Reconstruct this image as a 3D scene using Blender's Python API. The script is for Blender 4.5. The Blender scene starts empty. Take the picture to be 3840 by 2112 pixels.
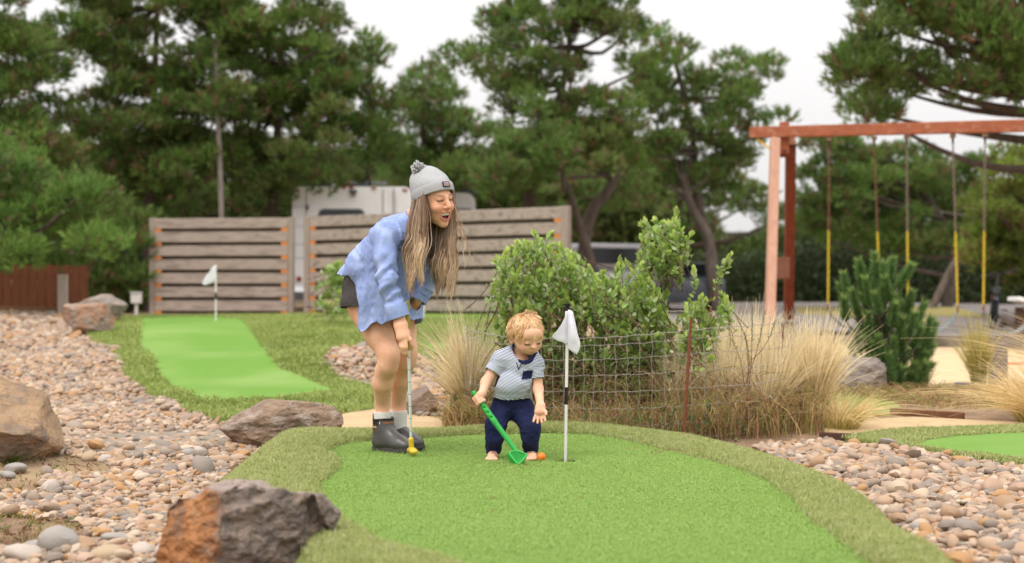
import bpy, bmesh, math, random
import numpy as np
from mathutils import Vector, Matrix
from mathutils.geometry import delaunay_2d_cdt
random.seed(4); RNG = np.random.default_rng(11)
S = bpy.context.scene; COL = S.collection
# ---------------- camera ----------------
cam = bpy.data.cameras.new('camera'); camo = bpy.data.objects.new('camera', cam); COL.objects.link(camo)
camo.location = (0, 0, .82); camo.rotation_euler = (math.pi/2, 0, 0)
cam.lens = 50; cam.sensor_width = 36; cam.shift_y = .0130; cam.clip_end = 3000; cam.clip_start = .05
cam.dof.use_dof = True; cam.dof.focus_distance = 7.15; cam.dof.aperture_fstop = 1.9
S.camera = camo
# ---------------- overcast sky ----------------
W = bpy.data.worlds.new('World'); S.world = W; W.use_nodes = True
nt = W.node_tree; nt.nodes.clear(); N = nt.nodes.new; L = nt.links.new
SUN_EL, SUN_AZ = math.radians(58), math.radians(205)
sky = N('ShaderNodeTexSky'); sky.sky_type = 'NISHITA'; sky.sun_disc = False
sky.sun_elevation = SUN_EL; sky.sun_rotation = SUN_AZ
tc = N('ShaderNodeTexCoord'); sp = N('ShaderNodeSeparateXYZ'); L(tc.outputs['Generated'], sp.inputs[0])
mr = N('ShaderNodeMapRange'); mr.inputs['From Min'].default_value = 0; mr.inputs['From Max'].default_value = 1
mr.inputs['To Min'].default_value = 6.1; mr.inputs['To Max'].default_value = 20.5; L(sp.outputs['Z'], mr.inputs['Value'])
tint = N('ShaderNodeMix'); tint.data_type = 'RGBA'; tint.blend_type = 'MULTIPLY'; tint.inputs['Factor'].default_value = 1
tint.inputs['A'].default_value = (1, .975, .965, 1); L(mr.outputs[0], tint.inputs['B'])
mx = N('ShaderNodeMix'); mx.data_type = 'RGBA'; mx.inputs['Factor'].default_value = .96
L(sky.outputs[0], mx.inputs['A']); L(tint.outputs['Result'], mx.inputs['B'])
bg = N('ShaderNodeBackground'); bg.inputs['Strength'].default_value = .1; L(mx.outputs['Result'], bg.inputs[0])
wo = N('ShaderNodeOutputWorld'); L(bg.outputs[0], wo.inputs[0])
# ---------------- veiled sun ----------------
sun = bpy.data.lights.new('sun', 'SUN'); sun.energy = 1.5; sun.angle = math.radians(20); sun.color = (1, .95, .88)
suno = bpy.data.objects.new('sun', sun); COL.objects.link(suno)
suno.rotation_euler = Vector((-.35, -.42, .85)).to_track_quat('Z', 'Y').to_euler()
suno.location = (-6, -6, 14)
vs = S.view_settings; vs.view_transform = 'Standard'; vs.look = 'None'; vs.exposure = .32; vs.gamma = 1; vs.use_curve_mapping = False
S.render.engine = 'CYCLES'; S.cycles.use_denoising = True; S.cycles.max_bounces = 7; S.cycles.diffuse_bounces = 6; S.cycles.transmission_bounces = 4
S.cycles.transparent_max_bounces = 6; S.cycles.sample_clamp_indirect = 6

# ---- terrain: smooth blend of surveyed heights (x, y, z) in metres ----
CTRL = np.array([
 (-1.75,7.2,-.12),(-1.6,5.4,-.14),(-3.0,5.2,-.10),(-4.2,7.0,.06),(-3.2,8.6,-.06),(-2.2,9.2,-.12),(-1.2,9.6,-.06),(0,9.9,-.04),
 (-2.4,6.6,-.12),(-3.4,6.4,-.02),(-2.5,4.2,-.12),
 (0,7.5,-.12),(0,6,-.12),(0.5,4.8,-.12),(-.9,8,-.12),(.9,7.3,-.12),(1.0,5.6,-.12),(-1.2,6.4,-.13),(1.6,4.6,-.12),(.2,8.4,-.10),(.5,3,-.12),
 (2.0,7.6,-.08),(1.9,6.2,-.10),(2.2,5.0,-.10),(3.2,6.5,-.08),(2.6,8.0,-.05),(3.3,8.6,-.03),(1.0,9.6,-.01),(0.9,10.6,.03),(2.4,9.6,-.02),(3.6,10.2,0),
 (2.9,12.2,.0),(5,12.2,0.0),(5,16,0.03),(3.4,15,.05),(6,20,.08),(7,24,.16),(5,25,.2),(9,20,.1),(11,26,.25),(6,32,.36),(12,36,.5),(8,42,.58),
 (-1.2,10.3,-.03),(-2.0,10.4,-.06),(-1.5,11.2,.02),(-2.3,11.5,.05),(-2.5,12.6,.06),(-2.75,13.3,.20),(-2.95,13.9,.23),(-3.1,14.7,.21),(-3.3,15.5,.30),(-3.45,16.2,.40),(-3.7,17.5,.44),(-4.3,21,.46),(-4,24,.46),
 (-3.3,11.2,-.08),(-4.2,12.6,.0),(-5.4,14.5,.14),(-6.5,17,.32),(-7.5,20,.48),(-9,22,.57),(-5,10,.06),(-6,12,.2),(-8,14,.36),(-10,18,.5),(-4.6,8.5,.08),
 (-1.6,13.4,.29),(-2.0,15.0,.43),(-2.2,17,.46),(-1.4,19.5,.47),(-.7,12.2,.0),(-.2,11,.0),(.1,13.5,.08),(-.6,15.5,.24),(.2,17.5,.36),(.5,20,.42),(0,24,.44),(3,19,.15),(2.2,16,.1),
 (-8,27,.47),(0,28,.46),(-14,28,.6),(-10,36,.6),(0,36,.55),(-20,20,.7),(20,20,.2),(-12,8,.4),(12,8,-.02),(0,0,-.12),(-6,0,0),(6,0,-.1),(0,60,.7),(40,60,.7),(-40,60,.7)])
def terrain(x, y):
    x = np.asarray(x, float); y = np.asarray(y, float)
    sh = x.shape; x = x.ravel(); y = y.ravel(); out = np.empty(x.size)
    for a in range(0, x.size, 20000):
        b = slice(a, a+20000)
        d2 = (x[b,None]-CTRL[:,0])**2 + (y[b,None]-CTRL[:,1])**2
        w = 1.0/(d2+.06+.0009*y[b,None]**2)**2.2
        out[b] = (w*CTRL[:,2]).sum(1)/w.sum(1)
    return out.reshape(sh)

# ---------------- helpers ----------------
MATS = {}
def mat(name, col, col2=None, rough=.8, scale=18., detail=4., bump=0., bscale=None, attr=False, spec=.25, contrast=(.35,.65), metal=0., sheen=0., third=None, coord='Object', stretch=None, bdist=.01):
    m = bpy.data.materials.new(name); m.use_nodes = True; MATS[name] = m
    n = m.node_tree; N = n.nodes.new; L = n.links.new
    b = n.nodes['Principled BSDF']; b.inputs['Roughness'].default_value = rough
    b.inputs['Specular IOR Level'].default_value = spec; b.inputs['Metallic'].default_value = metal
    if sheen: b.inputs['Sheen Weight'].default_value = sheen
    tc = N('ShaderNodeTexCoord'); src = tc.outputs[coord]
    if stretch:
        mp = N('ShaderNodeMapping'); mp.inputs['Scale'].default_value = stretch; L(src, mp.inputs[0]); src = mp.outputs[0]
    nz = N('ShaderNodeTexNoise'); nz.inputs['Scale'].default_value = scale; nz.inputs['Detail'].default_value = detail
    nz.inputs['Roughness'].default_value = .62; L(src, nz.inputs['Vector'])
    mr = N('ShaderNodeMapRange'); mr.inputs[1].default_value = contrast[0]; mr.inputs[2].default_value = contrast[1]; L(nz.outputs['Fac'], mr.inputs[0])
    c2 = col2 if col2 is not None else tuple(c*.72 for c in col)
    mx = N('ShaderNodeMix'); mx.data_type = 'RGBA'; mx.inputs['A'].default_value = (*col, 1); mx.inputs['B'].default_value = (*c2, 1)
    L(mr.outputs[0], mx.inputs['Factor']); out = mx.outputs['Result']
    if third is not None:
        n3 = N('ShaderNodeTexNoise'); n3.inputs['Scale'].default_value = third[1]; n3.inputs['Detail'].default_value = 5; L(src, n3.inputs['Vector'])
        r3 = N('ShaderNodeMapRange'); r3.inputs[1].default_value = third[2]; r3.inputs[2].default_value = third[3]; L(n3.outputs['Fac'], r3.inputs[0])
        m3 = N('ShaderNodeMix'); m3.data_type = 'RGBA'; m3.inputs['B'].default_value = (*third[0], 1); L(out, m3.inputs['A']); L(r3.outputs[0], m3.inputs['Factor']); out = m3.outputs['Result']
    if attr:
        at = N('ShaderNodeAttribute'); at.attribute_name = 'Col'
        m2 = N('ShaderNodeMix'); m2.data_type = 'RGBA'; m2.blend_type = 'MULTIPLY'; m2.inputs['Factor'].default_value = 1
        L(at.outputs['Color'], m2.inputs['A']); L(out, m2.inputs['B']); out = m2.outputs['Result']
    L(out, b.inputs['Base Color'])
    if bump:
        bz = N('ShaderNodeTexNoise'); bz.inputs['Scale'].default_value = bscale or scale*2; bz.inputs['Detail'].default_value = 5; L(src, bz.inputs['Vector'])
        bp = N('ShaderNodeBump'); bp.inputs['Strength'].default_value = bump; bp.inputs['Distance'].default_value = bdist
        L(bz.outputs['Fac'], bp.inputs['Height']); L(bp.outputs[0], b.inputs['Normal'])
    m['out_node'] = 0
    return m
def translucent(m, f):
    """thin leaf or cloth: part of the light passes through"""
    n = m.node_tree; b = n.nodes['Principled BSDF']; o = n.nodes['Material Output']; t = n.nodes.new('ShaderNodeBsdfTranslucent'); x = n.nodes.new('ShaderNodeMixShader'); x.inputs[0].default_value = f
    n.links.new(b.inputs['Base Color'].links[0].from_socket, t.inputs[0]); n.links.new(b.outputs[0], x.inputs[1]); n.links.new(t.outputs[0], x.inputs[2]); n.links.new(x.outputs[0], o.inputs[0]); return m
def tag(o, label=None, cat=None, group=None, kind=None):
    if label: o['label'] = label
    if cat: o['category'] = cat
    if group: o['group'] = group
    if kind: o['kind'] = kind
    return o
def thing(name, label, cat, loc=(0,0,0), group=None):
    o = bpy.data.objects.new(name, None); COL.objects.link(o); o.location = loc; o.empty_display_size = .1
    return tag(o, label, cat, group)
def wloc(o):
    v = np.zeros(3)
    while o is not None: v = v + np.array(o.location); o = o.parent
    return v
def mesh_data(name, V, Fc, m=None, smooth=True, cols=None, attrs=None):
    me = bpy.data.meshes.new(name); V = np.asarray(V, np.float32)
    if isinstance(Fc, np.ndarray):
        k = Fc.shape[1]; me.vertices.add(len(V)); me.vertices.foreach_set('co', V.ravel())
        me.loops.add(Fc.size); me.loops.foreach_set('vertex_index', Fc.astype(np.int32).ravel())
        me.polygons.add(len(Fc)); me.polygons.foreach_set('loop_start', np.arange(0, Fc.size, k, dtype=np.int32))
        me.update(calc_edges=True)
    else:
        me.from_pydata([tuple(map(float, v)) for v in V], [], Fc)
    me.polygons.foreach_set('use_smooth', np.full(len(me.polygons), smooth))
    if cols is not None:
        a = me.attributes.new('Col', 'FLOAT_COLOR', 'POINT'); c = np.ones((len(V), 4), np.float32); c[:, :3] = cols; a.data.foreach_set('color', c.ravel())
    for k, v in (attrs or {}).items():
        a = me.attributes.new(k, 'FLOAT', 'POINT'); a.data.foreach_set('value', np.asarray(v, np.float32))
    if m is not None: me.materials.append(m)
    me.update()
    if smooth and len(me.polygons) < 1500: me.set_sharp_from_angle(angle=math.radians(38))
    return me
def obj(name, V, Fc, m=None, parent=None, smooth=True, cols=None, attrs=None, base=None):
    """world-space vertices -> one mesh object; origin at base (top level) or at the parent's origin"""
    V = np.asarray(V, float); off = wloc(parent) if parent is not None else (np.zeros(3) if base is None else np.asarray(base, float))
    me = mesh_data(name, V-off, Fc, m, smooth, cols, attrs)
    o = bpy.data.objects.new(name, me); COL.objects.link(o)
    if parent is not None: o.parent = parent
    else: o.location = off
    return o
def inst(name, me, loc, parent=None, rot=(0,0,0), scale=(1,1,1)):
    o = bpy.data.objects.new(name, me); COL.objects.link(o)
    if parent is not None: o.parent = parent; loc = np.asarray(loc)-wloc(parent)
    o.location = loc; o.rotation_euler = rot; o.scale = scale
    return o
def join(parts):
    Vs, Fs, n = [], [], 0
    for V, Fc in parts:
        Vs.append(np.asarray(V, float)); Fs += [tuple(int(i)+n for i in f) for f in Fc]; n += len(V)
    return np.concatenate(Vs), Fs
def box(c, s, R=None, bev=.0):
    bm = bmesh.new(); bmesh.ops.create_cube(bm, size=1)
    for v in bm.verts: v.co = Vector((v.co.x*s[0], v.co.y*s[1], v.co.z*s[2]))
    if bev: bmesh.ops.bevel(bm, geom=bm.edges[:], offset=bev, segments=1, affect='EDGES')
    bm.verts.index_update(); V = np.array([v.co for v in bm.verts]); Fc = [tuple(v.index for v in f.verts) for f in bm.faces]; bm.free()
    if R is not None: V = V @ np.asarray(R).T
    return V+np.asarray(c), Fc
def beam(a, b, w, h, up=(0,0,1), bev=.004):
    a = np.asarray(a, float); b = np.asarray(b, float); d = b-a; ln = np.linalg.norm(d); x = d/ln
    y = np.cross(up, x); y /= np.linalg.norm(y); z = np.cross(x, y)
    return box((a+b)/2, (ln, w, h), np.stack([x, y, z], 1), bev)
def rotz(a): c, s = math.cos(a), math.sin(a); return np.array([[c,-s,0],[s,c,0],[0,0,1.]])
def nrm(v): v = np.asarray(v, float); return v/np.linalg.norm(v)
def tube(P, r, n=8, cap=True):
    P = np.asarray(P, float); k = len(P); r = np.broadcast_to(np.asarray(r, float), (k,))
    T = np.gradient(P, axis=0); T /= np.linalg.norm(T, axis=1)[:, None]+1e-9
    u = np.cross(T[0], (0,0,1.) if abs(T[0][2]) < .9 else (1.,0,0)); u /= np.linalg.norm(u); V = []
    for i in range(k):
        u = u-T[i]*(u@T[i]); u /= np.linalg.norm(u); w = np.cross(T[i], u)
        for j in range(n):
            a = 2*math.pi*j/n; V.append(P[i]+r[i]*(math.cos(a)*u+math.sin(a)*w))
    Fc = [(i*n+j, i*n+(j+1) % n, (i+1)*n+(j+1) % n, (i+1)*n+j) for i in range(k-1) for j in range(n)]
    if cap: Fc += [tuple(range(n))[::-1], tuple((k-1)*n+j for j in range(n))]
    return np.array(V), Fc
def strands(P, R, sides=3):
    """many thin tapered tubes at once: P (n, s, 3), R (n, s)"""
    P = np.asarray(P, float); n, s, _ = P.shape
    T = np.gradient(P, axis=1); T /= np.linalg.norm(T, axis=2, keepdims=True)+1e-9
    ref = np.where(np.abs(T[..., 2:]) > .9, np.array([1.,0,0]), np.array([0,0,1.])); U = np.cross(T, ref); U /= np.linalg.norm(U, axis=2, keepdims=True)+1e-9
    if sides == 2:                                        # flat ribbons, each turned its own way about the upright
        rf = RNG.normal(0, .55, (n, 1, 3)); rf[..., 1] -= 1; U = np.cross(T, rf); U /= np.linalg.norm(U, axis=2, keepdims=True)+1e-9
    Wv = np.cross(T, U); V = np.empty((n, s, sides, 3))
    for j in range(sides):
        a = 2*math.pi*j/sides; V[:, :, j] = P+R[..., None]*(math.cos(a)*U+math.sin(a)*Wv)
    idx = np.arange(n*s*sides).reshape(n, s, sides); nx = np.roll(idx, -1, 2)
    Fc = np.stack([idx[:, :-1], nx[:, :-1], nx[:, 1:], idx[:, 1:]], -1)
    if sides == 2: Fc = Fc[:, :, :1]                      # flat ribbon
    return V.reshape(-1, 3), Fc.reshape(-1, 4)
    return V.reshape(-1, 3), Fc
def catmull(P, n, closed=True):
    P = np.asarray(P, float); k = len(P); t = np.linspace(0, k if closed else k-1, n, endpoint=not closed); i = np.minimum(np.floor(t).astype(int), k-1 if closed else k-2); f = (t-i)[:, None]
    g = (lambda j: P[j % k]) if closed else (lambda j: P[np.clip(j, 0, k-1)])
    a, b, c, d = g(i-1), g(i), g(i+1), g(i+2)
    return .5*((2*b)+(-a+c)*f+(2*a-5*b+4*c-d)*f**2+(-a+3*b-3*c+d)*f**3)
def inside(px, py, poly):
    poly = np.asarray(poly)[:, :2]; r = np.zeros(px.shape, bool); j = len(poly)-1
    for i in range(len(poly)):
        xi, yi = poly[i]; xj, yj = poly[j]
        c = ((yi > py) != (yj > py)) & (px < (xj-xi)*(py-yi)/(yj-yi+1e-12)+xi); r ^= c; j = i
    return r
def vnoise(P, seed=0, octaves=4, lac=2.0, gain=.5):
    """value noise, P (n,3) already scaled"""
    out = np.zeros(len(P)); amp = 1.; P = np.asarray(P, float)+seed*17.3
    for o in range(octaves):
        i = np.floor(P).astype(np.int64); f = P-i; f = f*f*(3-2*f); acc = 0
        for dx in (0, 1):
            for dy in (0, 1):
                for dz in (0, 1):
                    h = (i[:,0]+dx)*374761393+(i[:,1]+dy)*668265263+(i[:,2]+dz)*2147483647+seed*144665
                    h = (h ^ (h >> 13))*1274126177; h = ((h ^ (h >> 16)) & 0xffff)/65535.
                    acc = acc+h*(f[:,0] if dx else 1-f[:,0])*(f[:,1] if dy else 1-f[:,1])*(f[:,2] if dz else 1-f[:,2])
        out += amp*(acc-.5); amp *= gain; P = P*lac
    return out
def drape(name, poly, m, dz, step=.12, kind='structure', holes=(), zf=None):
    """a sheet that follows the terrain inside a closed outline"""
    poly = np.asarray(poly, float)[:, :2]; lo = poly.min(0); hi = poly.max(0)
    gx, gy = np.meshgrid(np.arange(lo[0], hi[0], step), np.arange(lo[1], hi[1], step)); gx = gx.ravel(); gy = gy.ravel()
    k = inside(gx, gy, poly); pts = [Vector(p) for p in poly]; faces = [list(range(len(poly)))]; n = len(poly)
    for h in holes: pts += [Vector(p) for p in h]; n += len(h)
    edges = [(i, (i+1) % len(poly)) for i in range(len(poly))]; b = len(poly)
    for h in holes: edges += [(b+i, b+(i+1) % len(h)) for i in range(len(h))]; b += len(h)
    near = np.ones(k.sum(), bool)
    gp = np.stack([gx[k], gy[k]], 1)
    for h in holes:
        c = np.mean(h, 0); near &= np.hypot(*(gp-c).T) > .12
    pts += [Vector(p) for p in gp[near]]
    V, _, Fc, _, _, _ = delaunay_2d_cdt(pts, edges, [], 1, 1e-5)
    V = np.array([tuple(v) for v in V]); cent = np.array([V[list(f)].mean(0) for f in Fc])
    ok = inside(cent[:, 0], cent[:, 1], poly)
    for h in holes: ok &= ~inside(cent[:, 0], cent[:, 1], np.array(h))
    Fc = [tuple(f) for f, q in zip(Fc, ok) if q]
    z = (terrain(V[:, 0], V[:, 1])+dz) if zf is None else zf(V[:, 0], V[:, 1])
    V3 = np.column_stack([V, z]); cnt = {}
    for f in Fc:
        for a, b in zip(f, f[1:]+f[:1]): cnt[(a, b)] = 1
    rim = [(a, b) for a, b in cnt if (b, a) not in cnt]; low = {}; extra = []
    for a, b in rim:                                   # turned-down edge
        for k_ in (a, b):
            if k_ not in low: low[k_] = len(V3)+len(extra); extra.append(V3[k_]-(0, 0, .09))
        Fc.append((b, a, low[a], low[b]))
    if extra and not holes: V3 = np.concatenate([V3, np.array(extra)])
    elif extra: Fc = Fc[:-len(rim)]
    o = obj(name, V3, Fc, m)
    if kind: tag(o, kind=kind)
    return o
PROTO = bpy.data.collections.new('prototypes')      # source shapes of the scattered gravel and blades, not in the scene
def proto(name, V, Fc, m, smooth=True, cols=None):
    o = bpy.data.objects.new(name, mesh_data(name, V, Fc, m, smooth, cols)); return o
def scatter(name, pts, rot, scl, protos, idx=None, parent=None):
    """one 'stuff' object: point cloud with one instanced source per point"""
    pts = np.asarray(pts, float)
    me = bpy.data.meshes.new(name); me.vertices.add(len(pts)); me.vertices.foreach_set('co', pts.astype(np.float32).ravel())
    a = me.attributes.new('rot', 'FLOAT_VECTOR', 'POINT'); a.data.foreach_set('vector', np.asarray(rot, np.float32).ravel())
    a = me.attributes.new('scl', 'FLOAT_VECTOR', 'POINT'); a.data.foreach_set('vector', np.asarray(scl, np.float32).ravel())
    a = me.attributes.new('idx', 'INT', 'POINT'); a.data.foreach_set('value', np.asarray(idx if idx is not None else RNG.integers(0, len(protos), len(pts)), np.int32))
    o = bpy.data.objects.new(name, me); COL.objects.link(o)
    c = bpy.data.collections.new(name+'_source')
    for p in protos: c.objects.link(p)
    g = bpy.data.node_groups.new(name+'_scatter', 'GeometryNodeTree')
    g.interface.new_socket('Geometry', in_out='INPUT', socket_type='NodeSocketGeometry'); g.interface.new_socket('Geometry', in_out='OUTPUT', socket_type='NodeSocketGeometry')
    N = g.nodes.new; L = g.links.new; gi = N('NodeGroupInput'); go = N('NodeGroupOutput'); m2p = N('GeometryNodeMeshToPoints'); L(gi.outputs[0], m2p.inputs[0])
    ip = N('GeometryNodeInstanceOnPoints'); ci = N('GeometryNodeCollectionInfo'); ci.inputs[0].default_value = c; ci.inputs['Separate Children'].default_value = True; ci.inputs['Reset Children'].default_value = True
    L(m2p.outputs[0], ip.inputs['Points']); L(ci.outputs[0], ip.inputs['Instance']); ip.inputs['Pick Instance'].default_value = True
    def at(nm, t, sock):
        q = N('GeometryNodeInputNamedAttribute'); q.data_type = t; q.inputs['Name'].default_value = nm
        L(next(s for s in q.outputs if s.enabled and s.name == 'Attribute'), sock)
    at('idx', 'INT', ip.inputs['Instance Index']); at('scl', 'FLOAT_VECTOR', ip.inputs['Scale'])
    e = N('FunctionNodeEulerToRotation'); at('rot', 'FLOAT_VECTOR', e.inputs[0]); L(e.outputs[0], ip.inputs['Rotation']); L(ip.outputs[0], go.inputs[0])
    md = o.modifiers.new('scatter', 'NODES'); md.node_group = g
    tag(o, kind='stuff')
    if parent is not None: o.parent = parent
    return o
# ---------------- signed distance modelling ----------------
class Field:
    def __init__(s, lo, hi, h):
        s.lo = np.asarray(lo, float); s.h = h; s.n = np.ceil((np.asarray(hi)-s.lo)/h).astype(int)+1; s.f = np.full(s.n, .5, np.float32)
    def _blk(s, lo, hi):
        a = np.clip(np.floor((np.asarray(lo)-s.lo)/s.h).astype(int), 0, s.n-1); b = np.clip(np.ceil((np.asarray(hi)-s.lo)/s.h).astype(int)+1, 1, s.n)
        g = [((s.lo[i]+np.arange(a[i], b[i])*s.h)).astype(np.float32) for i in range(3)]
        X, Y, Z = np.meshgrid(*g, indexing='ij'); return tuple(slice(a[i], b[i]) for i in range(3)), X, Y, Z
    def put(s, d, sl, k):
        f = s.f[sl]
        if k <= 0: s.f[sl] = np.minimum(f, d); return
        h = np.clip(.5+.5*(f-d)/k, 0, 1); s.f[sl] = f*(1-h)+d*h-k*h*(1-h)
    def cut(s, d, sl, k):
        f = s.f[sl]; d = -d; h = np.clip(.5-.5*(f-d)/k, 0, 1); s.f[sl] = f*(1-h)+d*h+k*h*(1-h)
    def cap(s, a, b, r1, r2, k=.02, sq=None, sub=False):
        """tapered capsule; sq=(axis, factor) widens it along an axis"""
        a = np.asarray(a, float); b = np.asarray(b, float); m = max(r1, r2)*(max(1, sq[1]) if sq else 1)+k+.03
        sl, X, Y, Z = s._blk(np.minimum(a, b)-m, np.maximum(a, b)+m); ba = b-a; q = [X-a[0], Y-a[1], Z-a[2]]
        t = np.clip((q[0]*ba[0]+q[1]*ba[1]+q[2]*ba[2])/max(ba@ba, 1e-9), 0, 1); q = [q[i]-t*ba[i] for i in range(3)]; fac = 1
        if sq:
            ax = nrm(sq[0]); c = q[0]*ax[0]+q[1]*ax[1]+q[2]*ax[2]; w = c*(1/sq[1]-1); q = [q[i]+w*ax[i] for i in range(3)]; fac = min(1, sq[1])
        d = (np.sqrt(q[0]**2+q[1]**2+q[2]**2)-(r1+(r2-r1)*t))*fac
        (s.cut if sub else s.put)(d, sl, k)
    def ell(s, c, r, R=None, k=.02, sub=False):
        """ellipsoid, R columns = local axes"""
        c = np.asarray(c, float); R = np.eye(3) if R is None else np.asarray(R); m = max(r)+k+.03
        sl, X, Y, Z = s._blk(c-m, c+m); q = [X-c[0], Y-c[1], Z-c[2]]; k0 = 0; k1 = 0
        for i in range(3):
            l = q[0]*R[0, i]+q[1]*R[1, i]+q[2]*R[2, i]; k0 = k0+(l/r[i])**2; k1 = k1+(l/r[i]**2)**2
        k0 = np.sqrt(k0); d = k0*(k0-1)/np.maximum(np.sqrt(k1), 1e-6)
        (s.cut if sub else s.put)(d, sl, k)
    def chain(s, pts, rs, k=.015, sq=None):
        for i in range(len(pts)-1): s.cap(pts[i], pts[i+1], rs[i], rs[i+1], k, sq)
    def surf(s):
        f = s.f; sg = f < 0; n = s.n-1
        c = [sg[i:i+n[0], j:j+n[1], l:l+n[2]] for i in (0, 1) for j in (0, 1) for l in (0, 1)]
        allp = np.logical_and.reduce(c); anyp = np.logical_or.reduce(c); act = anyp & ~allp; I = np.argwhere(act)
        vid = np.full(n, -1, np.int64); vid[act] = np.arange(len(I)); cn = np.array([(i, j, l) for i in (0, 1) for j in (0, 1) for l in (0, 1)])
        val = np.stack([f[I[:, 0]+a, I[:, 1]+b, I[:, 2]+d] for a, b, d in cn], 1); acc = np.zeros((len(I), 3)); cnt = np.zeros(len(I))
        for a in range(8):
            for b in range(a+1, 8):
                if np.abs(cn[a]-cn[b]).sum() != 1: continue
                x = (val[:, a] < 0) != (val[:, b] < 0); t = val[:, a]/(val[:, a]-val[:, b]+1e-12); p = cn[a]+np.where(x, t, 0)[:, None]*(cn[b]-cn[a])
                acc += np.where(x[:, None], p, 0); cnt += x
        V = s.lo+(I+acc/cnt[:, None])*s.h; Fs = []
        for ax in range(3):
            o = [i for i in range(3) if i != ax]; sl0 = [slice(None)]*3; sl1 = [slice(None)]*3; sl0[ax] = slice(0, -1); sl1[ax] = slice(1, None)
            ch = sg[tuple(sl0)] != sg[tuple(sl1)]; E = np.argwhere(ch)
            E = E[(E[:, o[0]] > 0) & (E[:, o[1]] > 0) & (E[:, o[0]] < n[o[0]]) & (E[:, o[1]] < n[o[1]])]
            if not len(E): continue
            q = []
            for d0, d1 in ((1, 1), (0, 1), (0, 0), (1, 0)):
                e = E.copy(); e[:, o[0]] -= d0; e[:, o[1]] -= d1; q.append(vid[e[:, 0], e[:, 1], e[:, 2]])
            q = np.stack(q, 1); flip = sg[E[:, 0], E[:, 1], E[:, 2]]
            if ax == 1: flip = ~flip
            q[~flip] = q[~flip][:, ::-1]; Fs.append(q[(q >= 0).all(1)])
        return V, np.concatenate(Fs)
def relax(V, Fc, it=2, w=.5):
    for _ in range(it):
        acc = np.zeros_like(V); cnt = np.zeros(len(V))
        for a, b in ((0,1),(1,2),(2,3),(3,0)):
            np.add.at(acc, Fc[:, a], V[Fc[:, b]]); np.add.at(cnt, Fc[:, a], 1); np.add.at(acc, Fc[:, b], V[Fc[:, a]]); np.add.at(cnt, Fc[:, b], 1)
        V = V*(1-w)+w*acc/np.maximum(cnt, 1)[:, None]
    return V
def clip(V, Fc, keep):
    """drop faces with any corner where keep is False"""
    ok = keep[Fc].all(1); Fc = Fc[ok]; u, inv = np.unique(Fc, return_inverse=True); return V[u], inv.reshape(Fc.shape), u
def normals(V, Fc):
    n = np.cross(V[Fc[:, 2]]-V[Fc[:, 0]], V[Fc[:, 3]]-V[Fc[:, 1]]); N_ = np.zeros_like(V)
    for i in range(4): np.add.at(N_, Fc[:, i], n)
    return N_/(np.linalg.norm(N_, axis=1)[:, None]+1e-12)
def blob(c, k, w): return lambda V: np.exp(-((V-np.asarray(c))**2).sum(1)/(2*k*k))*w

# ---------------- ground ----------------
m_soil = mat('soil', (.30,.20,.12), (.17,.11,.068), scale=5, detail=10, bump=1.0, bscale=70, rough=.95, bdist=.02, third=((.40,.29,.165), .9, .5, .66))
m_sandpath = mat('sandy_path', (.52,.38,.22), (.42,.30,.17), scale=6, detail=8, bump=.5, bscale=140, rough=.95)
m_sand = mat('play_sand', (.60,.45,.27), (.52,.38,.22), scale=4, detail=7, bump=.6, bscale=40, rough=.95, bdist=.03)
m_asphalt = mat('asphalt', (.235,.205,.195), (.19,.165,.155), scale=2.2, detail=8, bump=.3, bscale=160, rough=.9)
m_drygrass = mat('dry_lawn', (.34,.27,.10), (.22,.20,.07), scale=9, detail=6, bump=.6, bscale=80, rough=.95)
def turf(name, a, b, c, fine, big):
    m = mat(name, a, b, scale=fine, detail=3, rough=.9, spec=.15, contrast=(.3,.7), third=(c, big, .42, .68), bump=.9, bscale=fine*1.1, bdist=.004)
    return m
m_green = turf('putting_turf', (.185,.285,.07), (.22,.32,.088), (.25,.335,.105), 240, 1.6)
m_fargreen = turf('far_putting_turf', (.115,.24,.035), (.14,.265,.046), (.19,.30,.075), 160, .8)
m_fringe = turf('fringe_turf', (.15,.18,.05), (.20,.22,.075), (.25,.25,.10), 150, 2.2)
m_farfringe = turf('far_fringe_turf', (.15,.19,.045), (.19,.22,.06), (.25,.26,.10), 70, 1.3)

xs = np.concatenate([-np.geomspace(900, 14, 16)[:-1], np.arange(-14, 14.01, .17), np.geomspace(14, 900, 16)[1:]])
ys = np.concatenate([[-300, -80, -20, -5, 0], np.arange(1.5, 30, .16), np.arange(30.5, 60, .8), np.geomspace(60, 1600, 14)])
GX, GY = np.meshgrid(xs, ys); GZ = terrain(GX, GY)
GZ = GZ + .012*vnoise(np.column_stack([GX.ravel()*2.3, GY.ravel()*2.3, GX.ravel()*0]), 3).reshape(GX.shape)*(np.abs(GX) < 14)
nx, ny = len(xs), len(ys); ii = np.arange(nx*ny).reshape(ny, nx)
gf = np.stack([ii[:-1,:-1], ii[:-1,1:], ii[1:,1:], ii[1:,:-1]], -1).reshape(-1, 4)
tag(obj('ground', np.column_stack([GX.ravel(), GY.ravel(), GZ.ravel()]), gf, m_soil), kind='structure')

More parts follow.
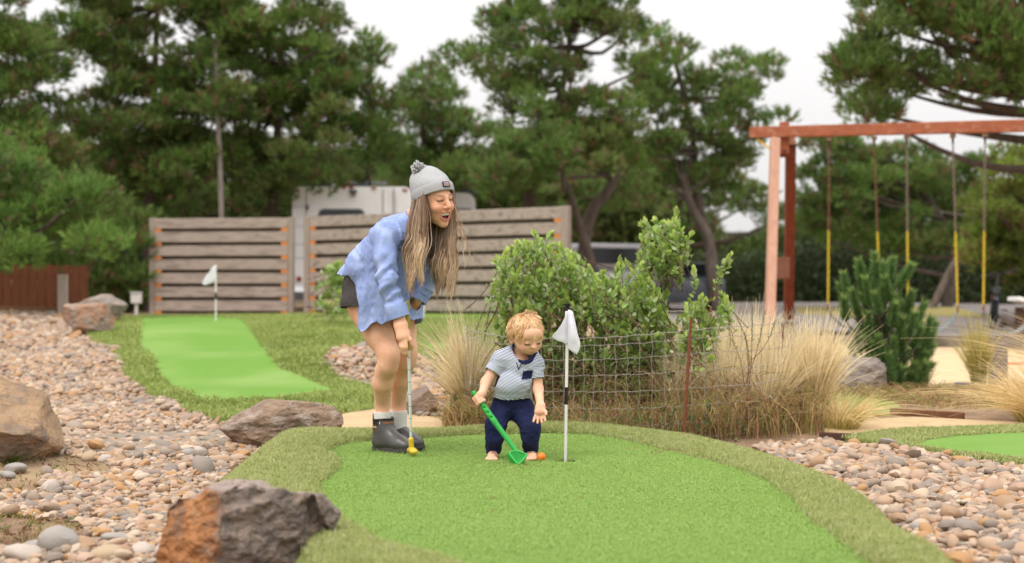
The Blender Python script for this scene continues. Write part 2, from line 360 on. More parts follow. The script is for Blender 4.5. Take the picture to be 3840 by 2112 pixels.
# near putting green: inner outline and the outer edge of its turf collar
INNER = np.array([(-0.907,7.761,0.000),(-0.952,7.523,0.000),(-0.948,7.280,0.000),(-0.857,6.936,0.000),(-0.811,6.593,0.000),(-0.829,6.112,0.000),(-0.770,5.719,0.000),(-0.687,5.305,0.000),(-0.564,4.947,0.000),(-0.423,4.613,0.000),(-0.283,4.445,0.000),(-0.165,4.277,0.000),(0.114,3.631,0.000),(0.468,3.267,0.000),(1.066,3.922,0.000),(1.084,4.346,0.000),(1.095,4.709,0.000),(1.089,5.147,0.000),(1.127,5.664,0.000),(1.124,6.074,0.000),(1.084,6.549,0.000),(0.997,6.969,0.000),(0.855,7.427,0.000),(0.686,7.865,0.000),(0.487,8.218,0.000),(0.262,8.382,0.000),(0.028,8.358,0.000),(-0.203,8.264,0.000),(-0.515,8.082,0.000),(-0.733,7.994,0.000)])
OUTER = np.array([(-1.394,8.784,0.000),(-1.453,8.149,0.000),(-1.456,7.465,0.000),(-1.426,6.776,0.000),(-1.393,6.309,0.000),(-1.276,5.833,0.000),(-1.055,5.258,0.000),(-0.860,4.825,0.000),(-0.712,4.563,0.000),(-0.682,4.295,0.000),(-0.532,3.820,0.000),(-0.354,3.267,0.000),(-0.065,2.648,0.000),(0.384,2.243,0.000),(1.234,3.128,0.000),(1.399,4.346,0.000),(1.413,4.672,0.000),(1.430,5.032,0.000),(1.479,5.473,0.000),(1.499,5.915,0.000),(1.493,6.420,0.000),(1.459,7.035,0.000),(1.399,7.561,0.000),(1.228,8.104,0.000),(0.976,8.479,0.000),(0.670,8.810,0.000),(0.381,8.972,0.000),(0.128,8.810,0.000),(-0.211,8.578,0.000),(-0.691,8.578,0.000)])
NF = 300
inn = catmull(INNER[:, :2], NF); out_ = catmull(OUTER[:, :2], NF)
HOLE = np.array((0.264,7.052,0.000))[:2]; HR = .056
hole_ring = [tuple(HOLE+HR*np.array([math.cos(a), math.sin(a)])) for a in np.linspace(0, 2*math.pi, 28, endpoint=False)]
def green_z(x, y): return .004*np.sin(x*1.7+.6)*np.cos(y*1.3)+.003*np.sin(y*3.1+x)
HZ = float(green_z(HOLE[0], HOLE[1]))
drape('putting_green', inn, m_green, 0, .25, holes=[hole_ring], zf=green_z)
# collar: cross profile from the inner lip over a low crown down to the bed
prof = np.array([0, .04, .12, .3, .5, .7, .86, .95, 1.0])
rise = np.array([.004, .014, .022, .028, .026, .016, 0, -.02, 0])
fx = inn[:, None]*(1-prof[None, :, None])+out_[:, None]*prof[None, :, None]
zin = green_z(inn[:, 0], inn[:, 1]); zout = terrain(out_[:, 0], out_[:, 1])-.015
fz = np.repeat(zin[:, None], len(prof), 1)+rise[None]; w_ = np.clip((prof-.62)/.38, 0, 1)**1.6
fz = fz*(1-w_)+zout[:, None]*w_; FR = np.concatenate([fx, fz[..., None]], -1)
ii = np.arange(NF*len(prof)).reshape(NF, len(prof)); i2 = np.roll(ii, -1, 0)
ff = np.stack([ii[:,:-1], ii[:,1:], i2[:,1:], i2[:,:-1]], -1).reshape(-1, 4)
tag(obj('turf_collar', FR.reshape(-1, 3), ff[:, ::-1], m_fringe), kind='structure')
def fringe_pt(i, s):
    """point on the collar: i index along (float), s across 0..1"""
    a = np.floor(i).astype(int) % NF; b = (a+1) % NF; f = (i-np.floor(i))[:, None]
    k = np.clip(np.searchsorted(prof, s)-1, 0, len(prof)-2); t = ((s-prof[k])/(prof[k+1]-prof[k]))[:, None]
    return (FR[a, k]*(1-t)+FR[a, k+1]*t)*(1-f)+(FR[b, k]*(1-t)+FR[b, k+1]*t)*f
# the cup in the green
m_cup = mat('cup', (.03,.05,.025), (.02,.03,.02), scale=40)
cv, cf = [], []
for z in (HZ-.001, HZ-.05, HZ-.1): cv += [(p[0], p[1], z) for p in hole_ring]
n = len(hole_ring)
cf = [(r*n+j, (r+1)*n+j, (r+1)*n+(j+1) % n, r*n+(j+1) % n) for r in range(2) for j in range(n)]+[tuple(range(2*n, 3*n))]
tag(obj('golf_cup', np.array(cv), cf, m_cup, base=(HOLE[0], HOLE[1], HZ)), 'dark golf hole cup sunk into the near putting green', 'golf hole')

drape('far_turf_rough', [(-4.867,16.230,0.330),(-4.534,15.480,0.277),(-4.121,14.700,0.233),(-3.786,13.710,0.185),(-3.318,12.390,0.060),(-2.847,11.470,-0.013),(-2.355,10.430,-0.055),(-2.000,9.830,-0.072),(-1.586,9.650,-0.062),(-1.284,10.030,-0.039),(-0.995,10.530,-0.028),(-1.075,11.210,0.012),(-1.225,12.240,0.022),(-1.486,12.420,0.081),(-1.712,12.870,0.216),(-1.720,13.890,0.278),(-1.526,14.070,0.285),(-1.293,14.100,0.277),(-0.878,13.770,0.212),(-0.572,12.960,0.070),(-0.392,12.990,0.070),(-0.195,14.550,0.183),(0.267,22.710,0.433),(0.096,28.680,0.460),(-3.395,28.380,0.447),(-3.800,24.810,0.460),(-5.910,23.160,0.464),(-6.119,21.720,0.468),(-5.323,18.000,0.368)], m_farfringe, .014, .16)
drape('far_putting_green', catmull(np.array([(-5.553,21.180,0.459),(-4.262,16.290,0.376),(-3.988,15.210,0.288),(-3.668,14.250,0.220),(-3.142,12.660,0.105),(-2.783,11.740,0.023),(-2.421,10.990,0.009),(-2.106,10.950,-0.004),(-1.697,11.080,0.015),(-1.357,11.560,0.019),(-1.424,11.630,0.021),(-1.930,12.600,0.106),(-2.201,13.170,0.184),(-2.583,14.760,0.286),(-3.071,16.650,0.402),(-3.753,19.950,0.453),(-5.129,22.710,0.458)]), 90), m_fargreen, .022, .16)
drape('distant_putting_green', [(-1.751,26.880,0.452),(-0.298,28.020,0.460),(-0.311,23.160,0.439),(-0.847,19.170,0.462),(-1.233,19.350,0.468)], m_fargreen, .05, .3)
drape('small_green_patch', [(-0.887,14.550,0.261),(-0.656,15.870,0.245),(-0.562,14.580,0.225),(-0.809,14.250,0.221)], m_fargreen, .05, .3)
drape('side_turf_rough', [(1.991,8.510,-0.055),(2.218,8.700,-0.043),(2.492,8.810,-0.036),(2.797,8.840,-0.032),(3.552,9.000,-0.029),(2.938,7.140,-0.074),(2.610,7.250,-0.070),(2.489,7.470,-0.067),(2.318,7.810,-0.063),(2.118,8.130,-0.063)], m_fringe, .02, .1)
drape('side_putting_green', catmull(np.array([(2.270,8.040,-0.057),(2.409,8.270,-0.051),(2.626,8.450,-0.047),(2.829,8.490,-0.039),(3.343,8.530,-0.030),(2.914,7.280,-0.067),(2.671,7.420,-0.062),(2.525,7.580,-0.061),(2.406,7.740,-0.060)]), 60), m_fargreen, .028, .1)
drape('sandy_path', [(1.947,8.910,-0.033),(2.238,9.400,-0.020),(2.735,9.670,-0.020),(3.020,9.460,-0.020),(3.436,9.230,-0.025),(3.344,8.850,-0.030),(2.732,8.790,-0.034),(2.342,8.710,-0.042),(2.031,8.530,-0.054),(1.907,8.560,-0.054)], m_sandpath, .012, .15)
drape('bare_path', [(-1.463,9.550,-0.061),(-1.270,10.030,-0.039),(-0.993,10.510,-0.028),(-0.637,9.990,-0.040),(-0.407,9.840,-0.040),(-0.124,9.250,-0.052),(-0.121,9.000,-0.079),(-0.896,8.950,-0.074),(-1.126,9.200,-0.062)], m_sandpath, .01, .15)
drape('turf_patch', [(1.942,9.240,-0.022),(2.718,11.830,0.000),(2.964,11.380,-0.000),(2.784,10.040,-0.016),(2.308,9.580,-0.020)], m_farfringe, .02, .12)
SANDP = [(2.7,12.15),(4.4,12.05),(6.5,12.0),(6.8,17),(6.6,19.3),(5.0,19.5),(3.6,19.3),(2.9,16)]
drape('play_sand', SANDP, m_sand, .02, .3)
drape('asphalt_road', [(1.5,27),(4.2,25.2),(6,23.4),(9,22.2),(30,21),(60,26),(60,44),(20,43.5),(9,42.5),(2.5,42)], m_asphalt, .02, .8)
drape('dry_lawn', [(6.9,27.5),(7.6,26.8),(8.4,28.5),(9.2,32),(8.8,36),(7.4,37),(6.6,33)], m_drygrass, .035, .5)
drape('dry_verge', [(8.8,31),(10.2,30.2),(10.6,34),(10.0,38),(9.4,36)], m_drygrass, .036, .5)
# ---------------- gravel ----------------
def stone_mat():
    m = mat('river_stone', (1,1,1), (.80,.78,.76), scale=30, detail=5, rough=.72, spec=.3, bump=.25, bscale=90, bdist=.003)
    n = m.node_tree; b = n.nodes['Principled BSDF']; oi = n.nodes.new('ShaderNodeObjectInfo'); cr = n.nodes.new('ShaderNodeValToRGB'); n.links.new(oi.outputs['Random'], cr.inputs[0])
    cols = [(.41,.29,.20),(.40,.32,.26),(.52,.41,.32),(.28,.25,.23),(.48,.35,.28),(.56,.48,.39),(.42,.29,.19),(.37,.32,.28),(.52,.40,.33),(.34,.28,.24),(.58,.52,.45),(.48,.30,.15),(.43,.36,.30),(.50,.38,.28),(.31,.29,.275)]
    e = cr.color_ramp.elements
    while len(e) < len(cols): e.new(.5)
    for i, c in enumerate(cols): e[i].position = i/len(cols); e[i].color = (*c, 1)
    for q in e: q.color = (q.color[0]*.88, q.color[1]*.80, q.color[2]*.715, 1)
    cr.color_ramp.interpolation = 'CONSTANT'
    l = [k for k in n.links if k.to_socket == b.inputs['Base Color']][0].from_socket
    mm = n.nodes.new('ShaderNodeMix'); mm.data_type = 'RGBA'; mm.blend_type = 'MULTIPLY'; mm.inputs['Factor'].default_value = 1
    n.links.new(cr.outputs[0], mm.inputs['A']); n.links.new(l, mm.inputs['B']); n.links.new(mm.outputs['Result'], b.inputs['Base Color'])
    return m
m_stone = stone_mat()
def ico(sub):
    bm = bmesh.new(); bmesh.ops.create_icosphere(bm, subdivisions=sub, radius=1); bm.verts.index_update()
    V = np.array([v.co for v in bm.verts]); Fc = np.array([[v.index for v in f.verts] for f in bm.faces]); bm.free(); return V, Fc
IV2, IF2 = ico(2); IV3, IF3 = ico(3)
def pebble(seed, hi=False):
    V, Fc = (IV3, IF3) if hi else (IV2, IF2); r = np.random.default_rng(seed); V = V.copy()
    V *= (1+.30*vnoise(V*.9+5, seed, 2)+.10*vnoise(V*2.2+9, seed+3, 2))[:, None]
    for _ in range(3):                                # a few worn flats
        d = nrm(r.normal(size=3)); h = V@d; lim = r.uniform(.68, .9); V -= np.clip(h-lim, 0, None)[:, None]*d*.75
    V *= np.array([1.25, .95, .62])*r.uniform(.9, 1.1, 3); return V, Fc
protoP = [proto('pebble', *pebble(s), m_stone) for s in range(9)]
def gravel(name, poly, spacing, size, skip=(), layers=1.35, label=None):
    poly = np.asarray(poly)[:, :2]; lo, hi = poly.min(0), poly.max(0); P_ = []
    y = lo[1]
    while y < hi[1]:
        s = spacing*(1 if y < 9 else min(1.5, 1+.05*(y-9))); n_ = int((hi[0]-lo[0])/s*layers)
        x = RNG.uniform(lo[0], hi[0], n_); P_.append(np.column_stack([x, y+RNG.uniform(-.6, .6, n_)*s, np.full(n_, s/spacing)])); y += s
    P_ = np.concatenate(P_); k = inside(P_[:, 0], P_[:, 1], poly)
    k &= np.abs(P_[:, 0]) < P_[:, 1]*.40+.5
    for q in skip:
        q = np.asarray(q); k &= ~inside(P_[:, 0], P_[:, 1], q)
    P_ = P_[k]; n_ = len(P_); sc = size*np.exp(RNG.normal(-.06, .38, n_))*P_[:, 2]
    z = terrain(P_[:, 0], P_[:, 1])+sc*RNG.uniform(.1, .75, n_)
    rot = np.column_stack([RNG.normal(0, .32, n_), RNG.normal(0, .32, n_), RNG.uniform(0, 6.28, n_)])
    o = scatter(name, np.column_stack([P_[:, :2], z]), rot, np.column_stack([sc*RNG.uniform(.85, 1.2, n_), sc, sc*RNG.uniform(.8, 1.2, n_)]), protoP[:], parent=None)
    return tag(o, label, 'gravel')
DIRT1 = [(-3.018,8.010,-0.059),(-2.801,8.160,-0.064),(-2.545,8.000,-0.080),(-2.253,7.840,-0.105),(-2.103,7.500,-0.118),(-2.246,7.320,-0.117),(-2.429,7.440,-0.110),(-2.260,6.750,-0.119),(-2.517,6.680,-0.119)]
DIRT2 = [(-2.264,6.010,-0.117),(-2.073,6.040,-0.122),(-1.817,5.920,-0.133),(-1.675,5.690,-0.139),(-1.694,5.520,-0.140),(-1.833,5.340,-0.139),(-1.993,5.290,-0.137)]
SILT = [(-2.695,9.070,-0.100),(-2.322,9.570,-0.110),(-1.770,9.480,-0.088),(-1.519,9.240,-0.073),(-1.559,8.880,-0.093),(-1.736,8.530,-0.104),(-2.164,8.080,-0.100),(-2.387,8.150,-0.087)]
gravel('gravel', [(-11.776,24.960,0.534),(-7.906,21.960,0.557),(-6.959,22.470,0.513),(-4.903,16.350,0.338),(-4.100,14.700,0.234),(-3.786,13.710,0.185),(-3.318,12.390,0.060),(-2.847,11.470,-0.013),(-2.355,10.430,-0.055),(-2.000,9.830,-0.072),(-1.434,9.360,-0.063),(-1.453,8.840,-0.088),(-1.500,8.280,-0.113),(-1.491,7.590,-0.119),(-1.459,6.980,-0.121),(-1.353,6.560,-0.129),(-1.118,5.990,-0.130),(-0.907,5.520,-0.133),(-0.763,5.170,-0.130),(-0.744,4.860,-0.128),(-0.655,3.510,-0.119),(-1.950,3.510,-0.119)], .0275, .0150, [DIRT1, DIRT2], 1.5, 'tan and grey river gravel on the slope beside the boulders')
gravel('gravel', [(-1.723,12.840,0.205),(-1.702,13.590,0.281),(-1.552,14.130,0.292),(-1.281,14.190,0.283),(-0.885,13.890,0.216),(-0.556,12.990,0.074),(-0.385,9.980,-0.038),(-0.633,9.940,-0.041),(-0.898,11.150,0.004),(-1.219,12.180,0.018),(-1.482,12.390,0.074)], .036, .019, [], 1.5, 'pale gravel wedge between the far turf mounds beyond the bare path')
gravel('gravel', [(1.418,8.290,-0.078),(1.765,8.510,-0.059),(1.927,8.490,-0.057),(2.118,8.130,-0.063),(2.318,7.810,-0.063),(2.489,7.470,-0.067),(2.610,7.250,-0.070),(3.022,7.150,-0.074),(1.581,3.510,-0.117),(1.504,4.440,-0.120),(1.522,4.920,-0.118),(1.525,5.260,-0.114),(1.538,5.650,-0.112),(1.568,6.070,-0.102),(1.579,6.540,-0.101),(1.561,7.070,-0.098),(1.492,7.660,-0.089)], .0325, .0182, [], 1.55, 'pinkish tan cobble gravel between the turf collar and the side green')
drape('silt_bed', SILT, mat('silt', (.30,.25,.20), (.22,.18,.145), scale=14, detail=8, bump=1, bscale=120, rough=.95), .022, .2)
# ---------------- blades of the turf collar ----------------
def blade_tuft(seed, n, h, spread, w, lean):
    r = np.random.default_rng(seed); V, Fc = [], []
    for i in range(n):
        a = r.uniform(0, 6.28); p = r.normal(0, spread, 2); d = np.array([math.cos(a), math.sin(a)]); hh = h*r.uniform(.6, 1.15); ln = lean*r.uniform(.3, 1.3)*hh
        s = np.array([-d[1], d[0]])*w; b = len(V)
        for t, ww in ((0, 1), (.55, .8), (1, .12)):
            c = p+d*ln*t*t
            V += [(c[0]-s[0]*ww, c[1]-s[1]*ww, hh*t*(1-.18*t)), (c[0]+s[0]*ww, c[1]+s[1]*ww, hh*t*(1-.18*t))]
        Fc += [(b, b+1, b+3, b+2), (b+2, b+3, b+5, b+4)]
    return np.array(V), np.array(Fc)
def blade_mat(name, ramp):
    m = bpy.data.materials.new(name); m.use_nodes = True; n = m.node_tree; b = n.nodes['Principled BSDF']; b.inputs['Roughness'].default_value = .65; b.inputs['Specular IOR Level'].default_value = .25
    oi = n.nodes.new('ShaderNodeObjectInfo'); cr = n.nodes.new('ShaderNodeValToRGB'); n.links.new(oi.outputs['Random'], cr.inputs[0]); e = cr.color_ramp.elements
    while len(e) < len(ramp): e.new(.5)
    for i, c in enumerate(ramp): e[i].position = i/(len(ramp)-1); e[i].color = (*c, 1)
    n.links.new(cr.outputs[0], b.inputs['Base Color']); return translucent(m, .3)
m_blade = blade_mat('turf_blade', [(.29,.35,.095),(.345,.40,.12),(.46,.47,.21),(.355,.41,.13),(.54,.53,.29),(.31,.36,.10)])
tufts = [proto('blade_tuft', *blade_tuft(s, 9, .027, .010, .0016, .55), m_blade) for s in range(5)]
nb = 52000; bi = RNG.uniform(0, NF, nb); bs = RNG.uniform(.0, .97, nb); bp = fringe_pt(bi, bs)
kp = (bp[:, 1] > 3.6) & (np.abs(bp[:, 0]) < bp[:, 1]*.39+.3); bp = bp[kp]; nb = len(bp)
wv = .9+.5*vnoise(np.column_stack([bp[:, 0]*2.2, bp[:, 1]*2.2, bp[:, 0]*0]), 7, 2)
sc_ = RNG.uniform(.75, 1.2, nb)*wv
scatter('turf_blades', bp, np.column_stack([RNG.normal(0, .22, nb), RNG.normal(0, .22, nb), RNG.uniform(0, 6.28, nb)]), np.column_stack([sc_*1.1, sc_*1.1, sc_]), tufts)
tag(bpy.data.objects['turf_blades'], 'pale olive artificial grass blades of the collar around the green', 'grass', kind='stuff')

# short pile of the putting green
m_pile = blade_mat('green_pile', [(.31,.455,.115),(.323,.47,.124),(.343,.482,.137),(.315,.462,.119),(.352,.487,.146),(.302,.446,.110)])
piles = [proto('pile_tuft', *blade_tuft(80+s, 20, .0050, .0125, .0013, 1.0), m_pile) for s in range(5)]
npl = 95000; gx = RNG.uniform(-2.2, 2.4, npl*3); gy = 3.9+4.4*RNG.uniform(0, 1, npl*3)**1.25; k = inside(gx, gy, inn) & (np.abs(gx) < gy*.375+.1) & (np.hypot(gx-HOLE[0], gy-HOLE[1]) >  HR+.006+.05*(gy < HOLE[1])); gx, gy = gx[k][:npl], gy[k][:npl]; npl = len(gx)
wv = .95+.35*vnoise(np.column_stack([gx*3, gy*3, gx*0]), 17, 3); sc_ = RNG.uniform(.75, 1.25, npl)*wv
o = scatter('green_pile', np.column_stack([gx, gy, green_z(gx, gy)]), np.column_stack([RNG.normal(0, .2, npl), RNG.normal(0, .2, npl), RNG.uniform(0, 6.28, npl)]), np.column_stack([sc_*1.15, sc_*1.15, sc_]), piles); tag(o, 'short bright artificial grass pile of the near putting green', 'grass')
FARP = np.array([(-4.751,15.990,0.317),(-4.534,15.480,0.277),(-4.121,14.700,0.233),(-3.786,13.710,0.185),(-3.318,12.390,0.060),(-2.847,11.470,-0.013),(-2.355,10.430,-0.055),(-2.000,9.830,-0.072),(-1.586,9.650,-0.062),(-1.284,10.030,-0.039),(-0.995,10.530,-0.028),(-1.075,11.210,0.012),(-1.225,12.240,0.022),(-1.486,12.420,0.081),(-1.712,12.870,0.216),(-1.720,13.890,0.278),(-1.526,14.070,0.285),(-1.293,14.100,0.277),(-0.878,13.770,0.212),(-0.572,12.960,0.070),(-0.392,12.990,0.070),(-0.195,14.550,0.183),(0.267,22.710,0.433),(0.092,27.450,0.460),(-3.255,27.210,0.448),(-3.658,23.880,0.460),(-5.734,22.470,0.462),(-5.879,20.970,0.463),(-5.086,17.280,0.371)])
FARG = np.array([(-5.553,21.180,0.459),(-4.262,16.290,0.376),(-3.988,15.210,0.288),(-3.668,14.250,0.220),(-3.142,12.660,0.105),(-2.783,11.740,0.023),(-2.421,10.990,0.009),(-2.106,10.950,-0.004),(-1.697,11.080,0.015),(-1.357,11.560,0.019),(-1.424,11.630,0.021),(-1.930,12.600,0.106),(-2.201,13.170,0.184),(-2.583,14.760,0.286),(-3.071,16.650,0.402),(-3.753,19.950,0.453),(-5.129,22.710,0.458)])
nf = 52000; fx_, fy_ = RNG.uniform(FARP[:,0].min(), FARP[:,0].max(), nf*3), RNG.uniform(FARP[:,1].min(), FARP[:,1].max(), nf*3); k = inside(fx_, fy_, FARP) & ~inside(fx_, fy_, FARG); fx_, fy_ = fx_[k][:nf], fy_[k][:nf]; nf = len(fx_); sc_ = RNG.uniform(.9, 1.5, nf)
m_blade2 = blade_mat('far_turf_blade', [(.235,.315,.07),(.28,.355,.088),(.36,.41,.135),(.29,.365,.092),(.41,.44,.17)]); tuft2 = [proto('far_blade_tuft', *blade_tuft(90+s, 9, .030, .016, .0026, .6), m_blade2) for s in range(4)]
o = scatter('far_turf_blades', np.column_stack([fx_, fy_, terrain(fx_, fy_)+.012]), np.column_stack([RNG.normal(0,.2,nf), RNG.normal(0,.2,nf), RNG.uniform(0,6.28,nf)]), np.column_stack([sc_*1.5, sc_*1.5, sc_]), tuft2); tag(o, 'darker artificial grass blades of the far turf mound', 'grass')
SIDE = np.array([(1.991,8.510,-0.055),(2.218,8.700,-0.043),(2.492,8.810,-0.036),(2.797,8.840,-0.032),(3.552,9.000,-0.029),(3.343,8.530,-0.030),(2.829,8.490,-0.039),(2.626,8.450,-0.047),(2.409,8.270,-0.051),(2.270,8.040,-0.057),(2.406,7.740,-0.060),(2.525,7.580,-0.061),(2.671,7.420,-0.062),(2.610,7.250,-0.070),(2.489,7.470,-0.067),(2.318,7.810,-0.063),(2.118,8.130,-0.063)])
nf = 6000; fx_, fy_ = RNG.uniform(SIDE[:,0].min(), SIDE[:,0].max(), nf*6), RNG.uniform(SIDE[:,1].min(), SIDE[:,1].max(), nf*6); k = inside(fx_, fy_, SIDE); fx_, fy_ = fx_[k][:nf], fy_[k][:nf]; nf = len(fx_); sc_ = RNG.uniform(.8, 1.2, nf)
o = scatter('side_turf_blades', np.column_stack([fx_, fy_, terrain(fx_, fy_)+.018]), np.column_stack([RNG.normal(0,.2,nf), RNG.normal(0,.2,nf), RNG.uniform(0,6.28,nf)]), np.column_stack([sc_*1.2, sc_*1.2, sc_]), [proto('side_blade_tuft', *blade_tuft(70+s, 9, .027, .012, .002, .55), m_blade) for s in range(4)]); tag(o, 'artificial grass blades round the side putting green', 'grass')

# ---------------- people ----------------
m_skin = mat('skin', (1,1,1), (.93,.90,.88), scale=60, rough=.58, spec=.3, attr=True, bump=.08, bscale=260, third=((.90,.80,.76), 16, .55, .72))
pass; m_skin.node_tree.nodes['Principled BSDF'].inputs['Subsurface Weight'].default_value = .12
m_skin.node_tree.nodes['Principled BSDF'].inputs['Subsurface Radius'].default_value = (.012,.004,.002)
m_shirt = mat('chambray', (.30,.385,.66), (.235,.31,.575), scale=70, detail=6, rough=.9, spec=.1, bump=.25, bscale=500, third=((.38,.47,.74), 9, .5, .68), bdist=.002)
m_denim = mat('charcoal_denim', (.06,.052,.048), (.035,.032,.03), scale=120, rough=.9, bump=.3, bscale=500, bdist=.002)
m_rubber = mat('boot_rubber', (1,1,1), (.8,.8,.8), scale=14, rough=.38, spec=.45, attr=True)
m_sole = mat('boot_sole', (.085,.075,.068), (.05,.045,.042), scale=40, rough=.7)
m_sock = mat('white_sock', (.74,.72,.70), (.62,.60,.58), scale=90, rough=.95, bump=.4, bscale=260, stretch=(.3,.3,4), bdist=.003)
m_knit = mat('grey_knit', (.42,.43,.435), (.33,.335,.34), scale=160, detail=3, rough=.95, spec=.05, bump=.7, bscale=330, bdist=.004)
m_hair = mat('hair', (1,1,1), (.8,.8,.8), scale=40, rough=.45, spec=.4, attr=True)
m_teeth = mat('teeth', (.80,.74,.62), (.74,.68,.56), scale=30, rough=.3, spec=.5)
m_navy = mat('navy_cloth', (.016,.022,.085), (.010,.014,.05), scale=120, rough=.9, bump=.25, bscale=500, bdist=.002)
m_pale = mat('pale_print', (.62,.45,.38), rough=.8)

def basis(yaw, pitch, roll):
    """face frame: yaw 0 looks at -y, positive turns to +x; columns forward, left, up"""
    f = np.array([math.sin(yaw), -math.cos(yaw), 0]); l = np.array([math.cos(yaw), math.sin(yaw), 0]); u = np.array([0,0,1.])
    f, u = f*math.cos(pitch)-u*math.sin(pitch), u*math.cos(pitch)+f*math.sin(pitch)
    l, u = l*math.cos(roll)+u*math.sin(roll), u*math.cos(roll)-l*math.sin(roll)
    return np.stack([f, l, u], 1)
def smooth(a, b, x): t = np.clip((x-a)/(b-a), 0, 1); return t*t*(3-2*t)
def paint(cols, w, c): w = np.clip(w, 0, 1)[:, None]; return cols*(1-w)+np.asarray(c)*w

# ---- woman bending forward, putter in hand ----
WB = np.array((-0.687,7.380,0.001)); WB[2] = 0
woman = thing('person', 'person in grey beanie and blue shirt bending forward with a putter', 'person', tuple(WB))
fwd = np.array([.70,-.714,0]); lat = np.array([.714,.70,0])
HB = basis(math.radians(40), math.radians(9), math.radians(8)); HC = np.array((-0.383,7.100,1.300))
hp = lambda f, l, u: HC+HB@np.array([f, l, u])
Fb = Field(np.array([-.98,6.80,0.02]), np.array([-.24,7.72,1.50]), .0049)
RH, RK, RA = map(np.array, ((-0.754,7.330,0.759), (-0.629,7.240,0.494), (-0.672,7.380,0.168)))
LH, LK, LA = map(np.array, ((-0.620,7.500,0.772), (-0.548,7.370,0.509), (-0.598,7.510,0.163)))
for Hh, K, A in ((RH, RK, RA), (LH, LK, LA)):
    up = K*.55+Hh*.45+fwd*.010; calf = K*.60+A*.40-fwd*.018-np.array([.006,0,0])
    Fb.chain([Hh, up, K+(0,0,.03), K-(0,0,.04)], [.096,.072,.056,.050], .02)
    Fb.ell(K+fwd*.024+(0,0,.0), (.038,.042,.050), k=.025)
    Fb.chain([K-(.004,0,.03), K*.82+A*.18-fwd*.008-np.array([.006,0,0]), calf, A+(-.002,0,.09), A, A-(0,0,.05)], [.050,.0505,.0515,.038,.033,.031], .015)
pel, wst, chs, nk = map(np.array, ((-0.725,7.410,0.861), (-0.717,7.370,0.979), (-0.583,7.240,1.128), (-0.498,7.180,1.201)))
Fb.cap(pel, wst, .11, .075, .03, (lat, 1.25)); Fb.cap(wst, chs, .070, .070, .03, (lat, 1.35)); Fb.cap(chs, nk, .065, .045, .03)
Fb.cap(nk, hp(-.015,0,-.05), .05, .05, .03)
# head
for c, r in (((-.012,0,.018),(.095,.073,.080)), ((.035,0,-.03),(.060,.061,.085)), ((.036,0,-.088),(.046,.047,.040))): Fb.ell(hp(*c), r, HB, .025)
Fb.ell(hp(.064,0,-.121), (.022,.024,.018), HB, .02)
for sgn in (-1, 1):
    Fb.ell(hp(.066,sgn*.037,-.036), (.024,.024,.022), HB, .02)
    Fb.cap(hp(.088,sgn*.012,.022), hp(.072,sgn*.046,.020), .009, .007, .012)
    Fb.ell(hp(-.012,sgn*.076,-.015), (.018,.008,.03), HB, .008)
    Fb.ell(hp(.100,sgn*.031,.001), (.016,.018,.009), HB, .008, sub=True)
    Fb.ell(hp(.078,sgn*.031,.0), (.012,.014,.010), HB, .004)
    Fb.cap(hp(.090,sgn*.016,.0115), hp(.077,sgn*.046,.009), .0045, .004, .005)
    Fb.cap(hp(.090,sgn*.018,-.0095), hp(.077,sgn*.045,-.0085), .0045, .004, .006)
    Fb.ell(hp(.103,sgn*.012,-.034), (.009,.007,.007), HB, .006)
Fb.cap(hp(.092,0,.012), hp(.116,0,-.028), .008, .012, .010)
Fb.ell(hp(.104,0,-.077), (.036,.031,.021), HB, .004, sub=True)
up_l = [hp(.071,-.036,-.053), hp(.095,-.016,-.057), hp(.101,0,-.058), hp(.095,.016,-.057), hp(.071,.036,-.053)]
lo_l = [hp(.071,-.036,-.055), hp(.086,-.021,-.088), hp(.091,0,-.099), hp(.086,.021,-.088), hp(.071,.036,-.055)]
Fb.chain(up_l, [.003,.0038,.0038,.0038,.003], .006); Fb.chain(lo_l, [.003,.0045,.005,.0045,.003], .006)
# arms
RS, RE, RW = map(np.array, ((-0.633,7.080,1.121), (-0.616,7.020,0.887), (-0.559,7.020,0.712)))
LS, LE, LW = map(np.array, ((-0.401,7.320,1.131), (-0.415,7.270,0.926), (-0.474,7.240,0.804)))
Fb.chain([RS, RE, RW], [.040,.030,.026], .02); Fb.chain([LS, LE, LW], [.040,.030,.026], .02)
GT, GB = np.array((-0.524,7.035,0.791)), np.array((-0.513,7.060,0.546))           # putter grip ends
def finger(F, pts, r0, r1, k=.004):
    rs = np.linspace(r0, r1, len(pts)); F.chain([np.array(p) for p in pts], rs, k)
Fb.chain([RW, np.array((-0.548,7.005,0.671)), np.array((-0.535,6.992,0.613))], [.027,.029,.031], .015, ((.9,.3,0), 1.12))
finger(Fb, [(-0.516,6.995,0.632), (-0.500,6.985,0.599), (-0.492,6.992,0.574), (-0.494,7.010,0.550)], .0115, .0085)   # index
finger(Fb, [(-0.541,6.985,0.597), (-0.547,6.985,0.570), (-0.540,6.995,0.546), (-0.527,7.010,0.538)], .0110, .0088)   # little
finger(Fb, [(-0.532,6.978,0.594), (-0.536,6.972,0.563), (-0.531,6.985,0.535), (-0.523,7.005,0.524)], .0115, .0090)  # ring
finger(Fb, [(-0.523,6.976,0.598), (-0.520,6.970,0.563), (-0.519,6.982,0.533), (-0.515,7.000,0.523)], .0115, .0090)   # middle
finger(Fb, [(-0.537,7.010,0.667), (-0.514,7.020,0.639), (-0.502,7.045,0.615), (-0.501,7.055,0.591)], .0135, .0095)    # thumb
Fb.chain([LW, np.array((-0.508,7.330,0.759)), np.array((-0.523,7.370,0.725))], [.026,.028,.027], .012)
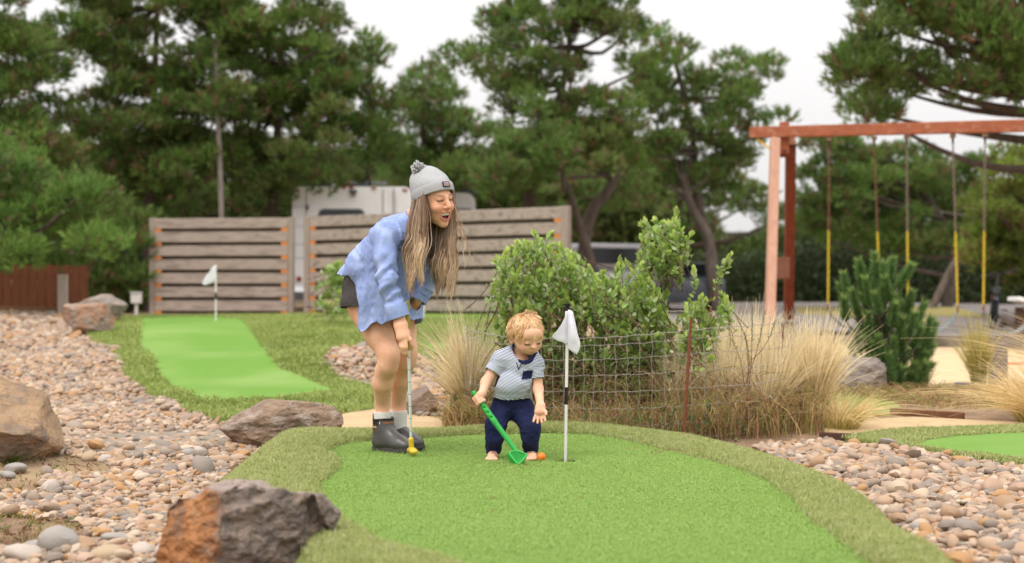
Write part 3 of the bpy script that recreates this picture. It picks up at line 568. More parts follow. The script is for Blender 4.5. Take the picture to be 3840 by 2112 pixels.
for i in range(4):                                                                  # left hand resting on the thigh
    a = np.array((-0.518,7.360,0.717))+lat*(.012*(i-1.5)); finger(Fb, [a, a+(-.004,-.010,-.026), a+(-.008,-.006,-.048), a+(-.010,.006,-.060)], .0100, .0082)
finger(Fb, [(-0.530,7.350,0.742), (-0.542,7.350,0.713), (-0.551,7.355,0.688)], .012, .009)
V, Fc = Fb.surf(); V = relax(V, Fc, 1, .35); lw = ((V[:, 2] < .75) & (V[:, 1] > 7.12))[:, None]; V = np.where(lw, relax(V, Fc, 14, .5), V)      # soften the leg joints
Q = (V-HC)@HB; g = lambda f, l, u, s: np.exp(-((Q[:,0]-f)**2+(Q[:,1]-l)**2+(Q[:,2]-u)**2)/(2*s*s))
cols = np.tile(np.array([.73,.40,.255]), (len(V), 1)); leg = V[:, 2] < .78
cols = paint(cols, leg*.9, (.79,.46,.30)); head = smooth(1.10, 1.16, V[:, 2])
for s in (-1, 1):
    cols = paint(cols, g(.07,s*.038,-.035,.02)*.55, (.74,.33,.22))
    brow = np.exp(-((Q[:,2]-(.026-.12*(np.abs(Q[:,1])-.028)**1*.2))/.0042)**2)*smooth(.010,.016,s*Q[:,1])*(1-smooth(.046,.054,s*Q[:,1]))*(Q[:,0] > .05)
    cols = paint(cols, brow*.85, (.10,.055,.035))
    eye = np.exp(-((Q[:,2]-.0005)/.0045)**2)*smooth(.015,.019,s*Q[:,1])*(1-smooth(.044,.049,s*Q[:,1]))*(Q[:,0] > .055)
    cols = paint(cols, eye*1.1, (.03,.02,.017))
cols = paint(cols, g(.116,0,-.03,.012)*.35, (.66,.26,.17))
def near_chain(pts, r):
    d = np.full(len(V), 9.)
    for a, b in zip(pts[:-1], pts[1:]):
        t = np.clip(((V-a)@(b-a))/((b-a)@(b-a)), 0, 1); d = np.minimum(d, np.linalg.norm(V-a-t[:, None]*(b-a), axis=1))
    return 1-smooth(r*.8, r*1.4, d)
cols = paint(cols, near_chain(lo_l, .006)*.8, (.60,.22,.17)); cols = paint(cols, near_chain(up_l, .005)*.6, (.58,.24,.18))
inm = ((Q[:,0]-.104)/.037)**2+(Q[:,1]/.0315)**2+((Q[:,2]+.077)/.0215)**2 < 1.02
cols = paint(cols, (inm & (near_chain(lo_l, .005)+near_chain(up_l, .004) < .6))*1., (.05,.010,.008))
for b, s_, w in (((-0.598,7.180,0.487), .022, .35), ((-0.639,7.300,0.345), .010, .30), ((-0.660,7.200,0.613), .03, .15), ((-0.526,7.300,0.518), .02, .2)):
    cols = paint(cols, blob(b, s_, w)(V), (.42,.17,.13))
body = obj('body', V, Fc, m_skin, woman, cols=cols)
# teeth
tv, tf = [], []
for r, (u0, f0) in enumerate(((-.0600,.0915), (-.0735,.0895))):
    for j in range(9):
        l = (j-4)/4*.026; tv.append(hp(f0-15*l*l, l, u0-2*l*l))
tf = [(j, j+1, 10+j, 9+j) for j in range(8)]
obj('teeth', np.array(tv), tf, m_teeth, body)
obj('tongue', *tube([hp(.045,0,-.09), hp(.07,0,-.092), hp(.084,0,-.094)], [.014,.015,.008], 8), mat('tongue', (.42,.11,.09)), body)
# shirt
Fs = Field(np.array([-.98,6.84,.55]), np.array([-.24,7.72,1.36]), .0055)
Fs.cap(np.array((-0.566,7.230,1.095)), np.array((-0.691,7.360,0.960)), .112, .122, .05, (lat, 1.45))
Fs.cap(np.array((-0.493,7.170,1.185)), np.array((-0.569,7.220,1.111)), .060, .100, .05, (lat, 1.35))
Fs.cap(RS+(0,0,-.005), LS, .054, .056, .05)
Fs.cap(np.array((-0.601,7.270,1.017)), np.array((-0.625,7.310,0.824)), .115, .132, .05, (lat, 1.24))
Fs.cap(np.array((-0.625,7.310,0.824)), np.array((-0.625,7.310,0.640)), .136, .146, .05, (lat, 1.20))
Fs.cap(np.array((-0.686,7.370,0.972)), np.array((-0.824,7.460,0.914)), .105, .068, .05, (lat, 1.45))
for a, b, c in ((RS, RE, RW), (LS, LE, LW)):
    w2 = b*.15+c*.85; Fs.chain([a, a*.5+b*.5, b, w2], [.056,.050,.047,.044], .025)
V, Fc = Fs.surf(); V = relax(V, Fc, 1, .4); Nn = normals(V, Fc)
pc = np.array((-0.625,7.310,0.824)); rel = V-pc; q_f = rel@fwd; q_l = rel@lat
def arm_t(a, b, c):
    t1 = np.clip(((V-a)@(b-a))/((b-a)@(b-a)), 0, 1); d1 = np.linalg.norm(V-a-t1[:, None]*(b-a), axis=1)
    t2 = np.clip(((V-b)@(c-b))/((c-b)@(c-b)), 0, 1.1); d2 = np.linalg.norm(V-b-t2[:, None]*(c-b), axis=1)
    return np.minimum(d1, d2), np.where(d1 < d2, t1, 1+t2)
dR, tR = arm_t(RS, RE, RW); dL, tL = arm_t(LS, LE, LW); onR = dR < .072; onL = dL < .072
ridge = lambda P_, s, o=2: 1-2*np.abs(vnoise(P_, s, o))*1.6
torso_dir = nrm(np.array((-0.740,7.400,0.928))-np.array((-0.559,7.200,1.146))); sdir = np.cross(torso_dir, (0,0,1)); 
Pt = np.column_stack([V@torso_dir*6, V@nrm(sdir)*17, V[:, 2]*7]); Pz = np.column_stack([q_f*15, q_l*15, V[:, 2]*4.5])
low = smooth(1.02, .92, V[:, 2]) if False else 1-smooth(.90, 1.02, V[:, 2])
disp = .0100*(ridge(Pt, 2)*(1-low)+ridge(Pz, 5)*low-.4)+.003*ridge(np.column_stack([V[:,0]*40, V[:,1]*40, V[:,2]*22]), 8)
disp += .008*(1-low)*ridge(np.column_stack([V@(torso_dir+np.array([0,0,-.6]))*14, V@lat*5, V@fwd*5]), 14)
sl = lambda t, d, on: on*(.010*np.sin(t*17+4*vnoise(V*9, 4, 2)*2.2+V[:,0]*22)*np.exp(-((t-1.05)/.42)**2)+.006*np.sin(t*26+V[:,1]*30+3*vnoise(V*12, 9, 2))*smooth(1.2,1.7,t)+.007*ridge(np.column_stack([V[:,0]*16, V[:,1]*16, V[:,2]*9]), 12))
disp = np.where(onR, sl(tR, dR, onR), np.where(onL, sl(tL, dL, onL), disp))
V = V+Nn*disp[:, None]
hem_a = np.abs(np.degrees(np.arctan2(q_l, q_f)))
hem = .700-.045*smooth(35, 88, hem_a)+.012*np.sin(q_l*40+q_f*25)
hem = hem+(.915-.655)*smooth(104, 128, hem_a)+.008*np.sin(V[:,0]*60)
armcut = (onR & (tR > 1.86)) | (onL & (tL > 1.88) & (dL < .050))
sleeve = (onR & (tR > .6)) | (onL & (tL > .6) & (dL < .070))
hd = np.linalg.norm(V-np.array((-0.472,7.150,1.224)), axis=1)
sn_ = (np.abs(V[:, 2]-hem) < .0062) & ~sleeve; V[sn_, 2] = hem[sn_]
keep = ((V[:, 2] >= hem-1e-6) | sleeve) & ~armcut & (hd > .060)
V2, F2, u_ = clip(V, Fc, keep)
sh = obj('shirt', V2, F2, m_shirt, woman); md = sh.modifiers.new('cloth', 'SOLIDIFY'); md.thickness = .004; md.offset = -1
for a, b, c, rr in ((RS, RE, RW, .052), (LS, LE, LW, .046)):
    d = nrm(c-b); e = b+(c-b)*.72; P_ = [e+d*t for t in (-.012,-.010,.0,.03,.055,.057)]
    obj('cuff', *tube(P_, [rr*.93, rr*1.06, rr*1.10, rr*1.08, rr*1.06, rr*.88], 20, cap=False), m_shirt, sh)
# shorts
Fk = Field(np.array([-.95,7.0,.62]), np.array([-.35,7.75,1.05]), .006)
Fk.cap(pel+(0,0,.02), wst, .128, .118, .04, (lat, 1.22)); Fk.ell(np.array((-0.785,7.470,0.835)), (.105,.11,.11), k=.05)
for Hh, K in ((RH, RK), (LH, LK)): Fk.cap(Hh-fwd*.012, Hh*.6+K*.4-fwd*.01, .120, .112, .04)
V, Fc = Fk.surf(); Nn = normals(V, Fc); V = V+Nn*(.005*ridge(V*np.array([14,14,9]), 6))[:, None]
hem = .755+.10*((V-pel)@fwd)+.004*np.sin(V[:,0]*70); sn_ = np.abs(V[:, 2]-hem) < .0065; V[sn_, 2] = hem[sn_]
V2, F2, _ = clip(V, Fc, (V[:, 2] >= hem-1e-6) & (V[:, 2] < .95))
so = obj('shorts', V2, F2, m_denim, woman); md = so.modifiers.new('cloth', 'SOLIDIFY'); md.thickness = .005; md.offset = -1
# socks and boots
for A, heel in ((RA, np.array((-0.716,7.430,-0.000))), (LA, np.array((-0.669,7.570,-0.001)))):
    heel[2] = 0; bf = nrm(np.array([.78,-.62,0])); bl = np.array([.62,.78,0]); bp_ = lambda f, l, u: heel+bf*f+bl*l+np.array([0,0,u])
    top = A+(0,0,.045); P_ = [A-(0,0,.05), A-(0,0,.02), A+(0,0,.012), A+(0,0,.030), top]
    obj('sock', *tube(P_, [.043,.043,.0435,.0465,.0455], 24), m_sock, woman)
    Fo = Field(bp_(.12,0,.1)-np.array([.2,.2,.1]), bp_(.12,0,.1)+np.array([.2,.2,.14]), .004)
    Fo.cap(bp_(.045,0,.060), bp_(.185,0,.048), .041, .041, .02, (bl, 1.05)); Fo.cap(bp_(.185,0,.048), bp_(.222,0,.044), .041, .035, .02, (bl, 1.15))
    Fo.cap(bp_(.055,0,.06), bp_(.062,0,.20), .050, .058, .03); Fo.cap(bp_(.075,0,.115), bp_(.17,0,.056), .043, .036, .03)
    Fo.cap(bp_(.003,0,.15), bp_(-.002,0,.215), .010, .008, .012, (bl, 1.5))
    V, Fc = Fo.surf(); V = relax(V, Fc, 1, .4); R_ = V-heel; bfc = R_@bf; bu = R_[:, 2]
    topz = np.where(bfc < .016, .198, .176-.7*np.clip(.085-bfc, 0, .06)*(1-smooth(.02,.05,np.abs(bfc-.05)))*0)
    gore = smooth(0, .004, (bu-.100)-1.5*np.abs(bfc-.045))*(bfc > .016)*(bfc < .078)
    topz = np.where(bfc < .014, .198, .172+.08*np.clip(bfc-.03, 0, .08)); sn_ = np.abs(bu-topz) < .0045; V[sn_, 2] = heel[2]+topz[sn_]; bu = (V-heel)[:, 2]
    col = np.tile(np.array([.080,.073,.071]), (len(V), 1)); col = paint(col, gore*.95, (.012,.011,.012))
    pat = gore*(bu < .150)*((np.sin((bfc-.045)*330)*np.sin((bu-.13)*300)) > .35); col = paint(col, pat*.75, (.42,.12,.05))
    pat = gore*(np.abs(bu-.135) < .004)*(np.abs(bfc-.045) < .018); col = paint(col, pat*.9, (.55,.45,.28))
    col = paint(col, (bu > topz-.010)*.5, (.02,.019,.02)); col = paint(col, ((bfc > .098) & (bfc < .118) & (np.abs(bu-(.160)) < .0030))*.7, (.5,.15,.03))
    col = paint(col, (bu < .05)*.35, (.035,.03,.03))
    V2, F2, u_ = clip(V, Fc, (bu <= topz+1e-5) & (bu > .018))
    bo = obj('boot', V2, F2, m_rubber, woman, cols=col[u_]); md = bo.modifiers.new('wall', 'SOLIDIFY'); md.thickness = .004; md.offset = -1
    ol = [(0,0),(.012,.032),(.05,.041),(.11,.040),(.175,.048),(.222,.045),(.252,.026),(.262,0)]; ol = ol+[(a, -b) for a, b in ol[-2:0:-1]]; ol = catmull(np.array(ol), 40)
    def slab(z0, z1, sel, ex=.006):
        c = ol.mean(0); o2 = c+(ol-c)*(1+ex/.05*.2); o2 = o2[sel(o2[:, 0])]; n_ = len(o2)
        Vv = np.array([bp_(a, b, z0+.012*smooth(.2,.27,a)*(z0 < .012)) for a, b in o2]+[bp_(a, b, z1+.006*smooth(.2,.27,a)) for a, b in o2])
        return Vv, [tuple(range(n_))[::-1], tuple(range(n_, 2*n_))]+[(j, (j+1) % n_, n_+(j+1) % n_, n_+j) for j in range(n_)]
    obj('sole', *slab(.010, .032, lambda f: f > -1), m_sole, bo); obj('boot_heel', *slab(.0, .0105, lambda f: f < .075, .004), m_sole, bo); obj('sole_tread', *slab(.002, .0105, lambda f: f > .10, .002), m_sole, bo)
# beanie
ax = nrm(np.array([-.27,.16,.95])); hx = nrm(HB[:, 0]-ax*(HB[:, 0]@ax)); hy = np.cross(ax, hx); hc = np.array((-0.396,7.115,1.307))+hx*.007
def ring_loft(levels, n=48, wob=0.):
    V = []
    for h, rf, rl, off in levels:
        for j in range(n):
            a = 2*math.pi*j/n; w = 1+wob*math.sin(3*a+h*60)+wob*.7*math.sin(5*a-h*90)
            V.append(hc+ax*h+hx*(rf*math.cos(a)*w+off[0])+hy*(rl*math.sin(a)*w+off[1]))
    k = len(levels); Fc = [(i*n+j, i*n+(j+1) % n, (i+1)*n+(j+1) % n, (i+1)*n+j) for i in range(k-1) for j in range(n)]
    return np.array(V), Fc
z2 = (0, 0); b_ = np.array([-.004,-.006])
bk = lambda k: (-.010*k, .0035*k)
hat = obj('beanie', *ring_loft([(0.030,.112,.096,z2),(0.051,.113,.099,bk(.4)),(0.066,.110,.098,bk(1.0)),(0.082,.105,.096,bk(1.7)),(0.098,.100,.091,bk(2.4)),(0.113,.094,.085,bk(3.0)),(0.128,.087,.078,bk(3.6)),(0.142,.078,.069,bk(4.1)),(0.154,.066,.058,bk(4.5)),(0.166,.050,.045,bk(4.8)),(0.174,.028,.026,bk(5.0)),(0.177,.002,.002,bk(5.1))], 48, .016), m_knit, woman)
cf_ = obj('knit_cuff', *ring_loft([(.000,.108,.092,z2),(-.004,.113,.097,z2),(.0,.1190,.1030,z2),(.02,.1215,.1055,z2),(.038,.1210,.1050,z2),(.045,.117,.101,z2),(.042,.110,.094,z2)], 64), m_knit, hat)
pcn = np.array((-0.468,7.130,1.450)); m_pom = mat('pompom_yarn', (.60,.61,.61), (.50,.51,.51), scale=60, rough=.95, spec=.05); pv_, pf_ = tube([pcn+(0,0,-.024), pcn+(0,0,-.02), pcn, pcn+(0,0,.02), pcn+(0,0,.024)], [.004,.019,.027,.019,.004], 12); obj('pompom_core', pv_, pf_, m_pom, hat); pd = RNG.normal(size=(420,3)); pd /= np.linalg.norm(pd, axis=1)[:, None]
ln = RNG.uniform(.026,.033,420); bend = RNG.normal(0,.006,(420,3)); ts = np.linspace(0,1,4)
PP = pcn+pd[:,None]*ln[:,None,None]*ts[None,:,None]+bend[:,None]*(ts**2)[None,:,None]; PV, PF = strands(PP, np.tile(np.array([.006,.0062,.0058,.0042]), (420,1)), 3)
obj('pompom', PV, PF, m_pom, hat)
pa = math.radians(2); pw = .0205
def cuffpt(a, h, e=.0): return hc+ax*h+hx*(.1218+e)*math.cos(a)+hy*(.1058+e)*math.sin(a)
def patch(a0, a1, h0, h1, e, n=6):
    V = []
    for h in (h0, h1): V += [cuffpt(a0+(a1-a0)*i/n, h, e) for i in range(n+1)]
    return np.array(V), [(i, i+1, n+2+i, n+1+i) for i in range(n)]
pt_ = obj('patch', *patch(pa-.21, pa+.21, .008, .036, .0025), m_navy, cf_)
for h in (.014,.0205,.027): obj('stitched_line', *patch(pa-.15, pa+.15, h, h+.0038, .004), m_pale, pt_)
# hair: two long falls beside the face and dark hair behind the neck
def hair_fall(locks, per, roots, mids, tips, seed, dark, wave=.009, rad=.00105, spread=.0095, blond=.5):
    r = np.random.default_rng(seed); S_ = 15; s = np.linspace(0, 1, S_); n = locks*per; lk = np.repeat(np.arange(locks), per)
    t = np.sort(r.uniform(0, 1, (locks, 1)), 0); top = np.array([0,.012,.045])
    A = np.array(roots[0])*(1-t)+np.array(roots[1])*t+r.normal(0,.004,(locks,3)); M1 = np.array(mids[0])*(1-t)+np.array(mids[1])*t+r.normal(0,1,(locks,3))*(.012,.014,.02)
    B = np.array(tips[0])*(1-t)+np.array(tips[1])*t+r.normal(0,1,(locks,3))*(.012,.012,.030)
    P_ = A[:,None]*((1-s)**2)[None,:,None]+2*M1[:,None]*(s*(1-s))[None,:,None]+B[:,None]*(s*s)[None,:,None]
    P_ += top[None,None]*(np.clip(1-s*9, 0, 1)**2)[None,:,None]
    ph = r.uniform(0,6.28,(locks,1)); fr = r.uniform(8,13,(locks,1)); am = wave*r.uniform(.6,1.4,(locks,1))*smooth(.1,.8,s)[None]
    P_[...,0] += am*np.sin(fr*s+ph); P_[...,1] += am*np.cos(fr*s*.9+ph)
    P_ = P_[lk].copy(); o = r.normal(0,1,(n,3))*spread*np.array([1,1,.3]); env = (1-.55*smooth(.5,1,s))*smooth(-.2,.25,s)
    P_ += o[:,None]*env[None,:,None]; ph2 = r.uniform(0,6.28,(n,1)); P_[...,0] += .0014*np.sin(14*s[None]+ph2)*s[None]; P_[...,2] += (r.normal(0,.022,(n,1))*s[None]**2)
    R = rad*r.uniform(.6,1.4,(n,1))*np.clip(np.minimum(1, (1.02-s)*4), .12, 1)[None]; V, Fc = strands(P_, R*1.35, 2)
    a = np.array([.175,.098,.058])*dark; b = np.array([.80,.58,.37]); tone = np.clip(blond+r.normal(0,.22,(locks,1))[lk]+r.normal(0,.16,(n,1)), 0, 1)[...,None]; q = smooth(.05,1,s)[None,:,None]
    w = np.clip(tone*(.35+.75*q), 0, 1); c = (a*(1-w)+b*w)*r.uniform(.8,1.2,(n,1,1)); c = np.repeat(c[:,:,None], 2, 2).reshape(-1,3)
    return V, Fc, c
HP = [hair_fall(17, 130, ((-0.479,7.080,1.281), (-0.430,7.020,1.295)), ((-0.489,7.000,1.078), (-0.426,6.985,1.117)), ((-0.512,6.990,0.898), (-0.453,6.980,0.902)), 1, 1.),
      hair_fall(7, 90, ((-0.490,7.120,1.278), (-0.460,7.060,1.288)), ((-0.504,7.050,1.100), (-0.467,7.020,1.099)), ((-0.519,7.030,0.922), (-0.473,7.000,0.892)), 2, .8, blond=.35),
      hair_fall(15, 130, ((-0.325,7.180,1.310), (-0.299,7.140,1.291)), ((-0.350,7.120,1.043), (-0.273,7.080,1.061)), ((-0.381,7.100,0.903), (-0.273,7.080,0.860)), 3, .95),
      hair_fall(10, 90, ((-0.419,7.200,1.216), (-0.328,7.200,1.216)), ((-0.416,7.160,1.044), (-0.341,7.170,1.024)), ((-0.403,7.140,0.964), (-0.352,7.150,0.904)), 4, .55, blond=.2),
      hair_fall(16, 1, ((-0.299,7.120,1.262), (-0.291,7.120,1.292)), ((-0.274,7.100,1.102), (-0.253,7.080,1.180)), ((-0.254,7.100,0.923), (-0.164,7.080,0.962)), 5, 1.3, .02, .0007),
      hair_fall(10, 1, ((-0.492,7.100,1.290), (-0.474,7.060,1.298)), ((-0.516,7.100,1.181), (-0.505,7.060,1.100)), ((-0.518,7.080,1.022), (-0.527,7.040,0.922)), 6, 1.3, .02, .0007)]
n0 = 0; hv, hf_, hc_ = [], [], []
for V, Fc, c in HP: hv.append(V); hf_.append(Fc+n0); hc_.append(c); n0 += len(V)
obj('hair', np.concatenate(hv), np.concatenate(hf_), m_hair, woman, cols=np.concatenate(hc_))
# ring on her finger
rg = np.array((-0.532,6.977,0.553)); obj('ring', *tube([rg+.0125*np.array([math.cos(a), .9*math.sin(a), .25*math.sin(a)]) for a in np.linspace(0, 6.283, 14)], .0016, 5), mat('gold', (.8,.5,.15), rough=.3, metal=1), woman)

# ---- the putter she holds ----
m_grip = mat('olive_grip', (.34,.32,.055), (.27,.25,.04), scale=80, rough=.7)
m_shaft = mat('white_shaft', (.66,.72,.71), (.60,.68,.67), scale=10, rough=.25, spec=.5)
m_yel = mat('yellow_plastic', (.62,.45,.03), (.56,.39,.02), scale=30, rough=.4, spec=.5)
sb, hb = np.array((-0.508,7.150,0.093)), np.array((-0.505,7.155,0.052))
putter = thing('putter', 'mini golf putter with olive grip, white shaft and yellow head, held by the bending person', 'putter', tuple(hb))
obj('grip', *tube([GT, GT*.97+GB*.03, GT*.6+GB*.4, GB*.98+GT*.02, GB], [.0135,.0150,.0135,.0105,.0095], 14), m_grip, putter)
shf = obj('shaft', *tube([GB*1.0, sb], [.0078,.0068], 12), m_shaft, putter)
dsh = nrm(sb-GB); m_dark = mat('dark_line', (.05,.09,.09), rough=.5)
for t in np.linspace(.08, .9, 7):
    c = GB*(1-t)+sb*t; obj('shaft_step', *tube([c-dsh*.0012, c+dsh*.0012], [.0080-.001*t]*2, 12), m_dark, shf)
Fp = Field(hb-.1, hb+.1, .0025); Fp.cap(sb, hb+(0,0,-.005), .0135, .013, .004); d = nrm(np.array([.35,-.94,0]))
Fp.cap(hb+d*.035+(0,0,-.016), hb-d*.03+(0,0,-.016), .017, .016, .006, ((0,0,1), .9)); Fp.ell(hb+d*.04+(0,0,-.018), (.02,.02,.015), k=.008)
obj('head', *Fp.surf(), m_yel, putter)

# ---- toddler looking down at the ball, toy club in hand ----
TB = np.array((0.000,7.100,0.010)); TB[2] = 0
kid = thing('person', 'small barefoot person in striped tee and navy trousers looking down at an orange ball', 'person', tuple(TB))
KB = basis(math.radians(29), math.radians(20), math.radians(5)); KC = np.array((0.071,7.050,0.627)); HS = 1.04; kp_ = lambda f, l, u: KC+KB@np.array([f, l, u])*HS
kf = nrm(np.array([.22,-.97,0])); kl = np.array([.97,.22,0])
Fb = Field(np.array([-.24,6.84,-.004]), np.array([.21,7.34,.80]), .0037)
chest, belly, hipc = map(np.array, ((0.032,7.100,0.457), (0.004,7.100,0.352), (0.000,7.130,0.276)))
Fb.cap(chest, belly, .060, .060, .03, (kl, 1.22)); Fb.cap(belly, hipc, .050, .05, .03, (kl, 1.15))
Fb.cap(np.array((0.034,7.110,0.490)), kp_(-.02,0,-.05), .036, .036, .02)
Fb.ell(kp_(-.012,0,.012), HS*np.array((.088,.073,.078)), KB, .02); Fb.ell(kp_(.028,0,-.032), HS*np.array((.052,.058,.054)), KB, .03); Fb.ell(kp_(.040,0,-.062), HS*np.array((.032,.036,.022)), KB, .02)
Fb.ell(kp_(.055,0,.022), HS*np.array((.032,.050,.034)), KB, .02)
for s in (-1, 1):
    Fb.ell(kp_(.045,s*.032,-.042), HS*np.array((.028,.026,.024)), KB, .015)
    Fb.ell(kp_(.093,s*.028,-.018), HS*np.array((.018,.016,.008)), KB, .008, sub=True)
    Fb.ell(kp_(.066,s*.028,-.0175), HS*np.array((.013,.0155,.011)), KB, .006)
    Fb.ell(kp_(-.012,s*.070,-.028), HS*np.array((.017,.009,.024)), KB, .006); Fb.ell(kp_(-.008,s*.079,-.026), HS*np.array((.009,.005,.014)), KB, .003, sub=True)
Fb.ell(kp_(.084,0,-.036), HS*np.array((.012,.012,.010)), KB, .010); Fb.cap(kp_(.080,0,-.015), kp_(.084,0,-.033), .006, .008, .008)
Fb.cap(kp_(.074,-.012,-.0585), kp_(.078,0,-.0570), .0035, .0045, .006); Fb.cap(kp_(.074,.012,-.0585), kp_(.078,0,-.0570), .0035, .0045, .006)
Fb.cap(kp_(.072,-.010,-.0645), kp_(.076,0,-.0655), .004, .005, .006); Fb.cap(kp_(.072,.010,-.0645), kp_(.076,0,-.0655), .004, .005, .006)
kRS, kRE, kRW = map(np.array, ((-0.055,7.080,0.497), (-0.130,7.050,0.386), (-0.147,6.990,0.332)))
kLS, kLE, kLW = map(np.array, ((0.115,7.070,0.478), (0.130,7.050,0.351), (0.140,6.980,0.274)))
Fb.chain([kRS, kRE, kRW], [.030,.025,.019], .015); Fb.chain([kLS, kLE, kLW], [.030,.025,.018], .015)
# right hand closed round the club handle
CT, CB = np.array((-0.187,6.960,0.341)), np.array((0.023,6.860,0.061)); cd = nrm(CB-CT)
hcn = CT+cd*.042; Fb.chain([kRW, hcn+np.array([.008,-.002,.022])], [.021,.021], .01); nx_ = np.cross(cd, (0,1,0)); nx_ = nrm(nx_); 
for i in range(4):
    c = hcn+cd*(.0125*(i-1.3)); e1, e2 = nrm(np.cross(cd, (0,1,0))), nrm(np.cross(cd, np.cross(cd, (0,1,0))))
    if e1[2] < 0: e1 = -e1
    if e2[1] > 0: e2 = -e2
    finger(Fb, [c+e1*.021, c+e1*.014+e2*.017, c-e1*.004+e2*.021, c-e1*.019+e2*.010, c-e1*.018-e2*.006], .0075, .0060, .003)
finger(Fb, [hcn+e1*.02-cd*.012, hcn+e1*.016-e2*.016, hcn+e2*-.020+cd*.016], .008, .0062, .003)
# left hand, palm to the camera, fingers apart and down
pm = np.array((0.136,6.965,0.248)); Fb.chain([kLW, pm], [.020,.022], .01, (kl, 1.25))
for fx0, fx1, ln in ((-.018,-.030,.030), (-.006,-.011,.036), (.007,.009,.034), (.018,.026,.026)):
    a = pm+np.array([fx0, -.004, -.012]); finger(Fb, [a, a+((fx1-fx0)*.6, -.006, -ln*.6), a+((fx1-fx0)*1.1, -.016, -ln*1.15)], .0078, .0062, .003)
finger(Fb, [pm+(.018,0,.010), pm+(.030,-.012,.0), pm+(.030,-.022,-.012)], .0085, .0068, .003)
# legs and feet
kRh, kRk, kRa = map(np.array, ((-0.048,7.120,0.257), (-0.085,7.060,0.143), (-0.094,7.120,0.032)))
kLh, kLk, kLa = map(np.array, ((0.048,7.120,0.257), (0.091,7.070,0.142), (0.094,7.130,0.037)))
for hh, kk, aa, toe in ((kRh, kRk, kRa, np.array((-0.102,7.000,0.016))), (kLh, kLk, kLa, np.array((0.100,7.020,0.019)))):
    Fb.chain([hh, kk, aa], [.044,.034,.024], .02); toe[2] = .014; hl_ = aa.copy(); hl_[2] = .022; hl_[1] += .012
    Fb.chain([aa, hl_], [.028,.024], .01); Fb.cap(hl_+(0,-.01,-.002), toe+(0,.025,.004), .022, .017, .012, (kl, 1.25))
    for i, (dx, dy, rr) in enumerate(((-.024,.010,.0065),(-.013,.002,.007),(-.002,-.003,.0072),(.009,-.006,.0078),(.023,-.006,.0105)) if toe[0] < 0 else ((.024,.010,.0065),(.013,.002,.007),(.002,-.003,.0072),(-.009,-.006,.0078),(-.023,-.006,.0105))):
        t0 = toe+np.array([dx*.9, .014+dy, -.001]); Fb.cap(t0, toe+np.array([dx, -.006+dy, -.004]), rr, rr, .003)
V, Fc = Fb.surf(); V = relax(V, Fc, 1, .35); Q = (V-KC)@KB/HS
cols = np.tile(np.array([.82,.485,.335]), (len(V), 1))
for s in (-1, 1):
    cols = paint(cols, g(.055,s*.036,-.042,.018)*0 if False else np.exp(-((Q-np.array([.055,s*.036,-.040]))**2).sum(1)/(2*.018**2))*.7, (.82,.36,.25))
    lash = np.exp(-((Q[:,2]+.0235-.10*np.abs(s*Q[:,1]-.028)*.4)/.0040)**2)*smooth(.014,.018,s*Q[:,1])*(1-smooth(.042,.046,s*Q[:,1]))*(Q[:,0] > .04); cols = paint(cols, np.minimum(lash*1.2,1), (.09,.045,.03))
    brow = np.exp(-((Q[:,2]-.004+.25*np.maximum(np.abs(Q[:,1])-.028,0))/.0042)**2)*smooth(.012,.018,s*Q[:,1])*(1-smooth(.040,.048,s*Q[:,1]))*(Q[:,0] > .04); cols = paint(cols, brow*.55, (.42,.24,.12))
    cols = paint(cols, np.exp(-((Q-np.array([-.008,s*.078,-.026]))**2).sum(1)/(2*.008**2))*.5, (.66,.26,.17))
cols = paint(cols, np.exp(-((Q-np.array([.077,0,-.0605]))**2*np.array([1,.35,1.6])).sum(1)/(2*.0058**2))*.95, (.66,.22,.17))
cols = paint(cols, np.exp(-((Q-np.array([.080,0,-.0608]))**2*np.array([.2,.25,9])).sum(1)/(2*.0055**2))*.6, (.34,.11,.08))
cols = paint(cols, np.exp(-((Q-np.array([.092,0,-.042]))**2).sum(1)/(2*.008**2))*.4, (.72,.33,.22))
for c in (pm+(0,-.02,-.02), hcn+(0,-.02,0), np.array((-0.102,7.000,0.016)), np.array((0.100,7.020,0.019))): cols = paint(cols, blob(c, .03, .28)(V), (.80,.38,.27))
kbody = obj('body', V, Fc, m_skin, kid, cols=cols)
# striped tee: stripe phase is a per-vertex distance along torso or sleeve
m_tee = bpy.data.materials.new('striped_jersey'); m_tee.use_nodes = True; n = m_tee.node_tree; b = n.nodes['Principled BSDF']; b.inputs['Roughness'].default_value = .9; b.inputs['Specular IOR Level'].default_value = .1
a = n.nodes.new('ShaderNodeAttribute'); a.attribute_name = 'stripe'; mt = n.nodes.new('ShaderNodeMath'); mt.operation = 'MULTIPLY'; mt.inputs[1].default_value = 2*math.pi/.0066; n.links.new(a.outputs['Fac'], mt.inputs[0])
sn = n.nodes.new('ShaderNodeMath'); sn.operation = 'SINE'; n.links.new(mt.outputs[0], sn.inputs[0]); mr = n.nodes.new('ShaderNodeMapRange'); mr.inputs[1].default_value = -.05; mr.inputs[2].default_value = .35; n.links.new(sn.outputs[0], mr.inputs[0])
mx = n.nodes.new('ShaderNodeMix'); mx.data_type = 'RGBA'; mx.inputs['A'].default_value = (.66,.66,.72,1); mx.inputs['B'].default_value = (.05,.12,.21,1); n.links.new(mr.outputs[0], mx.inputs['Factor']); n.links.new(mx.outputs['Result'], b.inputs['Base Color'])
Ft = Field(np.array([-.22,6.9,.28]), np.array([.21,7.30,.62]), .0036)
Ft.cap(chest+(0,0,.008), np.array((0.000,7.110,0.307)), .067, .077, .03, (kl, 1.20)); Ft.ell(np.array((0.004,7.060,0.374)), (.085,.06,.055), k=.04)
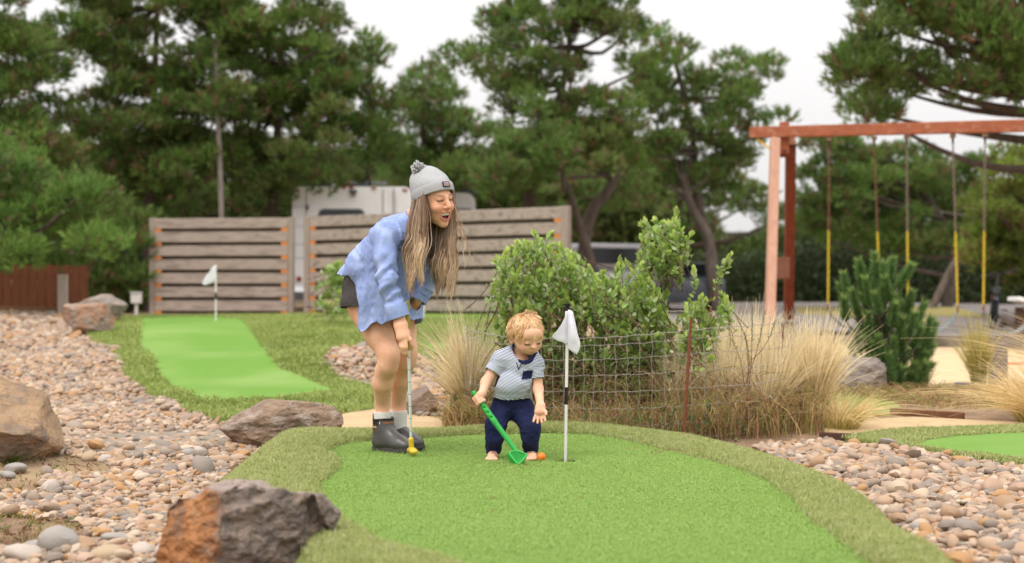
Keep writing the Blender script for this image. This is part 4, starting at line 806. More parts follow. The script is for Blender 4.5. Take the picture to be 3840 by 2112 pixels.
Ft.cap(np.array((0.010,7.110,0.534)), kRS, .036, .041, .03); Ft.cap(np.array((0.103,7.090,0.515)), kLS, .034, .038, .03); Ft.cap(np.array((0.055,7.070,0.464)), chest, .055, .06, .03)
Ft.cap(kRS+(.01,0,0), kLS-(.008,0,0), .041, .041, .03); Ft.chain([kRS, kRS*.40+kRE*.60], [.038,.041], .02); Ft.chain([kLS, kLS*.42+kLE*.58], [.037,.039], .02)
V, Fc = Ft.surf(); V = relax(V, Fc, 1, .4); Nn = normals(V, Fc)
V = V+Nn*(.0045*ridge(np.column_stack([V[:,0]*13, V[:,1]*13, V[:,2]*20]), 21)+.004*np.sin(V[:,2]*120+V[:,0]*40+4*vnoise(V*14,3,2))*smooth(.44,.33,V[:,2]) if False else Nn[:, :1]*0+(.0045*ridge(np.column_stack([V[:,0]*13, V[:,1]*13, V[:,2]*20]), 21))[:, None])
tdir = nrm(np.array((-0.004,7.110,0.327))-np.array((0.036,7.100,0.497)))
def armc(a, b):
    t = np.clip(((V-a)@(b-a))/((b-a)@(b-a)), -.3, 1); return t*np.linalg.norm(b-a), np.linalg.norm(V-a-t[:, None]*(b-a), axis=1), t
tR, dR, uR = armc(kRS, kRE); tL, dL, uL = armc(kLS, kLE); onR = (dR < .052) & (uR > .12) & (V[:,0] < kRS[0]+.02); onL = (dL < .050) & (uL > .15) & (V[:,0] > kLS[0]-.015)
stripe = np.where(onR, tR, np.where(onL, tL, V@tdir))+.0012*vnoise(V*20, 5, 2)
NC = 48; ringP = catmull(np.array([(-0.002,7.110,0.558), (0.004,7.060,0.524), (0.024,7.025,0.498), (0.057,7.010,0.487), (0.092,7.015,0.498), (0.114,7.045,0.523), (0.119,7.085,0.545), (0.098,7.140,0.561), (0.048,7.155,0.568), (0.014,7.140,0.569)]), NC)
collar_c = ringP.mean(0); ringP = collar_c+(ringP-collar_c)*.94; ca = nrm(np.linalg.svd(ringP-collar_c)[2][2]); ca = ca if ca[2] > 0 else -ca
cx_ = nrm(np.cross(ca, (0,1,0))); cy_ = np.cross(ca, cx_); rp2 = np.column_stack([(ringP-collar_c)@cx_, (ringP-collar_c)@cy_]); rel = V-collar_c
inneck = inside(rel@cx_, rel@cy_, rp2*.98) & (rel@ca > -.035)
hemz = np.array((0.000,7.100,0.300))[2]+1.0*(V[:,0]-.0)**2+.002*np.sin(V[:,0]*45); sn_ = np.abs(V[:,2]-hemz) < .0042; V[sn_, 2] = hemz[sn_]
keep = (V[:, 2] >= hemz-1e-6) & ~(onR & (uR > .58)) & ~(onL & (uL > .60)) & ~inneck
V2, F2, u_ = clip(V, Fc, keep); tee = obj('tee_shirt', V2, F2, m_tee, kid, attrs={'stripe': stripe[u_]}); md = tee.modifiers.new('cloth', 'SOLIDIFY'); md.thickness = .003; md.offset = -1
Vc, Fcc = [], []
for i, p in enumerate(ringP):
    d = nrm((p-collar_c)-ca*((p-collar_c)@ca))
    for o, h in ((-.004,.004),(-.002,.007),(.002,.006),(.008,-.002),(.011,-.009),(.006,-.012)): Vc.append(p+d*o+ca*h)
Fcc = [(i*6+k, i*6+k+1, ((i+1) % NC)*6+k+1, ((i+1) % NC)*6+k) for i in range(NC) for k in range(5)]
obj('collar', np.array(Vc), Fcc, m_navy, tee)
# chest pocket and stitched V laid on the cloth
from mathutils.bvhtree import BVHTree
bv = BVHTree.FromPolygons([tuple(v) for v in V2], [tuple(int(i) for i in f) for f in F2])
def project(pts, lift=.003, bvh=bv):
    o = []
    for p in pts:
        h = bvh.ray_cast(Vector((p[0], p[1]-.5, p[2])), Vector((0,1,0))); q = np.array(h[0]) if h[0] is not None else np.array(p); o.append(q+(0,-lift,0))
    return np.array(o)
def quad_grid(c4, n=5):
    a, b_, c, d = [np.array(q, float) for q in c4]; P_ = [(a*(1-u)+b_*u)*(1-v)+(d*(1-u)+c*u)*v for v in np.linspace(0,1,n) for u in np.linspace(0,1,n)]
    return P_, [(i*n+j, i*n+j+1, (i+1)*n+j+1, (i+1)*n+j) for i in range(n-1) for j in range(n-1)]
g4, gf4 = quad_grid([(0.055,7.050,0.444), (0.104,7.050,0.448), (0.095,7.050,0.408), (0.047,7.050,0.402)]); obj('pocket', project(g4), gf4, m_navy, tee)
for a_, b_ in (((0.022,7.050,0.485), (0.033,7.050,0.452)), ((0.047,7.050,0.483), (0.032,7.050,0.452))):
    P_ = project([np.array(a_)*(1-t)+np.array(b_)*t for t in np.linspace(0,1,6)], .001); obj('stitched_line', *tube(P_, .0022, 5), m_navy, tee)
# navy joggers
Fj = Field(np.array([-.20,6.9,.02]), np.array([.18,7.32,.42]), .0038)
Fj.cap(np.array((0.000,7.120,0.307)), hipc-(0,0,.005), .068, .070, .03, (kl, 1.18))
for hh, kk, aa in ((kRh, kRk, kRa), (kLh, kLk, kLa)): Fj.chain([hh-(0,0,.01), kk+(0,0,.02), kk-(0,0,.03), aa+(0,0,.028), aa], [.060,.044,.039,.031,.028], .025)
V, Fc = Fj.surf(); V = relax(V, Fc, 1, .4); Nn = normals(V, Fc)
V = V+Nn*(.0050*ridge(V*np.array([12,12,17]), 31)+.0025*ridge(V*34, 33))[:, None]
cut_lo = np.where(V[:,0] < .0, kRa[2]-.006, kLa[2]-.006)
V2, F2, _ = clip(V, Fc, (V[:, 2] < np.array((0.000,7.100,0.352))[2]+.003*np.sin(V[:,0]*80)) & (V[:, 2] > cut_lo))
jog = obj('trousers', V2, F2, m_navy, kid); md = jog.modifiers.new('cloth', 'SOLIDIFY'); md.thickness = .004; md.offset = -1
bvj = BVHTree.FromPolygons([tuple(v) for v in V2], [tuple(int(i) for i in f) for f in F2])
for aa in (kRa, kLa):
    P_ = [aa+(0,.0,z) for z in (.030,.028,.010,-.006,-.008)]; obj('ankle_cuff', *tube(P_, [.034,.037,.0365,.0355,.030], 20, cap=False), m_navy, jog)
for x0 in (1278, 1300):
    a = np.array([(x0-1288)/3577.8*7.1, 7.05, .335]); P_ = project([a+(.003*math.sin(t*5), 0, -.045*t) for t in np.linspace(0,1,7)], .004, bvj); obj('drawstring', *tube(P_, .0028, 6), mat('drawstring', (.05,.07,.17)), jog)
# curly blond hair
nh = 3600; r = np.random.default_rng(8); d = r.normal(size=(nh*3, 3)); d /= np.linalg.norm(d, axis=1)[:, None]
hairline = np.where(d[:,0] > 0, .05+.40*np.clip(d[:,0],0,1)-.06*d[:,1]*0, -.52+.55*np.clip(d[:,0]+.55,0,1)); ear = (np.abs(d[:,1]) > .70) & (d[:,0] > -.45); hairline = np.where(ear, np.maximum(hairline, -.02), hairline); d = d[d[:,2] > hairline][:nh]; nh = len(d)
root = np.array([-.012,0,.012])+d*np.array([.086,.072,.077]); whorl = np.array([-.35,-.10,.93]); tang = d-whorl; tang -= d*(tang*d).sum(1)[:, None]; tang /= np.linalg.norm(tang, axis=1)[:, None]+1e-6
clump = np.floor((d*3.3+50)); key = (clump[:,0]*31+clump[:,1]*17+clump[:,2]*7).astype(int); rr = np.random.default_rng(3).uniform(size=4001)[key % 4001]
side = np.cross(d, tang); S_ = 10; s = np.linspace(0,1,S_); ln = .050*r.uniform(.75,1.2,(nh,1))*(1+.12*np.clip(d[:,:1],0,1)); cur = (rr*6.28)[:,None]+r.normal(0,.18,(nh,1)); swirl = (rr-.5)[:,None]*1.6
P_ = root[:,None]+tang[:,None]*(ln*s)[...,None]+d[:,None]*(.002+.006*np.sin(s*2.6)[None]*(.6+rr[:,None]*.8)-.030*(ln*s/.045)**2*.35)[...,None]+side[:,None]*(swirl*ln*s**1.5+.0040*np.sin(cur+s*6))[...,None]
P_ += d[:,None]*(.0025*np.cos(cur+s*6)*s)[...,None]
P_ = KC+HS*P_@KB.T; R = .0012*r.uniform(.6,1.4,(nh,1))*np.clip((1.03-s)*3, .2, 1)[None]; V, Fc = strands(P_, R*1.35, 2)
tone = np.clip(.5+(rr-.5)*.8+r.normal(0,.15,nh), 0, 1)[:,None,None]; q = s[None,:,None]; c = np.array([.66,.37,.16])*(1-tone)+np.array([.98,.73,.45])*tone; c = c*(.8+.3*q); c = np.repeat(c[:,:,None],2,2).reshape(-1,3)
cap = (IV3*np.array([.0875,.0735,.0785])); kq = cap/np.linalg.norm(cap,axis=1)[:,None]; hl2 = np.where(kq[:,0] > 0, .22+.42*np.clip(kq[:,0],0,1), -.46+.55*np.clip(kq[:,0]+.55,0,1)); okf = (kq[:,2] > hl2)[IF3].all(1)
hairo = obj('hair', V, Fc, m_hair, kid, cols=c)
obj('scalp_hair', KC+HS*(np.array([-.012,0,.012])+cap*1.02)@KB.T, IF3[okf], m_hair, hairo, cols=np.tile(np.array([.74,.48,.25]), (len(cap),1)))
# loose curls over the ear and crown
lc = []
for (f, l, u), ax_, rad in (((-.045,-.076,-.02),(0,1,.3),.014), ((-.06,-.066,-.005),(0,1,.2),.012), ((-.02,.02,.098),(1,.2,0),.012), ((.0,.035,.095),(1,0,.3),.011), ((-.03,.0,.097),(.6,1,0),.012), ((.02,.068,.02),(1,0,.2),.010), ((.0,.074,-.01),(1,0,.2),.009), ((-.05,-.05,-.045),(0,1,.2),.012), ((-.03,-.07,-.05),(.3,1,0),.011)):
    for k in range(16):
        a0 = r.uniform(0,6.28); A1 = nrm(np.array(ax_)+r.normal(0,.25,3)); B1 = nrm(np.cross(A1, (.3,.2,1))); C1 = np.cross(A1, B1); c0 = np.array([f,l,u])+r.normal(0,.004,3)
        lc.append([c0+rad*r.uniform(.7,1.1)*(B1*math.cos(a0+t*4.6)+C1*math.sin(a0+t*4.6))+A1*.006*t for t in np.linspace(0,1,S_)])
lc = KC+HS*np.array(lc)@KB.T; V, Fc = strands(lc, np.tile(np.linspace(.0013,.0006,S_), (len(lc),1)), 3); obj('curls', V, Fc, m_hair, hairo, cols=np.tile(np.array([.80,.55,.30]), (len(V),1)))['kind'] = 'stuff'

# ---- his toy club ----
m_gp = mat('green_plastic', (.02,.36,.05), (.015,.31,.04), scale=12, rough=.35, spec=.5)
club = thing('toy_club', 'bright green plastic toy golf club held by the small barefoot person', 'toy club', tuple(np.array((0.027,6.860,0.038))))
sidev = nrm(np.cross(cd, (0,1,0))); deep = nrm(np.cross(cd, sidev))
def flat_bar(a, b, w0, w1, t): 
    V = []
    for p, w in ((a, w0), (b, w1)): V += [p+sidev*w+deep*t, p-sidev*w+deep*t, p-sidev*w-deep*t, p+sidev*w-deep*t]
    return np.array(V), [(0,1,2,3)[::-1],(4,5,6,7)]+[(j,(j+1)%4,4+(j+1)%4,4+j) for j in range(4)]
Fq = Field(np.array([-.24,6.74,0.0]), np.array([.10,7.08,.40]), .003)
Fq.cap(CT, CT+cd*.09, .0130, .0125, .004); Fq.cap(CT+cd*.09, CT+cd*.18, .0150, .0150, .003, (deep, .8)); Fq.cap(CT+cd*.18, CB, .0135, .0120, .003, (deep, .8))
for t in (.095,.125,.155): Fq.ell(CT+cd*t-deep*.012*(1 if deep[1] > 0 else -1), (.007,.007,.008), k=.002, sub=True)
Fq.ell(CT-cd*.010, (.007,.007,.010), k=.002, sub=True)
obj('handle', *Fq.surf(), m_gp, club)
hd4 = [np.array(q) for q in ((-0.019,6.835,0.058), (0.017,6.860,0.068), (0.073,6.850,0.047), (0.029,6.800,0.005))]
nrm_h = nrm(np.cross(hd4[1]-hd4[0], hd4[3]-hd4[0])); nrm_h = nrm_h if nrm_h[1] < 0 else -nrm_h
def rounded(c4, ex, n=7):
    c = np.mean(c4, 0); P_ = catmull(np.array([c+(q-c)*ex for q in c4 for _ in (0,)]), 28); lin = []
    for i in range(4):
        a, b_ = c4[i], c4[(i+1) % 4]; lin += [c+((a*(1-t)+b_*t)-c)*ex for t in np.linspace(0,1,n,endpoint=False)]
    return P_*.45+np.array(lin)*.55
o1, o2, o3 = rounded(hd4, 1.06), rounded(hd4, 1.0), rounded(hd4, .80); n_ = 28
hv = np.concatenate([o1+nrm_h*.004, o1-nrm_h*.020, o2-nrm_h*.026, o2+nrm_h*.007, o3+nrm_h*.007, o3+nrm_h*.0, ])
hfc = [(i*n_+j, i*n_+(j+1)%n_, (i+1)*n_+(j+1)%n_, (i+1)*n_+j) for i, k in ((0,0),(1,0),(3,0),(4,0)) for j in range(n_)]+[(j, (j+1)%n_, 3*n_+(j+1)%n_, 3*n_+j) for j in range(n_)]+[tuple(2*n_+j for j in range(n_)), tuple(5*n_+j for j in range(n_))]
chd = obj('club_head', hv, hfc, m_gp, club, smooth=False)
for i in range(9):
    t = .1+.1*i; a = hd4[0]*(1-t)+hd4[3]*t; b_ = hd4[1]*(1-t)+hd4[2]*t; c = (a+b_)/2
    obj('groove_rib', *tube([c+(a-c)*.72+nrm_h*.001, c+(b_-c)*.72+nrm_h*.001], .0024, 6), m_gp, chd)
# ---- ball and near flag ----
m_ball = mat('orange_ball', (.80,.20,.015), (.74,.17,.01), scale=20, rough=.35, spec=.5, bump=.5, bscale=330, bdist=.002)
bc = np.array((0.143,7.002,0.000)); bc[2] = .0215
obj_b = obj('golf_ball', bc+IV3*.0228, IF3, m_ball, base=bc-(0,0,.0215)); tag(obj_b, 'orange golf ball on the green beside the hole', 'golf ball')
m_wht = mat('white_pole', (.74,.72,.70), (.68,.66,.64), scale=14, rough=.4, spec=.4); m_blk = mat('black_band', (.015,.015,.017), rough=.5)
m_flag = mat('white_flag_cloth', (.93,.92,.97), (.88,.87,.94), scale=60, rough=.9, bump=.2, bscale=700, bdist=.001); translucent(m_flag, .4)
def flagstick(label, base, height, yaw, lean, cloth=1., detail=True):
    f = thing('golf_flag', label, 'golf flag', base); b0 = np.array(base, float); top = b0+np.array([lean, 0, height]); ax_ = nrm(top-b0); at_ = lambda t: b0+(top-b0)*t
    obj('pole', *tube([b0-(0,0,.05), at_(.375)], [.0078,.0078], 12), m_wht, f); obj('black_band', *tube([at_(.375), at_(.483)], [.0079]*2, 12), m_blk, f); obj('pole', *tube([at_(.483), at_(.965)], [.0078]*2, 12), m_wht, f)
    obj('cap', *tube([at_(.955), at_(.968), at_(.978), at_(.993), at_(1.0), at_(1.003)], [.0085,.0095,.0085,.015,.0155,.013], 16), m_blk, f)
    # cloth: sleeve on the pole, then two hanging wings folded back on themselves
    n_u, n_v = 26, 18; V = []
    for i in range(n_v):
        v = i/(n_v-1)
        for j in range(n_u):
            u = j/(n_u-1); L_ = .30*cloth*u
            # fabric hangs from the pole; falls steeply and folds
            ang = 1.18+.18*v-.25*u; fold = .030*math.sin(u*7.5+v*2.2)*u+.012*math.sin(v*7+u*4)*u
            out = L_*math.cos(ang)*(.9 if v < 2 else 1); drop = L_*math.sin(ang)*(.55+.45*u)
            p = np.array([math.cos(yaw)*out-math.sin(yaw)*fold, math.sin(yaw)*out+math.cos(yaw)*fold, -v*.165*cloth-drop*.0])
            V.append((p, drop))
    return f, at_, V
base = np.array([HOLE[0], HOLE[1], HZ-.02]); FT = np.array((0.276,7.050,0.775))
fl, at_, _ = flagstick('white flag on near pole standing in the hole on the near green', tuple(base), FT[2]-base[2], 0, FT[0]-base[0])
obj('flag_sleeve', *tube([at_(.955), at_(.95), at_(.78), at_(.757), at_(.755)], [.009,.0125,.0135,.0128,.009], 14), m_flag, fl)
def cloth_patch(name, rows, parent, n=14, m=14, wob=.003, seed=0):
    """rows: list of edge polylines from pole side to free side"""
    R_ = [catmull(np.array(r_), n, closed=False) for r_ in rows]; R_ = np.array(R_); C = np.stack([catmull(R_[:, j], m, closed=False) for j in range(n)], 1)
    P_ = C.reshape(-1, 3).copy(); P_[:, 1] += wob*3*vnoise(P_*22, seed, 2); Fc = [(i*n+j, i*n+j+1, (i+1)*n+j+1, (i+1)*n+j) for i in range(m-1) for j in range(n-1)]
    o = obj(name, P_, Fc, m_flag, parent); md = o.modifiers.new('thick', 'SOLIDIFY'); md.thickness = .0016; return o
cloth_patch('flag', [[(0.274,7.045,0.741), (0.261,7.020,0.706), (0.247,7.000,0.677)], [(0.274,7.045,0.694), (0.245,7.010,0.663), (0.217,6.990,0.636)], [(0.272,7.045,0.651), (0.237,7.020,0.632), (0.198,7.000,0.613)], [(0.272,7.045,0.607), (0.259,7.030,0.596), (0.224,7.020,0.594)], [(0.276,7.050,0.564), (0.268,7.050,0.572), (0.254,7.045,0.584)]], fl, seed=2)
cloth_patch('flag', [[(0.278,7.045,0.747), (0.291,7.030,0.743), (0.301,7.040,0.733)], [(0.278,7.045,0.694), (0.294,7.015,0.687), (0.313,7.035,0.678)], [(0.278,7.045,0.639), (0.298,7.010,0.632), (0.324,7.030,0.624)], [(0.276,7.050,0.591), (0.302,7.020,0.581), (0.338,7.030,0.572)], [(0.268,7.060,0.563), (0.295,7.040,0.541), (0.321,7.035,0.523)]], fl, seed=5)

# ---------------- boulders and stones ----------------
def rock_mat(name, cols, scale=3.5, bump=1.0):
    a, b, c = cols
    return mat(name, a, b, scale=scale, detail=9, rough=.85, spec=.2, contrast=(.38,.6), third=(c, scale*1.7, .48, .66), bump=bump, bscale=scale*5, bdist=.03)
def boulder(name, label, c, r, cuts, m, seed, sub=5, rough=.10, cat='boulder', group=None, yaw=0, parent=None, fcols=None):
    """rock carved from an ellipsoid by planes (direction, distance), base sunk in the ground; c on the ground"""
    bm = bmesh.new(); bmesh.ops.create_icosphere(bm, subdivisions=sub, radius=1); bm.verts.index_update()
    V = np.array([v.co for v in bm.verts]); Fc = np.array([[v.index for v in f.verts] for f in bm.faces]); bm.free()
    r_ = np.random.default_rng(seed); V = V*1.25
    for d, h in cuts:
        d = nrm(d); q = V@d; V = V-np.clip(q-h, 0, None)[:, None]*d
    for _ in range(30):
        d = nrm(r_.normal(size=3)); h = r_.uniform(.80, 1.0); q = V@d; V = V-np.clip(q-h, 0, None)[:, None]*d
    N0 = V/np.linalg.norm(V, axis=1)[:, None]
    led = np.abs(vnoise(V*np.array([2.2,2.2,4.5]), seed, 3)); V = V+N0*(rough*(vnoise(V*2.2, seed+1, 5))-rough*.9*led+rough*.25*vnoise(V*9, seed+2, 3))[:, None]
    V = (V*np.asarray(r))@rotz(yaw).T; z = c[2]+r[2]*.72
    o = obj(name, V+np.array([c[0], c[1], z]), Fc, m, base=c, cols=None if fcols is None else fcols(V, N0), smooth=False)
    me = o.data
    try: me.shade_flat() if False else None
    except Exception: pass
    return tag(o, label, cat, group)
m_rk_tan = rock_mat('tan_sandstone', ((.36,.235,.135), (.25,.165,.10), (.20,.15,.115)))
m_rk_gry = rock_mat('grey_sandstone', ((.30,.255,.225), (.22,.185,.165), (.36,.28,.22)))
m_rk_red = rock_mat('red_brown_stone', ((.36,.20,.12), (.25,.17,.125), (.30,.25,.21)), 5)
m_rk_brn = rock_mat('brown_stone', ((.24,.175,.13), (.17,.13,.105), (.30,.22,.16)), 5)
m_rk_pale = rock_mat('pale_stone', ((.43,.35,.29), (.33,.27,.225), (.25,.21,.19)), 6)
# two-toned foreground boulder: rusty cleft face to the left, slate grey face to the right
def big_rock():
    m = rock_mat('slate_boulder', ((.235,.185,.155), (.15,.12,.105), (.29,.22,.175)), 9, 1.0)
    n = m.node_tree; b = n.nodes['Principled BSDF']; l = [k for k in n.links if k.to_socket == b.inputs['Base Color']][0].from_socket
    at = n.nodes.new('ShaderNodeAttribute'); at.attribute_name = 'Col'; sp = n.nodes.new('ShaderNodeSeparateColor'); n.links.new(at.outputs['Color'], sp.inputs[0])
    tc = n.nodes.new('ShaderNodeTexCoord'); nz = n.nodes.new('ShaderNodeTexNoise'); nz.inputs['Scale'].default_value = 9; nz.inputs['Detail'].default_value = 9; n.links.new(tc.outputs['Object'], nz.inputs['Vector'])
    cr = n.nodes.new('ShaderNodeValToRGB'); e = cr.color_ramp.elements; e.new(.5); e.new(.6)
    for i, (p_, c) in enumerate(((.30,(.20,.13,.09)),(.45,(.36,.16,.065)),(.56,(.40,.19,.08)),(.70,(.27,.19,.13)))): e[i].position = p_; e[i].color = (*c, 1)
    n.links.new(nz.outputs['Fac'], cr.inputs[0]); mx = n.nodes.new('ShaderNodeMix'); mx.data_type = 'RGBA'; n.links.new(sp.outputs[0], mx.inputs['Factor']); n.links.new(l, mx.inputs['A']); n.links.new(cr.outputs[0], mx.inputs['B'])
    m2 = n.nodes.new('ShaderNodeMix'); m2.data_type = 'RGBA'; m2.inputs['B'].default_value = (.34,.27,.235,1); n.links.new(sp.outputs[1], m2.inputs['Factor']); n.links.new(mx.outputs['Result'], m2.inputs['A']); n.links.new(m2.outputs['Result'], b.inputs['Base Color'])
    return m
# front-face outline of the boulder (x, z) swept back into a faceted block
RY = 4.55; base_z = -.14
front = np.array([(-1.174,4.600,-0.077),(-1.147,4.580,0.003),(-1.124,4.580,0.093),(-1.123,4.620,0.149),(-1.065,4.660,0.177),(-0.966,4.620,0.207),(-0.885,4.600,0.209),(-0.759,4.620,0.204),(-0.649,4.660,0.182),(-0.623,4.680,0.123),(-0.580,4.720,0.051),(-0.612,4.700,-0.008),(-0.619,4.680,-0.093)])
back = front.copy(); cen = front.mean(0); ctop = np.array((-0.946,4.850,0.215))
bm = bmesh.new()
def ringv(P_): return [bm.verts.new(tuple(p)) for p in P_]
r0 = ringv(front*1.0); mid = front.copy(); mid[:, 1] += .15; mid = cen+(mid-cen)*np.array([.97,1,1.0]); mid[3:9, 2] += np.array([-.03,-.03,.0,.014,-.026,-.035]); bk2 = front.copy(); bk2[:, 1] += .42; bk2 = cen+(bk2-cen)*np.array([.80,1,.62]); bk2[:, 2] -= .05
r1 = ringv(mid); r2 = ringv(bk2); n_ = len(front)
for a, b in ((r0, r1), (r1, r2)):
    for i in range(n_-1): bm.faces.new((a[i], a[i+1], b[i+1], b[i]))
# front: rusty left facet recedes, grey facet faces the camera; ridge line between them
ridge_u = [bm.verts.new(p) for p in ((-0.931,4.500,0.216), (-0.912,4.460,0.137), (-0.922,4.440,0.053), (-0.943,4.440,-0.046))]
bm.faces.new((r0[0], r0[1], ridge_u[2], ridge_u[3])); bm.faces.new((r0[1], r0[2], ridge_u[1], ridge_u[2])); bm.faces.new((r0[2], r0[3], r0[4], ridge_u[0], ridge_u[1])); bm.faces.new((r0[4], r0[5], ridge_u[0]))
bm.faces.new((ridge_u[0], r0[5], r0[6], r0[7], r0[8])); bm.faces.new((ridge_u[0], r0[8], r0[9], r0[10], ridge_u[1])); bm.faces.new((ridge_u[1], r0[10], r0[11], ridge_u[2])); bm.faces.new((ridge_u[2], r0[11], r0[12], ridge_u[3]))
bm.faces.new(r2)
bmesh.ops.triangulate(bm, faces=bm.faces[:])
for _ in range(5): bmesh.ops.subdivide_edges(bm, edges=[e for e in bm.edges if e.calc_length() > .022], cuts=1, use_grid_fill=True); bmesh.ops.triangulate(bm, faces=[f for f in bm.faces if len(f.verts) > 3])
bmesh.ops.recalc_face_normals(bm, faces=bm.faces[:]); bm.normal_update(); bm.verts.index_update()
V = np.array([v.co for v in bm.verts]); Nv = np.array([v.normal for v in bm.verts]); Fc = np.array([[v.index for v in f.verts] for f in bm.faces]); bm.free()
rx = np.interp(V[:, 2], [p[2] for p in ((-0.943,4.440,-0.046), (-0.922,4.440,0.053), (-0.912,4.460,0.137), (-0.931,4.500,0.216))], [p[0] for p in ((-0.943,4.440,-0.046), (-0.922,4.440,0.053), (-0.912,4.460,0.137), (-0.931,4.500,0.216))])
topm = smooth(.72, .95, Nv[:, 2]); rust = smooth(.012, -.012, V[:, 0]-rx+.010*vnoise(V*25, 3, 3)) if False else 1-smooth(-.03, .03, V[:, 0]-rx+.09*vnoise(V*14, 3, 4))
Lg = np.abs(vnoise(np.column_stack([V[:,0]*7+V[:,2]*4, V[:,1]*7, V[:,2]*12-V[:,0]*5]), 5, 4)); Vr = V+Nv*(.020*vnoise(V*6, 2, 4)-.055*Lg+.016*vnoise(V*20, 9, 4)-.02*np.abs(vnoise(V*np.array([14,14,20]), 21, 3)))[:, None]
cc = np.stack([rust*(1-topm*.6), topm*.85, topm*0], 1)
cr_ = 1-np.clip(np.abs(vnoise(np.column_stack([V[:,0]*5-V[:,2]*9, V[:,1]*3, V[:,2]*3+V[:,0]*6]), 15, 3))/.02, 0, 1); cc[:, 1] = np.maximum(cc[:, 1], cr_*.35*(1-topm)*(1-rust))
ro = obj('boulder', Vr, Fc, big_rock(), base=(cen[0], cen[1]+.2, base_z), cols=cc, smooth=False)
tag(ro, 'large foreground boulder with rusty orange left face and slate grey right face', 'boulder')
G3 = lambda x, y: (x, y, float(terrain(x, y)))
boulder('boulder', 'long brown and grey boulder lying against the back of the turf collar', G3(-1.42,8.75), (.44,.28,.175), [((-.5,-.6,.6),.72),((.5,-.8,.4),.75),((-.1,-1,.1),.70),((-.75,0,.66),.62),((.2,.1,1),.78),((.9,0,.2),.85)], rock_mat('brown_grey_stone', ((.27,.185,.125), (.18,.125,.09), (.34,.28,.235)), 6), 4, 5, .11, yaw=.25)
boulder('boulder', 'big tan sandstone boulder on the gravel slope above the bare soil', (-2.913,7.760,-0.065), (.44,.42,.28), [((.66,-.2,.72),.40),((.2,-1,.3),.75),((0,0,1),.95),((.9,.0,.35),.62)], m_rk_tan, 7, 5, .09)
boulder('boulder', 'reddish brown boulder at the top of the far turf edge', (-4.906,16.560,0.354), (.30,.25,.24), [((.2,-1,.1),.75),((.9,-.3,.2),.8),((0,0,1),.8)], m_rk_red, 9, 4, .10)
boulder('boulder', 'grey boulder tucked behind the reddish boulder near the red fence', (-5.685,19.500,0.440), (.36,.26,.24), [((0,-1,.1),.8),((-.5,0,.8),.7)], m_rk_gry, 12, 4, .12)
boulder('boulder', 'squared grey boulder between the feather grass and the young pine', (2.883,11.830,0.000), (.27,.22,.21), [((0,-1,0),.78),((0,0,1),.72),((1,0,0),.82),((-.8,0,.4),.8)], m_rk_gry, 15, 5, .10)
boulder('boulder', 'brown boulder half hidden behind the putter shaft by the bare path', (-0.640,10.130,-0.035), (.14,.12,.12), [((0,-1,.2),.7),((-.5,-.3,.8),.6),((.8,0,.5),.7)], m_rk_brn, 17, 4, .10)
boulder('boulder', 'orange tan boulder at the foot of the right hand timber screen', (-0.930,27.060,0.457), (.27,.2,.18), [((.4,-.4,.8),.6)], m_rk_red, 19, 4, .1)
boulder('boulder', 'tan boulder beside the leafy shrub below the timber screen gap', (-3.024,24.420,0.459), (.24,.2,.2), [((-.4,-.4,.8),.6)], m_rk_tan, 23, 4, .1)
boulder('boulder', 'small tan rock beside the pale gravel wedge', (-0.660,13.410,0.135), (.09,.08,.07), [((0,0,1),.7)], m_rk_brn, 24, 3, .1)
boulder('boulder', 'round tan rock showing through the shrub leaves', (-0.173,26.970,0.458), (.2,.18,.17), [((0,0,1),.8)], m_rk_pale, 25, 3, .1)
